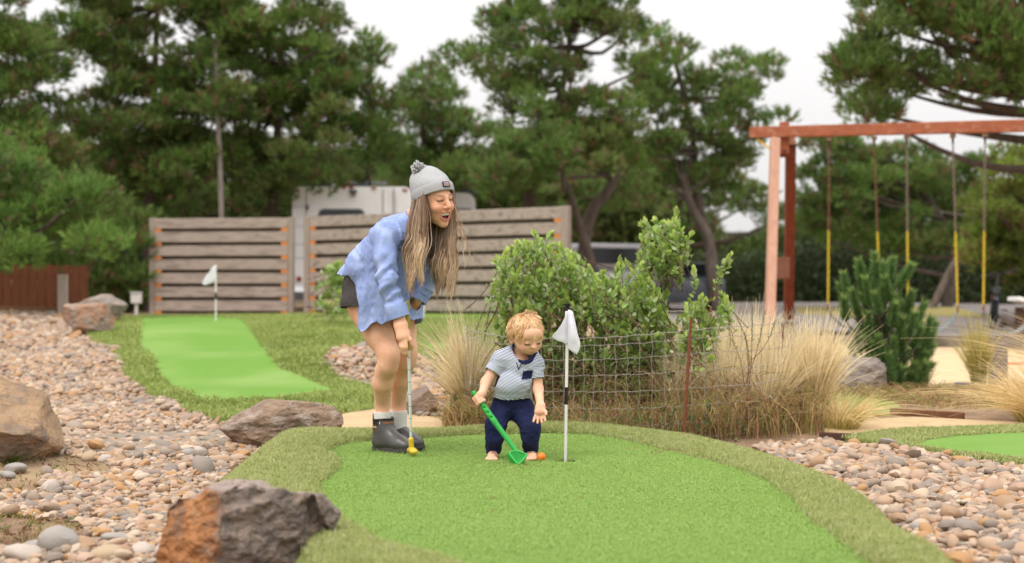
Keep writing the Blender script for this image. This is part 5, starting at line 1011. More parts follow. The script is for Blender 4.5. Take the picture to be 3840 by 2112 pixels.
# larger cobbles lying on the bed, each its own thing
cob_mats = [mat('cobble_'+nm, c, tuple(x*.82 for x in c), scale=14, detail=6, rough=.75, bump=.2, bscale=60, bdist=.004) for nm, c in (('pale', (.46,.39,.33)), ('grey', (.33,.30,.27)), ('tan', (.42,.31,.20)), ('brown', (.27,.21,.17)))]
cob_me = [[mesh_data('cobble', *pebble(s, True), m) for s in range(40, 45)] for m in cob_mats]
def cobble(u, v, w, label, mi=0, sq=.62, yaw=None, tilt=.1): return (u, v, w, label, mi, sq, yaw, tilt)
COB = [((-2.563,7.220,-0.109),.052,'grey brown cobble resting on the bare soil patch',1,.5),((-2.585,7.410,-0.103),.075,'long grey cobble on the soil below the tan boulder',1,.42),((-3.105,8.680,-0.060),.055,'rounded tan cobble lying against the big tan boulder',2,.85),
 ((-2.169,6.690,-0.119),.062,'upright pale cobble standing proud of the gravel near the soil patch',0,.8),((-1.686,5.300,-0.140),.075,'pointed slate grey cobble beside the dark soil',1,.9),((-1.781,5.340,-0.140),.075,'flat greenish grey cobble by the dark soil',1,.4),
 ((-2.341,7.880,-0.099),.055,'tan cobble at the edge of the silt bed',2,.6),((-2.254,7.860,-0.105),.050,'pale grey cobble beside the silt bed',0,.6),((-1.861,8.140,-0.108),.060,'rounded grey cobble near the long brown boulder',1,.55),((-1.895,8.110,-0.108),.05,'brown orange cobble under the grey cobble',3,.5),
 ((-1.810,8.270,-0.106),.052,'pale rounded cobble beside the long boulder',0,.7),((-1.970,8.120,-0.106),.045,'angular dark cobble on the gravel bed',3,.7),((-1.919,6.140,-0.124),.050,'dull brown cobble at the edge of the dark soil',3,.5),
 ((-1.221,5.120,-0.138),.080,'pale rounded cobble touching the foreground boulder',0,.6),((-1.364,5.260,-0.140),.05,'cream cobble beside the foreground boulder',0,.6),((-1.761,5.130,-0.139),.085,'large pale cobble at the lower edge of the gravel',0,.5),((-1.460,5.130,-0.139),.08,'broad tan cobble at the lower edge of the gravel',2,.45),((-1.524,5.520,-0.140),.075,'flat grey cobble in the near gravel',1,.35),
 ((1.598,5.620,-0.111),.034,'slate blue cobble beside the turf collar',1,.7),((1.666,6.070,-0.101),.034,'ochre yellow cobble among the pinkish gravel',2,.6),((2.003,7.900,-0.076),.024,'dark cobble in the middle of the pinkish gravel',3,.6),((2.347,7.550,-0.072),.025,'blue grey cobble at the side green edge',1,.7),((1.554,7.920,-0.083),.024,'orange tan cobble near the weeds',2,.6),
 ((1.206,8.680,-0.055),.03,'dark flat stone under the dry weeds',3,.4)]
for i, (c, w, lab, mi, sq) in enumerate(COB):
    o = inst('cobble', cob_me[mi][i % 5], (c[0], c[1], c[2]+w*sq*.55), rot=(.15*math.sin(i*3), .2*math.cos(i*5), i*1.7), scale=(w*.8, w*.8, w*sq*1.5)); tag(o, lab, 'stone')
# ---------------- far flags ----------------
def far_flag(label, b0, h, yaw):
    f = thing('golf_flag', label, 'golf flag', tuple(b0)); b0 = np.array(b0); z = np.array([0,0,1.])
    obj('pole', *tube([b0-z*.03, b0+z*h*.40], .011, 8), m_wht, f); obj('black_band', *tube([b0+z*h*.40, b0+z*h*.52], .0113, 8), m_blk, f); obj('pole', *tube([b0+z*h*.52, b0+z*h], .011, 8), m_wht, f)
    d = np.array([math.cos(yaw), math.sin(yaw), 0]); t = b0+z*h
    rows = [[t, t+d*.03-z*.02, t+d*.07-z*.07], [t-z*.08, t+d*.07-z*.12, t+d*.14-z*.17], [t-z*.16, t+d*.09-z*.20, t+d*.19-z*.26], [t-z*.21, t+d*.05-z*.25, t+d*.13-z*.28]]
    cloth_patch('flag', rows, f, 8, 8, .01, 3); return f
g0 = np.array((-4.073,19.560,0.444)); far_flag('white flag on the far putting green before the timber screen', g0, .79, math.pi+.25)
g0 = np.array((-1.219,19.650,0.469)); far_flag('white flag pole on the distant green beyond the bending person', g0, .62, math.pi+.4)
g0 = np.array((1.389,14.000,0.468)); g0[2] = float(terrain(g0[0], g0[1])); far_flag('small white flag glimpsed through the manzanita leaves', g0, .66, math.pi+.3)
# ---------------- timber screens ----------------
m_plank = mat('weathered_plank', (.41,.335,.285), (.31,.25,.21), scale=3.0, detail=8, rough=.9, bump=.4, bscale=14, stretch=(1,9,9), third=((.20,.165,.14), 1.6, .52, .7))
m_cedar = mat('fresh_cedar_block', (.62,.24,.07), (.52,.18,.05), scale=12, rough=.8)
m_post = mat('weathered_post', (.36,.295,.245), (.27,.22,.185), scale=4, detail=7, rough=.9, bump=.4, bscale=20, stretch=(9,9,1))
def screen(label, a, b, n, ph, gap, hgt, pw=.10):
    a = np.array(a); b = np.array(b); root = thing('timber_screen', label, 'fence', tuple((a+b)/2)); d = (b-a)/np.linalg.norm(b-a); nb = np.array([d[1], -d[0], 0]); nb = nb if nb[1] < 0 else -nb
    z = np.array([0,0,1.])
    for p in (a, b): obj('post', *box(p+z*hgt/2+nb*.0, (pw, pw, hgt), np.stack([d, np.array([-d[1], d[0], 0]), z], 1), .006), m_post, root)
    obj('backing_sheet', *beam(a+z*(hgt*.48)-nb*.05, b+z*(hgt*.48)-nb*.05, .012, hgt*.93), mat('dark_backing', (.20,.16,.13), rough=.95), root)
    top = hgt-.01
    for i in range(n):
        zc = top-ph/2-i*(ph+gap)
        if zc-ph/2 < .0: break
        c0, c1 = a+d*(pw*.5+.004)+z*zc+nb*.025, b-d*(pw*.5+.004)+z*zc+nb*.025
        obj('plank', *beam(c0, c1, .055, ph, bev=.006), m_plank, root)
        for e, s in ((c0, 1), (c1, -1)):
            q = e-z*(ph/2+gap/2)+d*s*.065-nb*.0; obj('spacer_block', *beam(q-d*.065, q+d*.065, .05, gap*.98, bev=.003), m_cedar, root)
    return root
sA, sB = np.array((-6.696,26.500,0.442)), np.array((-4.064,26.200,0.461)); zt = float(terrain(sA[0], sA[1]))-.02; sA[2] = sB[2] = zt
screen('left hand weathered timber screen of horizontal planks behind the far flag', sA, sB, 9, .188, .067, 1.80+.0)
sC, sD = np.array((-3.749,26.200,0.447)), np.array((0.882,23.200,0.554)); sC[2] = sD[2] = zt+.02
screen('right hand weathered timber screen of horizontal planks, ending at a tall square post', sC, sD, 9, .188, .067, 1.80, .13)
# ---------------- red board fence, posts, box on the left ----------------
m_redwood = mat('red_stained_board', (.15,.050,.022), (.10,.033,.015), scale=4, detail=6, rough=.8, stretch=(8,8,1), bump=.3, bscale=20)
rf0, rf1 = np.array((-10.384,24.000,0.485)), np.array((-7.449,25.000,0.485)); rfz = .42; root = thing('board_fence', 'dark red stained board fence under the pines at the slope top', 'fence', ((rf0[0]+rf1[0])/2, 24.5, rfz))
nbd = 22
for i in range(nbd):
    t0 = i/nbd; t1 = (i+.93)/nbd; p0 = rf0*(1-t0)+rf1*t0; p1 = rf0*(1-t1)+rf1*t1; c = (p0+p1)/2; c[2] = rfz+.45; obj('board', *beam(np.array([p0[0],p0[1],c[2]]), np.array([p1[0],p1[1],c[2]]), .025, .92+.01*(i % 3), bev=.003), m_redwood, root)
for zz in (.2, .72): obj('rail', *beam(np.array([rf0[0],rf0[1]+.03,rfz+zz]), np.array([rf1[0],rf1[1]+.03,rfz+zz]), .04, .09), m_redwood, root)
pp = np.array((-6.955,22.020,0.507)); o = obj('wooden_post', *box(pp+(0,0,.30), (.145,.145,.66), rotz(.2), .012), mat('pale_post', (.50,.43,.37), (.40,.34,.29), scale=8, rough=.9, stretch=(6,6,1)), base=pp); tag(o, 'short pale grey square post in front of the red board fence', 'post')
edge = thing('timber_edging', 'low brown timber edging along the top of the gravel slope', 'edging', (-7.609,22.170,0.548)); a, b = np.array((-8.093,21.480,0.550)), np.array((-6.774,22.380,0.501)); obj('edging_board', *beam(a+(0,0,.05), b+(0,0,.05), .05, .13), mat('brown_edging', (.28,.15,.08), (.2,.11,.06), scale=6, rough=.9), edge)
pb = np.array((-6.471,24.500,0.519)); pb[2] = float(terrain(pb[0], pb[1])); bx = thing('utility_box', 'small white utility box beside the left timber screen', 'utility box', tuple(pb)); m_wb = mat('white_enamel', (.74,.72,.70), (.66,.64,.62), scale=6, rough=.5)
obj('box_body', *box(pb+(0,0,.29), (.17,.14,.18), None, .015), m_wb, bx); obj('stand', *box(pb+(0,0,.10), (.05,.05,.2), None, .005), m_wb, bx); obj('lid', *box(pb+(0,-.005,.39), (.19,.16,.02), None, .006), m_wb, bx)
# grey timber upright beside the wire fence, and edging boards
gp = np.array((-0.363,10.300,0.106)); gp[2] = float(terrain(gp[0], gp[1]))-.02; o = obj('timber_upright', *box(gp+(0,0,.26), (.16,.07,.60), rotz(.1), .008), m_post, base=gp); tag(o, 'grey weathered timber upright behind the left clump of feather grass', 'post')
ed = thing('edging_board', 'rust brown edging board between the sandy path and the mulch', 'edging', (2.900,9.680,-0.018)); obj('board', *beam(np.array((2.637,9.910,-0.019))+(0,0,.02), np.array((3.035,9.550,-0.018))+(0,0,.02), .03, .06), mat('rust_board', (.20,.09,.05), rough=.9), ed)
ed = thing('edging_board', 'short dark edging board at the end of the dry weeds', 'edging', (1.951,8.490,-0.057)); obj('board', *beam(np.array((1.858,8.590,-0.053))+(0,0,.02), np.array((2.027,8.510,-0.055))+(0,0,.02), .03, .05), mat('dark_board', (.10,.05,.035), rough=.9), ed)
# ---------------- sand area rail ----------------
m_rail = mat('grey_rail', (.30,.245,.205), (.22,.18,.15), scale=3, detail=7, rough=.9, stretch=(1,8,8), bump=.3, bscale=16)
rl = thing('timber_rail', 'low grey timber rail fence in front of the play sand', 'fence', (4.0,12.1,0))
z = lambda x, y, h: np.array([x, y, float(terrain(x, y))+h])
ra, rb, rc = np.array((3.403,12.500,0.415)), np.array((4.139,12.300,0.421)), np.array((4.978,12.100,0.428))
obj('rail', *beam(ra, rb, .05, .098), m_rail, rl); obj('rail', *beam(rb, rc, .05, .100), m_rail, rl)
for u in (2512, 2760):
    p = np.array((4.160,12.160,0.283)); p[0] = (u-1288)/3577.8*12.16; g_ = float(terrain(p[0], 12.16)); obj('post', *box((p[0], 12.17, (g_+.40)/2), (.14,.09,.42-g_), None, .006), m_rail, rl)
obj('sill_board', *beam(np.array((2.949,11.830,0.000)), np.array((4.810,11.690,0.000)), .04, .05), mat('dark_sill', (.16,.09,.055), rough=.9), rl)
obj('sand_board', *beam(np.array([3.0,19.5,.19]), np.array([7.2,19.4,.19]), .05, .16), m_rail, rl)
def toy(label, name, c, col, L_, yaw):
    t = thing(name, label, 'sand toy', tuple(c)); m_ = mat(name+'_plastic', col, rough=.4, spec=.5); d = np.array([math.cos(yaw), math.sin(yaw), 0]); c = np.array(c)+(0,0,.012)
    obj('handle', *tube([c-d*L_*.55, c+d*L_*.1], .011, 8), m_, t); obj('blade', *beam(c+d*L_*.08, c+d*L_*.5, .075, .016, bev=.005), m_, t)
c = np.array((4.029,12.600,0.010)); c[2] = float(terrain(c[0], c[1]))+.02; toy('blue plastic sand spade lying on the play sand', 'sand_spade', c, (.02,.10,.55), .20, .1)
c = np.array((5.476,15.500,0.084)); c[2] = float(terrain(c[0], c[1]))+.03; toy('orange plastic sand scoop lying on the play sand', 'sand_scoop', c, (.80,.16,.03), .20, .0)
# ---------------- swing set ----------------
m_stain = mat('red_stain_timber', (.36,.115,.055), (.27,.085,.045), scale=2.6, detail=8, rough=.75, bump=.3, bscale=14, stretch=(1,7,7), third=((.42,.22,.15), 2.0, .55, .75))
m_pink = mat('faded_pink_timber', (.52,.30,.215), (.43,.24,.17), scale=3, detail=8, rough=.85, bump=.3, bscale=14, stretch=(7,7,1))
m_darkred = mat('dark_red_timber', (.22,.05,.022), (.16,.035,.016), scale=3, detail=6, rough=.7, stretch=(7,7,1))
m_bolt = mat('steel_bolt', (.10,.08,.07), rough=.5, metal=.6)
ss = thing('swing_set', 'tall red stained timber swing set frame', 'swing set', (3.664,19.800,0.499))
bl0, bl1 = np.array((3.354,20.000,3.101)), np.array((6.964,17.900,2.961)); bd = nrm(bl1-bl0); y_at = lambda u: 20.0-(u-1888)/792*2.1
bmv = obj('beam', *beam(bl0, bl1, .10, .155, bev=.008), m_stain, ss)
zg = float(terrain(3.7, 20))
def leg(u0, v0, u1, y0, y1, w, m_, n):
    a = np.array([(u0-1288)/3577.8*y0, y0, .82-(v0-742)/3577.8*y0]); b = np.array([(u1-1288)/3577.8*y1, y1, float(terrain((u1-1288)/3577.8*y1, y1))-.1])
    return obj(n, *beam(a, b, w, w*1.05, up=(0,1,0), bev=.006), m_, ss), a, b
lf, a1, b1 = leg(1950, 350, 1934, 19.75, 18.6, .125, m_pink, 'front_leg'); lb, a2, b2 = leg(1989, 352, 1983, 20.05, 21.4, .13, m_darkred, 'rear_leg')
pc_ = np.array((3.793,19.900,3.028)); pl = obj('splice_plate', *box(pc_+(0,-.09,-.02), (.135,.05,.44), None, .006), m_stain, ss)
for dz in (.13,-.19): obj('bolt', *tube([pc_+(0,-.13,-.02+dz), pc_+(0,-.105,-.02+dz)], .022, 8), m_bolt, pl)
obj('collar_block', *box(np.array((3.824,20.000,2.816)), (.24,.12,.12), None, .006), m_darkred, ss)
obj('leg_block', *box(np.array((3.897,19.920,2.991)), (.13,.08,.13), None, .006), m_pink, ss)
obj('cross_block', *box(np.array((3.760,19.900,1.193)), (.19,.35,.30), None, .008), mat('brown_block', (.23,.10,.065), (.17,.075,.05), scale=6, rough=.85), ss)
obj('brace_strap', *tube([np.array((3.440,19.950,3.006)), np.array((3.597,19.800,2.851))], .014, 6), mat('yellow_strap', (.70,.42,.03), rough=.6), ss)
obj('brace_strap', *tube([np.array((4.071,19.900,2.989)), np.array((3.947,20.000,2.872))], .012, 6), m_bolt, ss)
# chains: alternating links, grey above and yellow coated below
def link_mesh(name, m_, L_=.05, W_=.017, r=.0062):
    P_ = [(W_*math.cos(t)*.9, 0, L_*.5*math.sin(t)*(1.0)) for t in np.linspace(0, 2*math.pi, 11)]; V, Fc = tube(np.array(P_), r, 5, cap=False); return mesh_data(name, V, Fc, m_)
m_chain = mat('grey_chain', (.24,.20,.175), (.17,.125,.10), scale=60, rough=.55, metal=.3); m_rust = mat('rusty_chain', (.20,.095,.06), (.15,.07,.045), scale=60, rough=.8)
m_ychain = mat('yellow_coated_chain', (.62,.47,.02), (.52,.37,.015), scale=40, rough=.45, spec=.5)
m_strap = mat('galvanised_seat', (.20,.225,.225), (.15,.17,.17), scale=20, rough=.5)
def chain(parent, top, bot, split, m_top):
    top = np.array(top); bot = np.array(bot); ln = np.linalg.norm(bot-top); n = int(ln/.042)
    for nm, t0, t1, m_ in (('chain', 0, split, m_top), ('coated_chain', split, 1, m_ychain)):
        parts = []
        for i in range(int(n*t0), int(n*t1)):
            c = top+(bot-top)*(i+.5)/n; a = (i % 2)*math.pi/2+.5; ca_, sa_ = math.cos(a), math.sin(a)
            P_ = [c+np.array([.016*math.cos(t)*ca_, .016*math.cos(t)*sa_, .028*math.sin(t)]) for t in np.linspace(0, 2*math.pi, 9)]
            parts.append(tube(np.array(P_), .0052 if m_ is not m_ychain else .0064, 4, cap=False))
        obj(nm, *join(parts), m_, parent)
def swing(label, tops, bots, mtop, seat_drop):
    A = []
    for (u, v), (u2, v2) in zip(tops, bots):
        y = y_at(u); A.append((np.array([(u-1288)/3577.8*y, y, .82-(v-742)/3577.8*y]), np.array([(u2-1288)/3577.8*y, y, .82-(v2-742)/3577.8*y])))
    s = thing('swing', label, 'swing', tuple((A[0][1]+A[1][1])/2))
    for t, b in A:
        hg = obj('hanger', *box(t+(0,0,.0), (.07,.05,.05), None, .006), mat('hanger_plate', (.42,.33,.27), rough=.6), s); obj('hanger_eye', *tube([t+(0,0,-.02), t+(0,0,-.10)], [.02,.012], 6), m_bolt, hg)
        chain(s, t+(0,0,-.07), b, .55, mtop); obj('shackle', *tube([b+(0,0,.02), b-(0,0,.07)], [.012,.016], 6), m_rust, s)
    p0, p1 = A[0][1]-(0,0,.07), A[1][1]-(0,0,.07); V, Fc = [], []; n = 18
    for i in range(n):
        t = i/(n-1); c = p0*(1-t)+p1*t-np.array([0,0,seat_drop*(1-(2*t-1)**2)]); wd = .075*smooth(0,.12,t)*(1-smooth(.88,1,t))+.02
        V += [c+(0,-wd,.008), c+(0,wd,.008), c+(0,wd,-.008), c+(0,-wd,-.008)]
    Fc = [(i*4+j, i*4+(j+1) % 4, i*4+4+(j+1) % 4, i*4+4+j) for i in range(n-1) for j in range(4)]+[(0,1,2,3),tuple((n-1)*4+j for j in (3,2,1,0))]
    obj('seat', np.array(V), Fc, m_strap, s); return s
swing('strap swing with rusty chains hanging next to the pink post', [(2086,350),(2199,348)], [(2083,768),(2214,768)], m_rust, .26)
swing('strap swing with grey chains hanging behind the young pine', [(2281,345),(2397,342)], [(2284,775),(2409,772)], m_chain, .25)
swing('strap swing with grey chains hanging before the parked black bicycle', [(2478,340),(2600,337)], [(2474,770),(2606,770)], m_chain, .28)
# ---------------- wire enclosure round the shrub ----------------
m_wire = mat('galvanised_wire', (.40,.36,.33), (.30,.26,.235), scale=40, rough=.5, metal=.35)
wf = thing('wire_fence', 'low curved wire mesh fence enclosing the manzanita shrub', 'fence', (.8,9.5,0))
def loop(t):
    """plan of the enclosure; t 0..1 anticlockwise from the right end"""
    a = -2*math.pi*t; x = .80+1.10*np.cos(a); y = 9.55+.98*np.sin(a)*(1 if np.sin(a) < 0 else .9)
    return x+.03*np.sin(5*a), y+.04*np.sin(3*a+1)
hts = [-.02,.02,.12,.22,.32,.42,.52,.61,.66][1:]
tt = np.linspace(0, 1, 260)
PL = np.array([loop(t) for t in tt]); gz = terrain(PL[:, 0], PL[:, 1]); lean = .02*np.sin(tt*21)+.012*np.sin(tt*55)
for k, h in enumerate(hts):
    wob = .003*np.sin(tt*2*math.pi*48+k)+.006*np.sin(tt*19+k*.7)+.014*(1 if k == len(hts)-1 else .5)*np.sin(tt*9+.5)
    nrmx = np.column_stack([PL[:, 0]-.8, PL[:, 1]-9.55]); nrmx /= np.linalg.norm(nrmx, axis=1)[:, None]; off = (lean*h/.6)[:, None]*nrmx
    P_ = np.column_stack([PL+off, gz+h+wob]); obj('wire', *tube(P_, .0017 if k < len(hts)-1 else .0023, 5), m_wire, wf)
nv = 92
for i in range(nv):
    t = i/nv; x, y = loop(t); g_ = float(terrain(x, y)); r2_ = np.array([x-.8, y-9.55]); r2_ /= np.linalg.norm(r2_); ln_ = np.interp(t, tt, lean); top = np.interp(t, tt, .02*np.sin(tt*9+.5))
    P_ = [(x+r2_[0]*ln_*h/.6+.006*math.sin(h*30+i), y+r2_[1]*ln_*h/.6, g_+h+top*h/.66) for h in np.linspace(-.03, .67, 9)]; obj('upright_wire', *tube(np.array(P_), .0015, 5), m_wire, wf)
m_rebar = mat('rusty_rebar', (.24,.075,.035), (.15,.05,.03), scale=60, rough=.9, bump=.8, bscale=160, stretch=(.2,.2,3), bdist=.004)
def stake(label, b, t): b = np.array(b); o = obj('steel_stake', *tube([b-(0,0,.05), np.array(t)], .0085, 8), m_rebar, base=b); tag(o, label, 'stake')
stake('rusty steel stake at the front of the wire fence', (1.028,8.530,-0.014), (1.078,8.550,0.689)); stake('rusty steel stake at the back of the wire fence', (1.468,10.400,0.506), (1.448,10.400,0.724)); stake('rusty steel stake inside the wire fence near its right end', (1.759,9.200,0.414), (1.749,9.200,0.632))


# ---------------- plants near the green ----------------
m_leaf = mat('manzanita_leaf', (1,1,1), (.82,.85,.8), scale=30, rough=.5, spec=.35, attr=True); translucent(m_leaf, .35)
m_stem = mat('red_brown_stem', (.16,.07,.045), (.10,.05,.035), scale=30, rough=.7)
m_straw = translucent(mat('straw', (1,1,1), (.85,.85,.85), scale=20, rough=.7, spec=.2, attr=True), .6)
m_needle = translucent(mat('pine_needle', (1,1,1), (.8,.82,.8), scale=12, rough=.6, spec=.3, attr=True), .3)
m_bark = mat('pine_bark', (.13,.095,.075), (.075,.055,.045), scale=9, detail=8, rough=.95, bump=1, bscale=22, bdist=.04, stretch=(1,1,.4))
m_bark2 = mat('grey_bark', (.19,.15,.125), (.11,.085,.07), scale=9, detail=8, rough=.95, bump=1, bscale=22, bdist=.04, stretch=(1,1,.4))
def leaves(P_, A_, Nn, L_, W_, cols, cup=.12):
    """oval leaves: base point, long axis, normal; 6 outline + 2 rib vertices"""
    n = len(P_); A_ = A_/np.linalg.norm(A_, axis=1)[:, None]; S_ = np.cross(Nn, A_); S_ /= np.linalg.norm(S_, axis=1)[:, None]+1e-9; N2 = np.cross(A_, S_)
    o = [(0,0,0),(.28,.82,1),(.66,.86,1),(1,0,.4),(.66,-.86,1),(.28,-.82,1),(.47,0,0)]; V = np.empty((n, 7, 3))
    for i, (a, b, c) in enumerate(o): V[:, i] = P_+A_*(L_*a)[:, None]+S_*(W_*.5*b)[:, None]+N2*(W_*cup*c)[:, None]
    t = np.array([(0,6,1),(1,6,2),(2,6,3),(3,6,4),(4,6,5),(5,6,0)]); Fc = (np.arange(n)[:, None, None]*7+t[None]).reshape(-1, 3)
    return V.reshape(-1, 3), Fc, np.repeat(cols, 7, 0)
def shrub(label, name, base, shoots, lsize, dens, pal, seed, leafy=.62, cat='shrub', stem_r=.0038):
    """shoots: (tip, start) pairs; leaves spiral up the last part of every shoot"""
    r = np.random.default_rng(seed); t_ = thing(name, label, cat, tuple(base)); parts = []; LP, LA, LN, LL, LW, LC = [], [], [], [], [], []
    for tip, st in shoots:
        tip = np.array(tip); st = np.array(st); k = 9; mid = (tip+st)/2+r.normal(0,.04,3)+np.array([0,0,-.02]); s = np.linspace(0,1,k)[:, None]
        P_ = st*(1-s)**2+2*mid*s*(1-s)+tip*s*s; ln = np.linalg.norm(tip-st); parts.append(tube(P_, np.linspace(stem_r, .0016, k)*min(1.3, .6+ln), 5))
        n = max(5, int(ln*leafy*dens)); q = (1-leafy)+leafy*np.sqrt(np.linspace(.02,1,n)); pos = np.stack([np.interp(q, s[:, 0], P_[:, i]) for i in range(3)], 1); d = nrm(P_[-1]-P_[-3])
        ang = np.arange(n)*2.4+r.uniform(0,6); e1 = nrm(np.cross(d, (.3,.8,.2))); e2 = np.cross(d, e1); side = e1*np.cos(ang)[:, None]+e2*np.sin(ang)[:, None]
        upw = smooth(.75,1,q)[:, None]; A_ = side*(1.0-.55*upw)+d*(.45+.9*upw)+r.normal(0,.18,(n,3))+np.array([0,0,.25]); LP.append(pos); LA.append(A_); LN.append(-side*.5+np.array([0,-.35,.5])+r.normal(0,.5,(n,3)))
        sz = lsize*r.uniform(.7,1.15,n)*(1-.25*smooth(.9,1,q)); LL.append(sz); LW.append(sz*r.uniform(.55,.68,n))
        c = pal[r.integers(0, len(pal)-1, n)]; tipw = smooth(.80,1,q)[:, None]*r.uniform(.5,1,(n,1)); LC.append(c*(1-tipw)+pal[-1]*tipw)
    V, Fc, C = leaves(np.concatenate(LP), np.concatenate(LA), np.concatenate(LN), np.concatenate(LL), np.concatenate(LW), np.concatenate(LC)*r.uniform(.8,1.2,(sum(map(len, LP)),1)))
    obj('foliage', V, Fc, m_leaf, t_, cols=C); obj('stems', *join(parts), m_stem, t_); return t_
PM = np.array([(.26,.40,.09),(.31,.47,.10),(.38,.48,.21),(.48,.55,.31),(.21,.33,.075),(.29,.44,.09),(.56,.68,.16)])
rs = np.random.default_rng(5)
def D2(u, v, y): return np.array([(u-1288)/3577.8*y, y, .82-(v-742)/3577.8*y])
def region(n, poly, y0, y1, r):
    poly = np.array(poly, float); o = []
    while len(o) < n:
        u = r.uniform(poly[:, 0].min(), poly[:, 0].max(), 200); v = r.uniform(poly[:, 1].min(), poly[:, 1].max(), 200); k = inside(u, v, poly)
        o += [D2(a, b, r.uniform(y0, y1)) for a, b in zip(u[k], v[k])]
    return o[:n]
def mk(n, poly, y0, y1, seed, root, ln=.34):
    r = np.random.default_rng(seed); tips = region(n, poly, y0, y1, r); sh = []
    for t in tips: d = nrm(nrm(t-np.array(root))*.75+r.normal(0,.45,3)*np.array([1,.8,.5])); sh.append((t, t-d*min(ln*r.uniform(.7,1.3), np.linalg.norm(t-np.array(root)))-np.array([0,0,.05])))
    return sh
root1 = np.array([.35,9.6,.05]); s1 = mk(210, [(1236,690),(1256,640),(1300,612),(1345,596),(1400,600),(1455,640),(1465,690),(1470,800),(1420,900),(1290,900),(1240,830)], 9.2, 9.95, 1, root1)
s1 += [(D2(1345,588,9.5), D2(1352,680,9.55)), (D2(1388,588,9.5), D2(1392,680,9.55)), (D2(1300,610,9.4), D2(1320,690,9.5)), (D2(1245,660,9.3), D2(1275,740,9.4))]
s1 += [(np.array(t), root1+rs.normal(0,.1,3)*(1,1,0)) for t in (D2(1300,720,9.5), D2(1350,700,9.6), D2(1400,720,9.5), D2(1440,740,9.6), D2(1270,780,9.4))]
shrub('dense left hand manzanita shrub with rounded bright leaves inside the wire fence', 'manzanita_shrub', (.35,9.6,.02), s1, .052, 84, PM, 3)
root2 = np.array([.85,9.55,.05]); s2 = mk(170, [(1455,690),(1500,655),(1560,660),(1610,655),(1640,690),(1660,740),(1700,790),(1690,880),(1560,920),(1470,900)], 9.2, 9.95, 2, root2)
s2 += [(D2(1560,650,9.4), D2(1565,760,9.5)), (D2(1610,640,9.4), D2(1590,740,9.5)), (D2(1660,740,9.3), D2(1650,850,9.4))]+[(np.array(t), root2+rs.normal(0,.1,3)*(1,1,0)) for t in (D2(1500,720,9.5), D2(1550,700,9.6), D2(1600,720,9.5), D2(1640,760,9.4))]
shrub('lower middle manzanita shrub with bright leaves inside the wire fence', 'manzanita_shrub', (.85,9.55,.02), s2, .052, 84, PM, 4)
root3 = np.array([1.0,9.6,.05]); s3 = mk(62, [(1590,585),(1620,555),(1665,545),(1700,530),(1712,560),(1735,600),(1725,660),(1700,700),(1650,700),(1615,660),(1600,620)], 9.35, 9.75, 3, D2(1680,720,9.55), .2)
s3 += [(D2(1702,528,9.5), D2(1690,600,9.55)), (D2(1678,690,9.55), root3), (D2(1690,610,9.55), D2(1682,720,9.55)), (D2(1640,590,9.55), D2(1680,690,9.55)), (D2(1740,590,9.5), D2(1690,680,9.55))]
shrub('tall single manzanita sprig rising above the shrub', 'manzanita_shrub', (1.0,9.6,.02), s3, .050, 110, PM, 5)
root4 = np.array([1.2,9.4,.05]); s4 = mk(44, [(1700,800),(1740,750),(1790,720),(1830,745),(1820,800),(1760,860),(1710,870)], 9.1, 9.5, 4, root4, .25)
s4 += [(D2(1838,642,9.3), D2(1770,790,9.35)), (D2(1822,660,9.3), D2(1790,760,9.35)), (D2(1745,675,9.3), D2(1730,800,9.35)), (D2(1812,690,9.3), D2(1790,770,9.3)), (D2(1835,665,9.3), D2(1815,720,9.3))]+[(D2(1770,790,9.35), root4), (D2(1730,800,9.35), root4)]
s4 += [(D2(1780,870,9.0), D2(1735,900,9.1)), (D2(1790,900,9.0), D2(1740,920,9.1)), (D2(1760,930,9.0), D2(1720,930,9.1))]
shrub('open manzanita sprigs leaning right beside the feather grass', 'manzanita_shrub', (1.2,9.4,.02), s4, .050, 95, PM, 6)
r5 = (-2.771,22.740,0.452); s5 = mk(34, [(825,700),(850,655),(866,660),(890,740),(880,790),(830,790)], 16.5, 17.1, 5, (r5[0], 16.9, r5[2]), .3)
shrub('small leafy shrub standing on the far turf before the timber screen gap', 'leafy_shrub', (r5[0],16.9,float(terrain(r5[0],16.9))), s5, .075, 80, PM, 7)
# low dark growth inside the enclosure
DK = np.array([(.085,.135,.035),(.12,.17,.045),(.17,.18,.06),(.14,.22,.055),(.25,.17,.07),(.20,.28,.07)])
s6 = mk(260, [(1240,860),(1350,850),(1500,870),(1680,850),(1700,960),(1640,1040),(1400,1040),(1250,1000)], 8.95, 9.9, 8, (.7,9.6,-.1), .22)
shrub('dark leafy undergrowth below the manzanita inside the wire fence', 'undergrowth_shrub', (.7,9.5,.0), s6, .034, 90, DK, 9, .8)
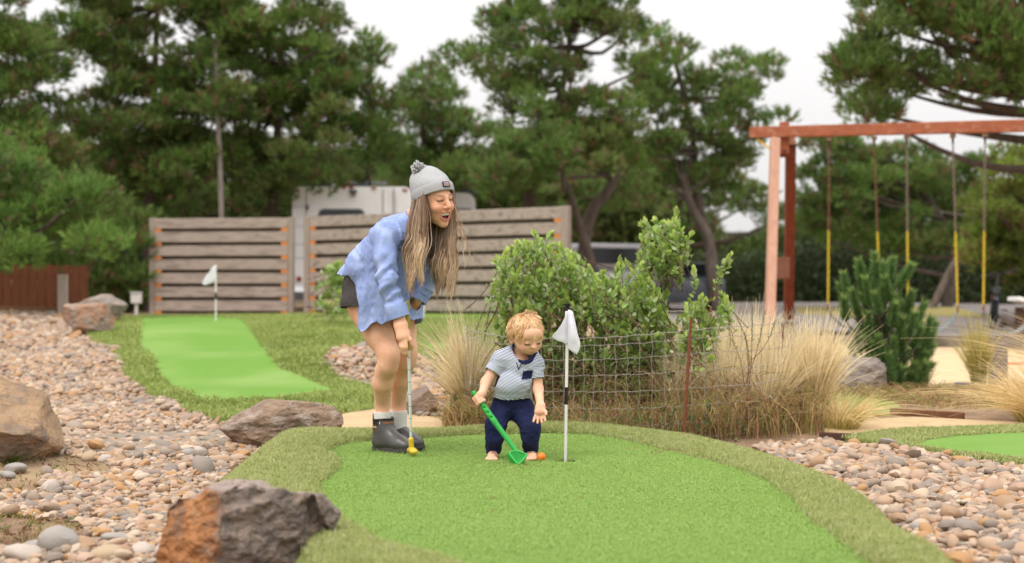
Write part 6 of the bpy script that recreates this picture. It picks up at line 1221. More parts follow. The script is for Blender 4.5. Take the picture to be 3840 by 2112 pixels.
# ---- feather grass ----
def grass(label, base, n, h, spread, seed, lean=(0,0), cols=None, name='feather_grass', group=None, r0=.05, rad=.0021, cat='grass clump', green=.35):
    n = int(n*1.15); rad *= .85; r = np.random.default_rng(seed); b = np.array(base, float); S_ = 9; s = np.linspace(0,1,S_); a = r.uniform(0,6.28,n); rr = r0*np.sqrt(r.uniform(0,1,n)); hh = h*np.clip(r.normal(.82,.17,n),.3,1.2); out = np.abs(r.normal(0,spread,n))*hh
    P0 = b+np.column_stack([rr*np.cos(a), rr*np.sin(a), np.full(n,-.01)]); dx = np.cos(a)*out+lean[0]*hh; dy = np.sin(a)*out+lean[1]*hh; drp = np.hypot(dx, dy)
    P_ = P0[:, None]+np.stack([dx[:, None]*s**1.9, dy[:, None]*s**1.9, hh[:, None]*s-(.35*drp[:, None]*s**2.6)], -1); P_ += (r.normal(0,.010,(n,1,3))*s[None,:,None]**2)+.006*np.sin(s*9+r.uniform(0,6,(n,1)))[..., None]*np.array([1,.6,0])
    P_[..., 2] = np.maximum(P_[..., 2], b[2]+.004)
    R = rad*r.uniform(.7,1.3,(n,1))*np.clip((1.05-s)*2.2,.25,1)[None]; V, Fc = strands(P_, R*1.25, 2)
    c0 = np.array(cols[0]) if cols else np.array([.70,.58,.24]); c1 = np.array(cols[1]) if cols else np.array([1.0,.86,.60]); tn = r.uniform(.75,1.15,(n,1,1)); gr = r.uniform(0,1,(n,1,1)) < green; q = smooth(.05,.6,s)[None,:,None]
    c = (c0*(1-q)+c1*q)*tn; c = np.where(gr, (c0*.9*(1-q*.5)+c1*q*.5)*tn, c); C = np.repeat(c[:,:,None],2,2).reshape(-1,3)
    o = obj(name, V, Fc, m_straw, base=b, cols=C); return tag(o, label, cat, group)
GG = lambda x, y: (x, y, float(terrain(x, y)))
GR = 'golden feather grass clumps inside the wire fence'
for i, (x, y, n, h) in enumerate(((1.42,9.75,760,.68),(1.62,9.45,760,.68),(1.30,10.05,600,.66),(1.70,9.85,700,.72),(1.55,10.2,600,.70),(1.22,9.5,300,.55),(1.40,9.25,420,.62),(1.72,9.15,420,.66),(1.05,9.3,260,.5),(1.60,9.0,300,.55))):
    grass('pale golden feather grass clump inside the wire fence', GG(x, y), n, h, .36, 20+i, (-.28 if i in (0,2,5) else .05, -.05), group=GR)
grass('tall golden feather grass fountain just outside the right end of the wire fence', GG(1.95,9.2), 1200, .68, .22, 31, (.06,-.06), r0=.08)
grass('golden feather grass clump between the wire fence and the grey boulder', GG(1.92,10.0), 500, .64, .22, 32, (-.05,-.05))
grass('wispy feather grass clump at the left end of the wire fence', GG(-.30,9.55), 620, .74, .34, 33, (-.10,-.06), cols=((.52,.46,.18),(.95,.80,.52)))
grass('loose feather grass clump behind the left wire fence corner', GG(-.05,9.95), 300, .62, .35, 34, (-.05,0), cols=((.52,.46,.18),(.95,.80,.52)))
grass('feather grass clump growing before the timber rail post', GG(3.86,11.75), 420, .64, .22, 35, (-.06,0), cols=((.36,.38,.09),(.74,.60,.22)), green=.5)
grass('large drooping golden grass clump at the end of the mulch strip', GG(4.02,9.8), 900, .86, .46, 36, (-.14,-.08), cols=((.60,.48,.18),(.95,.74,.42)), r0=.12)
grass('low golden grass tuft at the foot of the drooping grass', GG(3.45,9.3), 700, .45, .7, 37, (-.35,0), cols=((.60,.48,.18),(.95,.74,.42)), r0=.14)
grass('small green grass tuft below the young pine', GG(3.42,11.9), 220, .30, .25, 38, cols=((.16,.20,.05),(.34,.33,.10)), green=.8)
grass('low straw grass spilling over the path beside the boulder', GG(2.08,8.95), 260, .30, .75, 39, (.40,-.1), cols=((.58,.50,.17),(.95,.76,.42)), r0=.1)
grass('tiny green weed tuft on the soil below the tan boulder', (-2.711,7.650,-0.084), 60, .09, .5, 41, cols=((.14,.2,.04),(.25,.28,.07)), green=.9)
for i, (x, y) in enumerate(((2.05,13.6),(2.35,14.1),(1.9,14.6))): grass('sparse dry grass tuft between the enclosure and the road', GG(x, y), 120, .55, .22, 50+i, group='sparse dry tufts beyond the enclosure')
# ---- dry weeds at the foot of the fence ----
def weeds(name, label, pts, h, seed, pal, rad=.0016, curl=.5):
    r = np.random.default_rng(seed); pts = np.asarray(pts); n = len(pts); S_ = 7; s = np.linspace(0,1,S_); a = r.uniform(0,6.28,n); hh = h*r.uniform(.35,1.2,n); l = r.uniform(.2,1.2,n)*hh*curl*2
    P_ = pts[:, None]+np.stack([np.cos(a)[:, None]*l[:, None]*s**1.5, np.sin(a)[:, None]*l[:, None]*s**1.5, hh[:, None]*np.sin(s*(1.2+r.uniform(0,1.3,(n,1))))], -1)+r.normal(0,.018,(n,S_,3))*s[None,:,None]
    V, Fc = strands(P_, rad*r.uniform(.6,1.5,(n,1))*np.clip((1.1-s)*2,.3,1)[None]*1.2, 2); C = pal[r.integers(0,len(pal),n)]*r.uniform(.7,1.25,(n,1)); C = np.repeat(C, S_*2, 0)
    o = obj(name, V, Fc, m_straw, cols=C); return tag(o, label, 'weeds', kind='stuff')
r = np.random.default_rng(60); nw = 2600; tw = r.uniform(.0,.52,nw); lx = np.array([loop(t) for t in tw]); off = r.normal(-.07,.075,nw); dr = np.column_stack([lx[:,0]-.8, lx[:,1]-9.55]); dr /= np.linalg.norm(dr,axis=1)[:,None]; wp = lx+dr*off[:,None]
WP = np.array([(.44,.24,.13),(.58,.39,.19),(.74,.54,.28),(.30,.17,.09),(.28,.34,.09),(.38,.40,.12),(.26,.14,.08),(.64,.46,.23)])
weeds('dry_weeds', 'tangle of dry brown weeds along the foot of the wire fence', np.column_stack([wp, terrain(wp[:,0], wp[:,1])]), .22, 61, WP)
nw = 450; x = r.uniform(1.2,1.95,nw); y = r.uniform(8.6,9.0,nw)+.25*np.abs(x-1.5); weeds('dry_weeds', 'reddish dry weeds massed at the right end of the wire fence', np.column_stack([x, y, terrain(x, y)]), .24, 62, WP)
nw = 2600; x = r.uniform(2.4,4.6,nw); y = r.uniform(10.2,11.9,nw); k = x*1.0 > 2.4+.35*(11.9-y); x, y = x[k], y[k]; weeds('dead_litter', 'low dead grass and litter on the mulch below the young pine', np.column_stack([x, y, terrain(x, y)]), .085, 63, WP, .0018, 1.4)
nw = 700; x = r.uniform(-.45,.1,nw); y = r.uniform(9.0,9.6,nw); weeds('dry_weeds', 'dry weeds at the left end of the wire fence', np.column_stack([x, y, terrain(x, y)]), .18, 64, WP)
nw = 2200; x = r.uniform(-.15,1.75,nw); y = r.uniform(8.75,10.3,nw); k = ((x-.8)/1.0)**2+((y-9.55)/.85)**2 < 1; x, y = x[k], y[k]; weeds('dry_weeds', 'dead brown stems filling the enclosure under the manzanita', np.column_stack([x, y, terrain(x, y)]), .34, 65, WP*.8, .0020, .5)
for PD, sd_ in ((DIRT1, 66), (DIRT2, 67)):
    PD = np.array(PD); nw = 260; x = r.uniform(PD[:,0].min(), PD[:,0].max(), nw); y = r.uniform(PD[:,1].min(), PD[:,1].max(), nw); k = inside(x, y, PD); x, y = x[k], y[k]; weeds('soil_litter', 'dark dead litter scattered over the bare soil patch by the '+('tan boulder' if sd_ == 66 else 'slate cobble'), np.column_stack([x, y, terrain(x, y)+.004]), .012, sd_, WP*.75, .0024, 1.6)
# leafy weeds among the dry stems
s7 = []
for i in range(60):
    t = r.uniform(.02,.5); x, y = loop(t); x += r.normal(0,.08); y += r.normal(-.02,.08); g_ = float(terrain(x, y)); b = np.array([x, y, g_]); s7.append((b+np.array([r.normal(0,.05), r.normal(0,.05), r.uniform(.08,.24)]), b))
shrub('scattered leafy weeds along the wire fence', 'leafy_weeds', (.9,8.7,-.02), s7, .026, 110, np.array([(.09,.13,.04),(.13,.18,.05),(.10,.11,.06),(.16,.15,.06),(.12,.17,.05),(.18,.24,.07)]), 12, .85, 'weeds', .003)
# tall flowering weed
fb = np.array([1.43,8.82,float(terrain(1.43,8.82))]); sw = [(fb+np.array([.06,0,.80]), fb), (fb+np.array([.14,.02,.76]), fb+np.array([.03,0,.35])), (fb+np.array([-.04,0,.72]), fb+np.array([.02,0,.3])), (fb+np.array([.02,.03,.62]), fb+np.array([.02,0,.2])), (fb+np.array([.20,0,.70]), fb+np.array([.05,0,.45])), (fb+np.array([-.08,0,.60]), fb+np.array([.01,0,.3]))]
shrub('tall thin yellow green weed stalk standing against the wire fence', 'weed_stalk', tuple(fb), sw, .016, 95, np.array([(.22,.26,.07),(.30,.32,.09),(.18,.23,.06),(.45,.42,.09)]), 14, .6, 'weed', .0028)
# ---- young pine ----
def needles(P_, D_, L_, W_, cols):
    """thin triangles"""
    n = len(P_); D_ = D_/(np.linalg.norm(D_, axis=1)[:, None]+1e-9); S_ = np.cross(D_, RNG.normal(size=(n,3))); S_ /= np.linalg.norm(S_, axis=1)[:, None]+1e-9
    V = np.empty((n,3,3)); V[:,0] = P_-S_*W_[:,None]*.5; V[:,1] = P_+S_*W_[:,None]*.5; V[:,2] = P_+D_*L_[:,None]
    return V.reshape(-1,3), np.arange(n*3).reshape(n,3), np.repeat(cols,3,0)
yp = np.array((3.181,12.030,0.000)); YY = yp[1]; pine_y = thing('young_pine', 'young bushy pine with upright foxtail shoots beside the play sand', 'pine tree', tuple(yp))
trk = [yp-(0,0,.05), D2(2236,905,YY), D2(2226,820,YY), D2(2218,740,YY), D2(2214,680,YY)]; obj('trunk', *tube(catmull(np.array(trk), 12, closed=False), np.linspace(.034,.010,12), 8), m_bark2, pine_y)
rp = np.random.default_rng(71); SH = [(2200,640,-.0),(2246,652,.1),(2160,656,-.1),(2122,690,.05),(2289,668,-.05),(2176,700,-.2),(2226,700,-.25),(2262,700,.15),(2296,735,.1),(2112,715,.1),(2142,730,-.15),(2200,740,-.3),(2250,745,-.25),(2155,775,.1),(2185,790,-.2),(2326,762,0),(2344,800,.05),(2300,790,-.2),(2270,800,-.3),(2318,825,-.15),(2348,835,.1),(2150,830,-.1),(2172,850,-.25),(2140,870,.1),(2210,845,-.3),(2250,850,-.3),(2160,905,-.1),(2195,900,-.25),(2236,890,-.35),(2350,868,.05),(2330,890,-.05),(2345,915,0),(2300,915,-.2),(2270,925,-.3),(2320,935,-.1),(2180,925,0),(2290,880,.2),(2210,790,.25),(2240,800,.25),(2170,740,.2),(2265,760,.3),(2310,850,.25),(2205,690,.1),(2225,660,-.1),(2280,830,-.1),(2258,905,.1)]
NP, ND, NL, NC_ = [], [], [], []; brs = []
SH = SH+[(u+rp.normal(0,16), v+abs(rp.normal(14,10)), dy+rp.normal(0,.22)) for u, v, dy in SH[::2]]
for u, v, dy in SH:
    tip = D2(u, v, YY+dy*.8); ax_x = np.interp(tip[2], [yp[2], D2(2214,680,YY)[2]], [yp[0], D2(2214,680,YY)[0]]); hz = np.array([tip[0]-ax_x, tip[1]-YY, 0]); d = nrm(np.array([0,0,1.])+hz*1.1+rp.normal(0,.12,3)); ln = rp.uniform(.19,.26); st = tip-d*ln
    anc = np.array([ax_x, YY, st[2]-.10-.25*np.linalg.norm(hz)]); anc[2] = max(anc[2], yp[2]+.10); brs.append(tube(catmull(np.array([anc, (anc+st)/2+(0,0,-.02), st, tip-d*.03]), 8, closed=False), np.linspace(.011,.005,8), 5))
    n = 620; q = rp.uniform(0,1,n); e1 = nrm(np.cross(d, (.2,.7,.1))); e2 = np.cross(d, e1); a = rp.uniform(0,6.28,n); sd = e1*np.cos(a)[:,None]+e2*np.sin(a)[:,None]
    NP.append(st+d*(q*ln*.92)[:,None]); ND.append(d*(.75+.5*q)[:,None]+sd*(1.05-.35*q)[:,None]+rp.normal(0,.1,(n,3))); NL.append(rp.uniform(.065,.092,n)); c = np.array([(.14,.25,.08),(.17,.30,.09),(.21,.34,.105),(.115,.205,.065)])[rp.integers(0,4,n)]; tw = smooth(.86,1,q)[:,None]*.6; NC_.append((c*(1-tw)+np.array([.42,.52,.14])*tw)*rp.uniform(.75,1.25,(n,1)))
V, Fc, C = needles(np.concatenate(NP), np.concatenate(ND), np.concatenate(NL), np.full(sum(map(len,NP)), .0058), np.concatenate(NC_)); obj('needles', V, Fc, m_needle, pine_y, smooth=False, cols=C); obj('branches', *join(brs), m_bark2, pine_y)

nl = 34; x = np.concatenate([r.normal(.72,.10,14), r.uniform(-.7,1.3,20)]); y = np.concatenate([r.normal(7.35,.05,14), r.uniform(4.9,7.8,20)]); weeds('needle_litter', 'few dry pine needles lying on the near putting green', np.column_stack([x, y, np.full(nl,.012)]), .006, 91, np.array([(.50,.36,.20),(.42,.27,.15)]), .0013, 5.0)

# ---------------- pines behind ----------------
PINE = np.array([1.06,1.14,1.06])*np.array([(.115,.185,.042),(.14,.225,.05),(.18,.27,.06),(.155,.235,.06),(.12,.165,.05),(.215,.305,.075),(.175,.19,.062)])
DEAD = np.array([(.22,.135,.085),(.27,.16,.09),(.19,.12,.08),(.30,.17,.085)])
def tufts_mesh(C, D_, size, cols, r, K=13):
    """bottle brush shoots: K flat needles bunches round each short axis"""
    n = len(C); D_ = D_/(np.linalg.norm(D_, axis=1)[:, None]+1e-9); q = r.uniform(0,1,(n,K,1)); sd = r.normal(size=(n,K,3)); sd -= D_[:, None]*(sd*D_[:, None]).sum(2, keepdims=True); sd /= np.linalg.norm(sd, axis=2, keepdims=True)+1e-9
    P_ = (C[:, None]+D_[:, None]*(q-.3)*size[:, None, None]*.9).reshape(-1,3); dd = (D_[:, None]*(.55+.6*q)+sd*(.75-.25*q)).reshape(-1,3); L_ = np.repeat(size,K)*r.uniform(.6,1.0,n*K)*.85; return needles(P_, dd, L_, L_*.21, np.repeat(cols,K,0)*r.uniform(.75,1.25,(n*K,1)))
def pine(label, poly, y, trunk, seed, dens=1.0, size=.17, depth=1.6, limbs=10, pal=PINE, dead=.12, m_b=None, name='pine_tree', tr=.16, clump=.42, base=None, cat='pine tree'):
    r = np.random.default_rng(seed); poly = np.array(poly, float); sc = y/3577.8; area = 0.; x_, y_ = poly[:,0], poly[:,1]; area = abs(np.dot(x_, np.roll(y_,1))-np.dot(y_, np.roll(x_,1)))/2*sc*sc
    tk = np.array([D2(*t) for t in trunk]); g_ = tk[0].copy(); g_[2] = float(terrain(g_[0], g_[1])); tk[0] = g_-(0,0,.1); root = thing(name, label, cat, tuple(g_))
    TP = catmull(tk, 20, closed=False); obj('trunk', *tube(TP, np.linspace(tr, tr*.25, 20), 10), m_b or m_bark, root)
    nc = max(4, int(area/(clump**2*3.14)*4.9*dens)); cen = np.array(region(nc, poly, y-depth, y+depth, r)); C, D_, S_, CO = [], [], [], []; parts = []
    for c in cen:
        rx = clump*r.uniform(.65,1.35); rz = rx*r.uniform(.5,.8); n = int(74*dens*(rx/.42)**2*(.17/size)**1.6); d = r.normal(size=(n,3)); d /= np.linalg.norm(d,axis=1)[:,None]; d[:,2] = np.where(r.uniform(size=n) < .72, np.abs(d[:,2]), d[:,2]); rad = r.uniform(.35,1.05,(n,1))**.6
        C.append(c+d*rad*np.array([rx,rx,rz])); D_.append(d*np.array([1,1,.6])+np.array([0,0,.75])+r.normal(0,.25,(n,3))); S_.append(size*r.uniform(.7,1.3,n)); base_c = pal[r.integers(0,len(pal))]*r.uniform(.85,1.2); co = base_c*.6+.4*pal[r.integers(0,len(pal),n)]; k = r.uniform(size=n) < dead; co[k] = DEAD[r.integers(0,len(DEAD),k.sum())]; CO.append(co)
    V, Fc, cc = tufts_mesh(np.concatenate(C), np.concatenate(D_), np.concatenate(S_), np.concatenate(CO), r); cr = obj('crown', V, Fc, m_needle, root, smooth=False, cols=cc)
    for i in r.permutation(nc)[:limbs]:
        c = cen[i]; j = int(np.clip(np.searchsorted(TP[:,2], c[2]-.6*abs(c[0]-TP[10,0])*.5), 2, 18)); p0 = TP[j]; md_ = (p0+c)/2+np.array([0,0,-.15])+r.normal(0,.1,3); parts.append(tube(catmull(np.array([p0, md_, c]), 7, closed=False), np.linspace(tr*.45,.015,7), 6))
    lb = obj('limbs', *join(parts), m_b or m_bark, root); lb['kind'] = 'stuff'; return root
pine('broad pine at the end of the red board fence, its top beyond the picture', [(-140,-80),(40,-60),(62,40),(70,80),(98,58),(112,110),(165,160),(180,260),(200,400),(120,450),(-140,470)], 27, [(-60,790,27),(-55,500,27),(-40,200,27),(0,-60,27)], 101, 1.1)
pine('tall dark pine rising behind the left timber screen', [(175,-90),(530,-90),(560,40),(570,200),(625,310),(565,420),(430,500),(270,520),(215,430),(215,300),(235,190),(150,70),(165,20)], 30, [(380,790,30),(375,560,30),(385,300,30),(400,-80,30)], 102, 1.15)
pine('wide dark pine directly behind the bare pole', [(490,-90),(615,-90),(630,20),(660,44),(690,40),(702,0),(716,40),(735,30),(748,-90),(835,-90),(845,40),(876,110),(880,190),(850,260),(868,380),(840,470),(610,490),(565,410),(600,260),(545,150)], 31, [(690,790,31),(685,540,31),(700,300,31),(720,-60,31)], 103, 1.15)
pine('slender pine with a pointed leader above the white trailer', [(933,78),(950,110),(958,150),(945,205),(992,300),(965,430),(880,445),(862,330),(885,230),(905,130)], 33, [(925,790,33),(925,500,33),(930,300,33),(935,100,33)], 104, 1.0, limbs=7, tr=.10)
pine('conical pine half hidden behind the grey beanie', [(1062,112),(1080,160),(1118,205),(1135,260),(1175,330),(1205,480),(970,480),(945,350),(985,245),(1035,190)], 36, [(1070,790,36),(1068,500,36),(1064,300,36),(1062,140,36)], 105, 1.0, limbs=8, tr=.12)
pine('largest pine with layered pads of foliage and a forked trunk', [(1280,-90),(1590,-90),(1612,40),(1640,30),(1622,130),(1600,200),(1625,330),(1585,425),(1490,430),(1420,385),(1380,300),(1310,250),(1250,235),(1235,215),(1150,195),(1122,125),(1175,85),(1235,45)], 31, [(1328,790,31),(1330,540,31),(1350,400,31),(1420,200,31),(1440,0,31)], 106, .92, limbs=16, tr=.17)
pine('lower bough pine in front of the largest pine with bright pads', [(1215,330),(1260,250),(1360,230),(1430,330),(1480,290),(1585,330),(1600,400),(1560,450),(1420,420),(1330,470),(1220,480)], 29.5, [(1525,790,29.5),(1470,600,29.5),(1430,480,29.5),(1380,330,29.5)], 107, .95, limbs=10, tr=.12)
pine('spreading pine with a flat windswept top above the grey truck', [(1600,190),(1625,110),(1640,45),(1655,120),(1685,70),(1710,130),(1760,150),(1860,160),(1950,165),(1962,235),(1890,262),(1850,290),(1900,320),(1985,275),(1995,310),(1905,345),(1890,430),(1830,490),(1660,500),(1600,440),(1640,320)], 34, [(1800,790,34),(1790,640,34),(1755,500,34),(1740,330,34),(1690,120,34)], 108, .95, limbs=16, tr=.17, m_b=m_bark2)
pine('huge pine whose dark limbs reach over the swing set beam', [(2130,70),(2180,60),(2240,-90),(2720,-90),(2720,250),(2500,230),(2400,250),(2340,300),(2200,310),(2135,300),(2155,220),(2125,170),(2085,120)], 24, [(2680,790,24),(2660,500,24),(2620,260,24),(2560,-60,24)], 109, 1.05, limbs=24, tr=.22)
pine('dark pine standing behind the swing chains', [(2010,385),(2060,330),(2130,360),(2210,385),(2310,380),(2410,430),(2470,420),(2480,640),(2250,660),(2090,620),(2005,520)], 36, [(2380,790,36),(2400,640,36),(2350,520,36),(2230,400,36)], 110, 1.1, limbs=14, m_b=m_bark2)
pine('yellow green pine with orange tips beyond the black bicycle', [(2455,480),(2530,400),(2600,370),(2720,380),(2720,730),(2520,730),(2440,640)], 30, [(2600,790,30),(2600,600,30),(2610,380,30)], 111, 1.1, pal=PINE*np.array([1.5,1.25,1.0]), dead=.16)
pine('bushy bright green pine in front of the red board fence', [(-120,380),(50,365),(150,400),(215,440),(255,540),(240,640),(170,690),(60,670),(-120,700)], 21.5, [(-70,790,21.5),(-60,650,21.5),(-30,500,21.5),(20,390,21.5)], 112, 1.15, pal=PINE*np.array([1.0,1.05,1.0]), size=.14, dead=.06)
pine('low shaded pine beside the left timber screen', [(255,520),(330,560),(375,580),(372,770),(280,780),(215,720),(235,640)], 28, [(320,790,28),(315,680,28),(310,550,28)], 113, 1.1, limbs=6, tr=.09, pal=PINE*.9)
pine('hanging pine boughs above the left timber screen', [(330,450),(560,490),(640,480),(745,450),(745,560),(560,530),(480,575),(400,560),(330,560)], 33, [(560,790,33),(565,650,33),(560,480,33)], 114, 1.0, limbs=8, tr=.10, dead=.2)
pine('dense low pine behind the right timber screen', [(1130,440),(1330,470),(1500,440),(1620,450),(1600,540),(1440,580),(1230,560),(1140,520)], 38, [(1400,790,38),(1390,650,38),(1370,460,38)], 115, 1.0, limbs=10, dead=.22)
pine('shaded pine beyond the grey truck with sky showing through', [(1600,450),(1760,470),(1880,450),(1950,500),(1985,560),(1900,580),(1840,540),(1780,590),(1640,580)], 40, [(1700,790,40),(1700,650,40),(1720,480,40)], 116, .75, limbs=12, dead=.25)
# leaning bare trunks
for lab, P_, r0 in (('dark leaning pine trunk behind the end post of the timber screen', [(1.467,32.000,1.732),(1.717,32.000,2.448),(2.164,32.000,3.163),(2.433,32.000,3.700)], .16), ('forked grey trunk beyond the grey truck', [(4.833,33.000,0.562),(4.630,33.000,1.392),(4.556,33.000,2.130),(4.123,33.000,2.960),(3.985,33.000,3.606)], .15), ('pale curved trunk behind the swing chains', [(9.997,34.000,0.554),(10.472,34.000,1.409),(10.948,34.000,2.169),(11.043,34.000,2.740)], .10)):
    P_ = np.array(P_); P_[0][2] = float(terrain(P_[0][0], P_[0][1]))-.1; t = thing('pine_tree', lab, 'pine tree', tuple(P_[0])); obj('trunk', *tube(catmull(P_, 14, closed=False), np.linspace(r0, r0*.55, 14), 9), m_bark2, t)
    r = np.random.default_rng(int(r0*1000)+int(P_[0][0]*10)); bp_ = []
    for i in range(7):
        a = P_[-1]*(.3+.1*i)+P_[-2]*(.7-.1*i); b = a+np.array([r.normal(0,1.0), r.normal(0,.6), r.uniform(.2,1.0)]); bp_.append(tube(catmull(np.array([a,(a+b)/2+r.normal(0,.12,3),b]), 7, closed=False), np.linspace(r0*.35,.012,7), 5))
    obj('bare_limbs', *join(bp_), m_bark2, t)['kind'] = 'stuff'
# far wood and hedge
def mass(name, label, poly, y0, y1, n, size, pal, seed, kind='stuff', cat='hedge', dirz=.6):
    r = np.random.default_rng(seed); C = np.array(region(n, poly, y0, y1, r)); D_ = r.normal(0,.6,(n,3))+np.array([0,-.4,dirz]); co = pal[r.integers(0,len(pal),n)]; V, Fc, cc = tufts_mesh(C, D_, size*r.uniform(.7,1.3,n), co, r, 9); o = obj(name, V, Fc, m_needle, cols=cc, smooth=False); return tag(o, label, cat, kind=kind)
mass('far_wood', 'dark far wood closing the view behind the pines', [(-200,380),(0,360),(300,370),(560,350),(900,390),(1000,400),(1200,385),(1500,360),(1640,370),(1710,430),(1770,540),(1820,620),(1700,660),(1500,640),(1200,650),(-200,700)], 44, 52, 19000, .46, PINE*np.array([.62,.52,.52]), 131, cat='wood')
mass('far_wood', 'dark far wood low behind the hedge and road', [(1400,640),(1700,620),(1840,615),(2000,560),(2080,480),(2300,430),(2450,470),(2760,450),(2760,760),(1400,760)], 46, 52, 9000, .42, PINE*np.array([.6,.55,.55]), 132, cat='wood')
mass('far_wood', 'dark far wood behind the red fence and left screen', [(-250,600),(380,560),(400,800),(-250,800)], 30, 34, 3000, .34, PINE*.8, 133, cat='wood')
def hedge(label, u0, u1, v0, v1, y, d, n, seed, pal):
    r = np.random.default_rng(seed); c = D2((u0+u1)/2, 760, y); c[2] = float(terrain(c[0], c[1])); h_ = thing('hedge', label, 'hedge', tuple(c)); poly = [(u0,v1),(u0,v0+12),(u0*.75+u1*.25,v0-6),(u0*.5+u1*.5,v0+8),(u0*.25+u1*.75,v0-8),(u1,v0),(u1,v1)]
    C = np.array(region(n, poly, y-d, y+d, r)); L_ = r.uniform(.09,.15,n); V, Fc, cc = leaves(C, r.normal(0,.7,(n,3))+np.array([0,-.2,.6]), r.normal(size=(n,3))+np.array([0,-.6,.6]), L_, L_*.55, pal[r.integers(0,len(pal),n)]*r.uniform(.7,1.3,(n,1))); obj('foliage', V, Fc, m_leaf, h_, cols=cc)
    a, b = D2(u0,v1,y), D2(u1,v1,y); ps = []
    for i in range(12):
        t = (i+.5)/12; p = a*(1-t)+b*t; p[2] = float(terrain(p[0], p[1])); ps.append(tube([p, p+np.array([r.normal(0,.1), r.normal(0,.1), (v1-v0)/3577.8*y*.8])], [.04,.01], 5))
    obj('stems', *join(ps), m_bark, h_)
HD = np.array([(.035,.058,.02),(.05,.078,.025),(.068,.095,.03),(.055,.066,.033)])
hedge('tall dark clipped hedge behind the swings across the road', 1985, 2320, 600, 768, 43, .7, 8500, 141, HD)
hedge('dark clipped hedge behind the parked black bicycle', 2310, 2760, 600, 768, 42.5, .7, 9500, 142, HD)
hedge('lower dark hedge beyond the road left of the swing posts', 1700, 1995, 640, 768, 43.5, .6, 6000, 143, HD*1.25)
# bare grey pole
o = obj('bare_pole', *tube(catmull(np.array([(-5.901,29.000,0.350),(-5.933,29.000,2.782),(-5.998,29.000,4.403),(-6.055,29.000,5.926)]), 16, closed=False), np.linspace(.062,.040,16), 8), mat('silver_wood', (.30,.255,.225), (.22,.185,.165), scale=5, rough=.9, stretch=(6,6,1)), base=np.array((-5.901,29.000,0.350))); tag(o, 'bare silvery grey pole standing before the dark pines', 'pole')
# ---------------- vehicles ----------------
m_rv = mat('white_trailer_panel', (.86,.84,.83), (.80,.78,.77), scale=2, rough=.35, spec=.4); m_glass = mat('dark_window', (.012,.014,.016), rough=.12, spec=.6); m_redl = mat('red_lamp', (.35,.03,.02), rough=.3, spec=.5); m_trim = mat('grey_trim', (.12,.12,.125), rough=.6); m_rvg = mat('grey_graphic', (.42,.42,.44), rough=.4)
def rprism(c, sx, sy, sz, rr, n=5):
    """box with rounded upper edges along y (sx width, sy length, sz height); c base centre"""
    prof = [(-sx/2,0)]+[(-sx/2+rr-rr*math.cos(t), sz-rr+rr*math.sin(t)) for t in np.linspace(0,math.pi/2,n)]+[(sx/2-rr+rr*math.sin(t), sz-rr+rr*math.cos(t)) for t in np.linspace(0,math.pi/2,n)]+[(sx/2,0)]
    k = len(prof); V = np.array([(c[0]+a, c[1]+s*sy/2, c[2]+b) for s in (-1,1) for a, b in prof]); return V, [tuple(range(k)), tuple(range(k,2*k))[::-1]]+[(i,k+i,k+(i+1) % k,(i+1) % k) for i in range(k)]
def wheel(parent, c, r_, w, axis=(1,0,0)):
    c = np.array(c); a = nrm(axis); wh = obj('wheel', *tube([c-a*w/2, c-a*w*.42, c+a*w*.42, c+a*w/2], [r_*.86, r_, r_, r_*.86], 20), mat('tyre', (.02,.02,.021), rough=.9) if 'tyre' not in MATS else MATS['tyre'], parent)
    obj('rim', *tube([c-a*w*.52, c+a*w*.52], r_*.58, 14), MATS.get('alloy') or mat('alloy', (.45,.45,.46), rough=.35, metal=.6), wh)
ty = 30.6; tx0, tx1 = (735-1288)/3577.8*ty, (1036-1288)/3577.8*ty; tz = float(terrain(-4.6,31)); ttop = .82+(742-470)/3577.8*ty
rv = thing('travel_trailer', 'white travel trailer parked behind the timber screens, dark rear window', 'trailer', ((tx0+tx1)/2,32,tz)); w_ = tx1-tx0; cx0 = (tx0+tx1)/2
obj('body', *rprism((cx0, ty+3.0, tz+.55), w_, 6.0, ttop-tz-.55, .16), m_rv, rv)
yb = ty-.003
wn = obj('rear_window', *rprism((D2(859,553,yb)[0], yb-.01, D2(859,600,yb)[2]), .92, .03, .60, .10), m_glass, rv); obj('window_frame', *rprism((D2(859,553,yb)[0], yb-.002, D2(859,604,yb)[2]), 1.0, .02, .67, .12), m_trim, wn)
for u, v in ((748,480),(845,473),(865,472),(884,472),(940,474),(1018,478)): obj('marker_lamp', *box(D2(u, v, yb-.015), (.10,.03,.045), None, .006), m_redl, rv)
cm = obj('camera_mount', *box(D2(888,482,yb-.04), (.16,.08,.07), None, .01), m_trim, rv); obj('camera_eye', *tube([D2(888,487,yb-.07), D2(888,492,yb-.12)], [.04,.03], 8), m_glass, cm)
for u in (770, 963): obj('panel_seam', *box(D2(u, 600, yb-.004), (.018,.008,2.1), None), m_trim, rv)
for v in (520, 570, 615, 650): obj('corner_trim', *box(D2(752, v, yb-.004), (.27,.008,.012), None), m_rvg, rv)
for z_ in (522,): obj('hinge', *box(D2(773, z_, yb-.02), (.06,.04,.10), None, .005), m_trim, rv)
obj('tail_lamp', *tube([D2(752,702,yb), D2(752,702,yb-.03)], .055, 14), m_redl, rv); obj('bumper', *box(D2(885,745,yb-.1), (w_,.16,.18), None, .02), m_trim, rv); obj('ladder_rail', *tube([D2(990,475,yb-.06), D2(990,780,yb-.06)], .018, 6), m_rvg, rv)
for i in range(2): wheel(rv, (tx0+.1, ty+2.5+i*.85, tz+.34), .34, .22); wheel(rv, (tx1-.1, ty+2.5+i*.85, tz+.34), .34, .22)
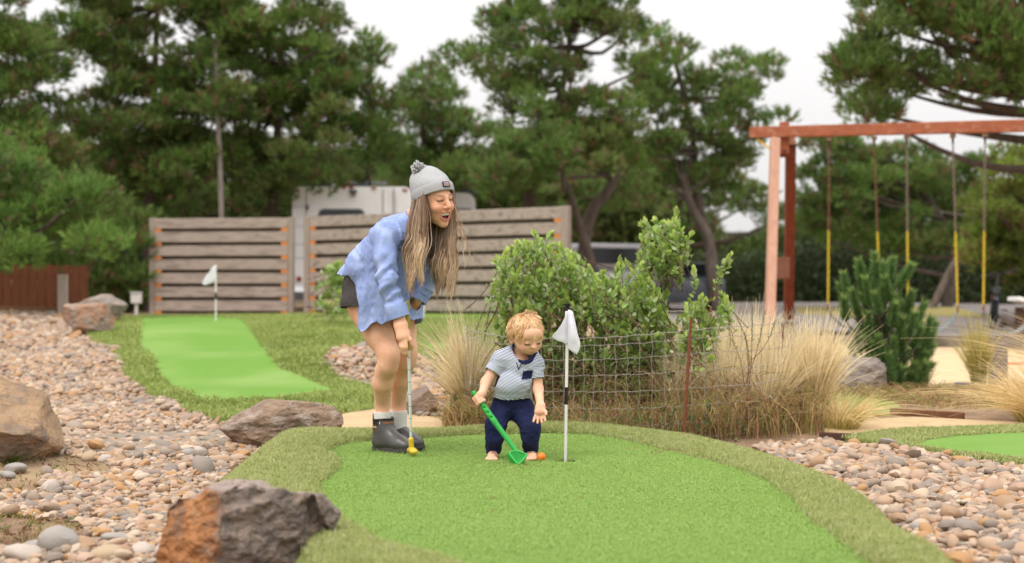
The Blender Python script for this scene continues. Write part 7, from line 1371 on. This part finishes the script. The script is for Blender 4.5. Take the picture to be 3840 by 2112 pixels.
ac = obj('roof_air_conditioner', *rprism((D2(790,466,ty+1)[0], ty+2.2, ttop-.01), .75, 1.0, .20, .10), m_trim, rv); obj('roof_vent', *rprism((D2(905,466,ty+1)[0], ty+1.2, ttop-.01), .45, .5, .16, .06), m_trim, rv); obj('antenna', *tube([D2(842,470,ty+.8), D2(830,446,ty+.8)], [.05,.03], 6), m_rv, rv)
for u in (890, 928, 935, 950, 965): obj('roof_fitting', *box(D2(u, 461, ty+1.5), (.14,.2,.06), None, .01), m_rvg, rv)
# second trailer glimpsed right of her face
c = D2(1158,520,36); t2 = thing('travel_trailer', 'white trailer roof glimpsed over the right hand timber screen', 'trailer', (c[0],37,.5)); obj('body', *rprism((c[0]-.1,38.5,.9), .95, 5, 1.95+.55-.0, .25), m_rv, t2); obj('roof_vent', *rprism((c[0]+.2,37,3.38), .5,.7,.16,.06), m_trim, t2); obj('side_window', *rprism((c[0]+.1,35.98,2.6), .45,.03,.4,.08), m_glass, t2); wheel(t2, (c[0],37.5,.85), .34, .2); wheel(t2, (c[0],39.5,.85), .34, .2)
# pickup with canopy
m_silver = mat('silver_paint', (.52,.50,.515), (.47,.45,.465), scale=3, rough=.3, spec=.5); ty = 32.5; pz = float(terrain(2.2,33)); X = lambda u: (u-1288)/3577.8*ty; Zv = lambda v: .82-(v-742)/3577.8*ty
pk = thing('pickup_truck', 'silver grey pickup truck with a canopy parked beyond the timber screen', 'truck', (X(1520),33,pz)); R8 = rotz(.30)
def pbox(n, c, s, m_, par, rr=None, bev=.05):
    V, Fc = box((0,0,0), s, None, bev); return obj(n, (V+np.array(c))@R8.T+np.array([X(1508), ty+1.2, pz]), Fc, m_, par)
pbox('bed', (0,0,.62), (1.85,2.4,.60), m_silver, pk); cnp = pbox('canopy', (0,0,1.24), (1.75,2.4,.62), m_silver, pk, bev=.12); rw = pbox('rear_window', (-.05,-1.215,1.26), (1.20,.03,.36), m_glass, cnp, bev=.01); pbox('side_window', (.885,.2,1.30), (.03,1.3,.30), m_glass, cnp, bev=.01)
pbox('tailgate', (0,-1.225,.66), (1.50,.05,.48), m_silver, pk, bev=.02); pbox('bumper', (0,-1.32,.36), (1.85,.16,.18), m_trim, pk, bev=.03); pbox('cab', (0,2.05,.85), (1.82,1.8,1.05), m_silver, pk, bev=.15); pbox('bonnet', (0,3.4,.75), (1.8,1.2,.6), m_silver, pk, bev=.12)
for s in (-1, 1): pbox('tail_lamp', (s*.84,-1.24,.70), (.15,.04,.40), m_redl, pk, bev=.01)
pbox('number_plate', (.0,-1.41,.40), (.30,.02,.15), m_rv, pk, bev=.004)
for sx in (-.82,.82):
    for sy in (-.4, 3.0): q = np.array([sx, sy, .34])@R8.T+np.array([X(1508), ty+1.2, pz]); wheel(pk, q, .36, .24, R8@np.array([1,0,0]))
# small car half hidden by the right sprigs
ty = 34.; pz = float(terrain(4.2,34)); car = thing('parked_car', 'small dark blue grey car half hidden behind the manzanita sprigs', 'car', ((1755-1288)/3577.8*ty,34.5,pz)); m_blue = mat('blue_grey_paint', (.06,.07,.085), rough=.3, spec=.5); cx_c = (1735-1288)/3577.8*ty
prf = [(-.9,.3),(-.92,.6),(-.80,.85),(-.45,.92),(-.15,1.30),(.75,1.34),(1.35,.98),(1.75,.92),(1.9,.7),(1.9,.3)]
V = np.array([(cx_c+s, ty+a, pz+b*.92) for s in (-.72,.72) for a, b in prf]); k = len(prf); obj('body', V, [tuple(range(k)), tuple(range(k,2*k))[::-1]]+[(i,k+i,k+(i+1) % k,(i+1) % k) for i in range(k)], m_blue, car); obj('rear_window', np.array([(cx_c+s, ty+a-.012, pz+b*.92+.004) for s, a, b in ((-.6,-.42,.95),(-.55,-.18,1.26),(.55,-.18,1.26),(.6,-.42,.95))]), [(0,1,2,3)], m_glass, car)
for a in (-.55, 1.35): wheel(car, (cx_c-.68, ty+a, pz+.30), .30, .2); wheel(car, (cx_c+.68, ty+a, pz+.30), .30, .2)
for s in (-.55,.55): obj('tail_lamp', *box((cx_c+s, ty-.9, pz+.68), (.14,.05,.10), None, .01), mat('dark_lamp', (.10,.02,.02), rough=.3) if 'dark_lamp' not in MATS else MATS['dark_lamp'], car)
# distant caravans
for lab, u0, u1, v0, y in (('low cream caravan roof far behind the leaning trunk', 1470, 1580, 572, 52), ('long white trailer with an awning far beyond the hedge', 1775, 1985, 580, 55)):
    xa, xb = (u0-1288)/3577.8*y, (u1-1288)/3577.8*y; zt_ = .82-(v0-742)/3577.8*y; t = thing('caravan', lab, 'caravan', ((xa+xb)/2, y+1, .7)); obj('body', *rprism(((xa+xb)/2, y+1.2, .9), xb-xa, 2.4, zt_-.9, .12), m_rv, t); obj('window', *rprism((xa+(xb-xa)*.4, y-.02, zt_-.95), (xb-xa)*.25, .04, .5, .08), m_glass, t); obj('door', *rprism((xa+(xb-xa)*.7, y-.02, 1.0), .65, .04, zt_-1.3, .06), m_rvg, t); obj('roof_edge', *box(((xa+xb)/2, y-.1, zt_-.12), (xb-xa+.3,.3,.10), None, .02), m_trim, t); wheel(t, ((xa+xb)/2, y+.2, .98), .33, .2, (0,1,0))
# black bicycle leaning on its stand
by = 26.; bz = float(terrain(8.6,26)); bxx = (2498-1288)/3577.8*by; bk_ = thing('bicycle', 'black fat tyred electric bicycle parked across the road', 'bicycle', (bxx, by, bz)); m_bk = mat('black_paint', (.018,.018,.02), (.03,.03,.032), scale=10, rough=.4, spec=.5)
fdir = nrm(np.array([-.34,-.94,0])); sdir2 = np.array([.94,-.34,0]); tilt = np.array([.10,0,.995]); Bp = lambda f, s, u: np.array([bxx, by, bz])+fdir*f+sdir2*s+tilt*u
def bwheel(f, r_=.25):
    c = Bp(f,0,r_); P_ = [c+r_*.82*(fdir*math.cos(a)+tilt*math.sin(a)) for a in np.linspace(0,2*math.pi,25)]; w = obj('wheel', *tube(np.array(P_), .055, 8, cap=False), MATS['tyre'], bk_); obj('hub', *tube([c-sdir2*.05, c+sdir2*.05], .05, 8), m_trim, w)
    for k in range(6): a = k*math.pi/6; obj('spoke', *tube([c-(fdir*math.cos(a)+tilt*math.sin(a))*r_*.8, c+(fdir*math.cos(a)+tilt*math.sin(a))*r_*.8], .007, 4), m_trim, w)
bwheel(.48); bwheel(-.48)
fr_ = obj('frame', *join([tube([Bp(.48,.05,.25), Bp(.36,.05,.62)], .022, 6), tube([Bp(.48,-.05,.25), Bp(.36,-.05,.62)], .022, 6), tube([Bp(.36,0,.62), Bp(-.05,0,.30)], .035, 6), tube([Bp(-.05,0,.30), Bp(-.18,0,.68)], .028, 6), tube([Bp(-.05,0,.30), Bp(-.48,0,.25)], .025, 6), tube([Bp(-.16,0,.55), Bp(-.48,0,.25)], .02, 6), tube([Bp(.36,0,.60), Bp(.28,0,.98)], .024, 6)]), m_bk, bk_)
obj('handlebar', *tube(catmull(np.array([Bp(.18,-.31,.93), Bp(.26,-.12,.98), Bp(.28,0,.99), Bp(.26,.12,1.02), Bp(.18,.31,1.07)]), 14, closed=False), .018, 6), m_bk, bk_); obj('saddle', *beam(Bp(-.32,0,.72), Bp(-.06,0,.72), .16, .07, bev=.02), m_bk, bk_); obj('battery_box', *beam(Bp(.30,0,.50), Bp(.05,0,.36), .10, .12, bev=.02), m_bk, fr_); obj('headlamp', *tube([Bp(.40,0,.70), Bp(.47,0,.70)], [.06,.07], 10), m_trim, bk_)
obj('mudguard', *tube(catmull(np.array([Bp(.62,0,.50), Bp(.50,0,.56), Bp(.36,0,.52)]), 8, closed=False), .045, 6), m_bk, bk_); obj('kickstand', *tube([Bp(-.1,.03,.28), Bp(-.15,.26,.0)], .016, 6), m_bk, bk_); obj('pedal', *beam(Bp(-.02,-.22,.25), Bp(-.02,-.10,.25), .08, .03), m_bk, bk_); obj('pedal', *beam(Bp(-.08,.10,.33), Bp(-.08,.22,.33), .08, .03), m_bk, bk_); obj('reflector', *box(Bp(.45,-.06,.58), (.03,.02,.06), None, .004), m_redl, bk_)
# dark tub on the ground, log, hutch
tb = np.array((4.756,20.500,0.270)); tb[2] = float(terrain(tb[0], tb[1])); t = thing('rubber_tub', 'low dark purple rubber tub on the ground below the first swing', 'tub', tuple(tb)); m_tub = mat('purple_rubber', (.055,.035,.06), (.03,.02,.035), scale=5, rough=.35, spec=.5)
obj('tub_body', *tube([tb, tb+(0,0,.02), tb+(0,0,.14), tb+(0,0,.20)], [.26,.31,.37,.39], 28), m_tub, t); obj('rim', *tube([tb+(.39*math.cos(a), .39*math.sin(a), .20) for a in np.linspace(0,2*math.pi,30)], .028, 7, cap=False), m_tub, t); obj('cover', *tube([tb+(0,0,.20), tb+(0,0,.225), tb+(0,0,.245)], [.385,.30,.05], 28), mat('lavender_cover', (.16,.13,.18), rough=.3, spec=.5), t)
lg = np.array((8.993,25.000,0.694)); lg[2] = float(terrain(lg[0], lg[1])); P_ = catmull(np.array([lg+(-.45,-.1,.42), lg+(-.1,-.2,.36), lg+(.5,-.3,.30), lg+(1.2,-.3,.36)]), 20, closed=False); o = obj('driftwood_log', *tube(P_, .10+.025*np.sin(np.arange(20)*1.3), 9), m_bark2, base=lg); tag(o, 'weathered log bench lying beside the black bicycle', 'log')
o.data.transform(Matrix.Translation((0,0,-.25)))
ht = np.array((8.006,22.000,0.525)); ht[2] = float(terrain(ht[0], ht[1])); h_ = thing('tool_hutch', 'small brown hutch with a white lid at the grass edge', 'hutch', tuple(ht)); obj('hutch_body', *box(ht+(.05,0,.25), (.42,.4,.5), None, .01), mat('hutch_brown', (.10,.05,.03), rough=.8), h_); obj('hutch_lid', *box(ht+(.03,-.02,.56), (.60,.52,.07), np.array([[.97,0,.24],[0,1,0],[-.24,0,.97]]), .01), m_rv, h_)
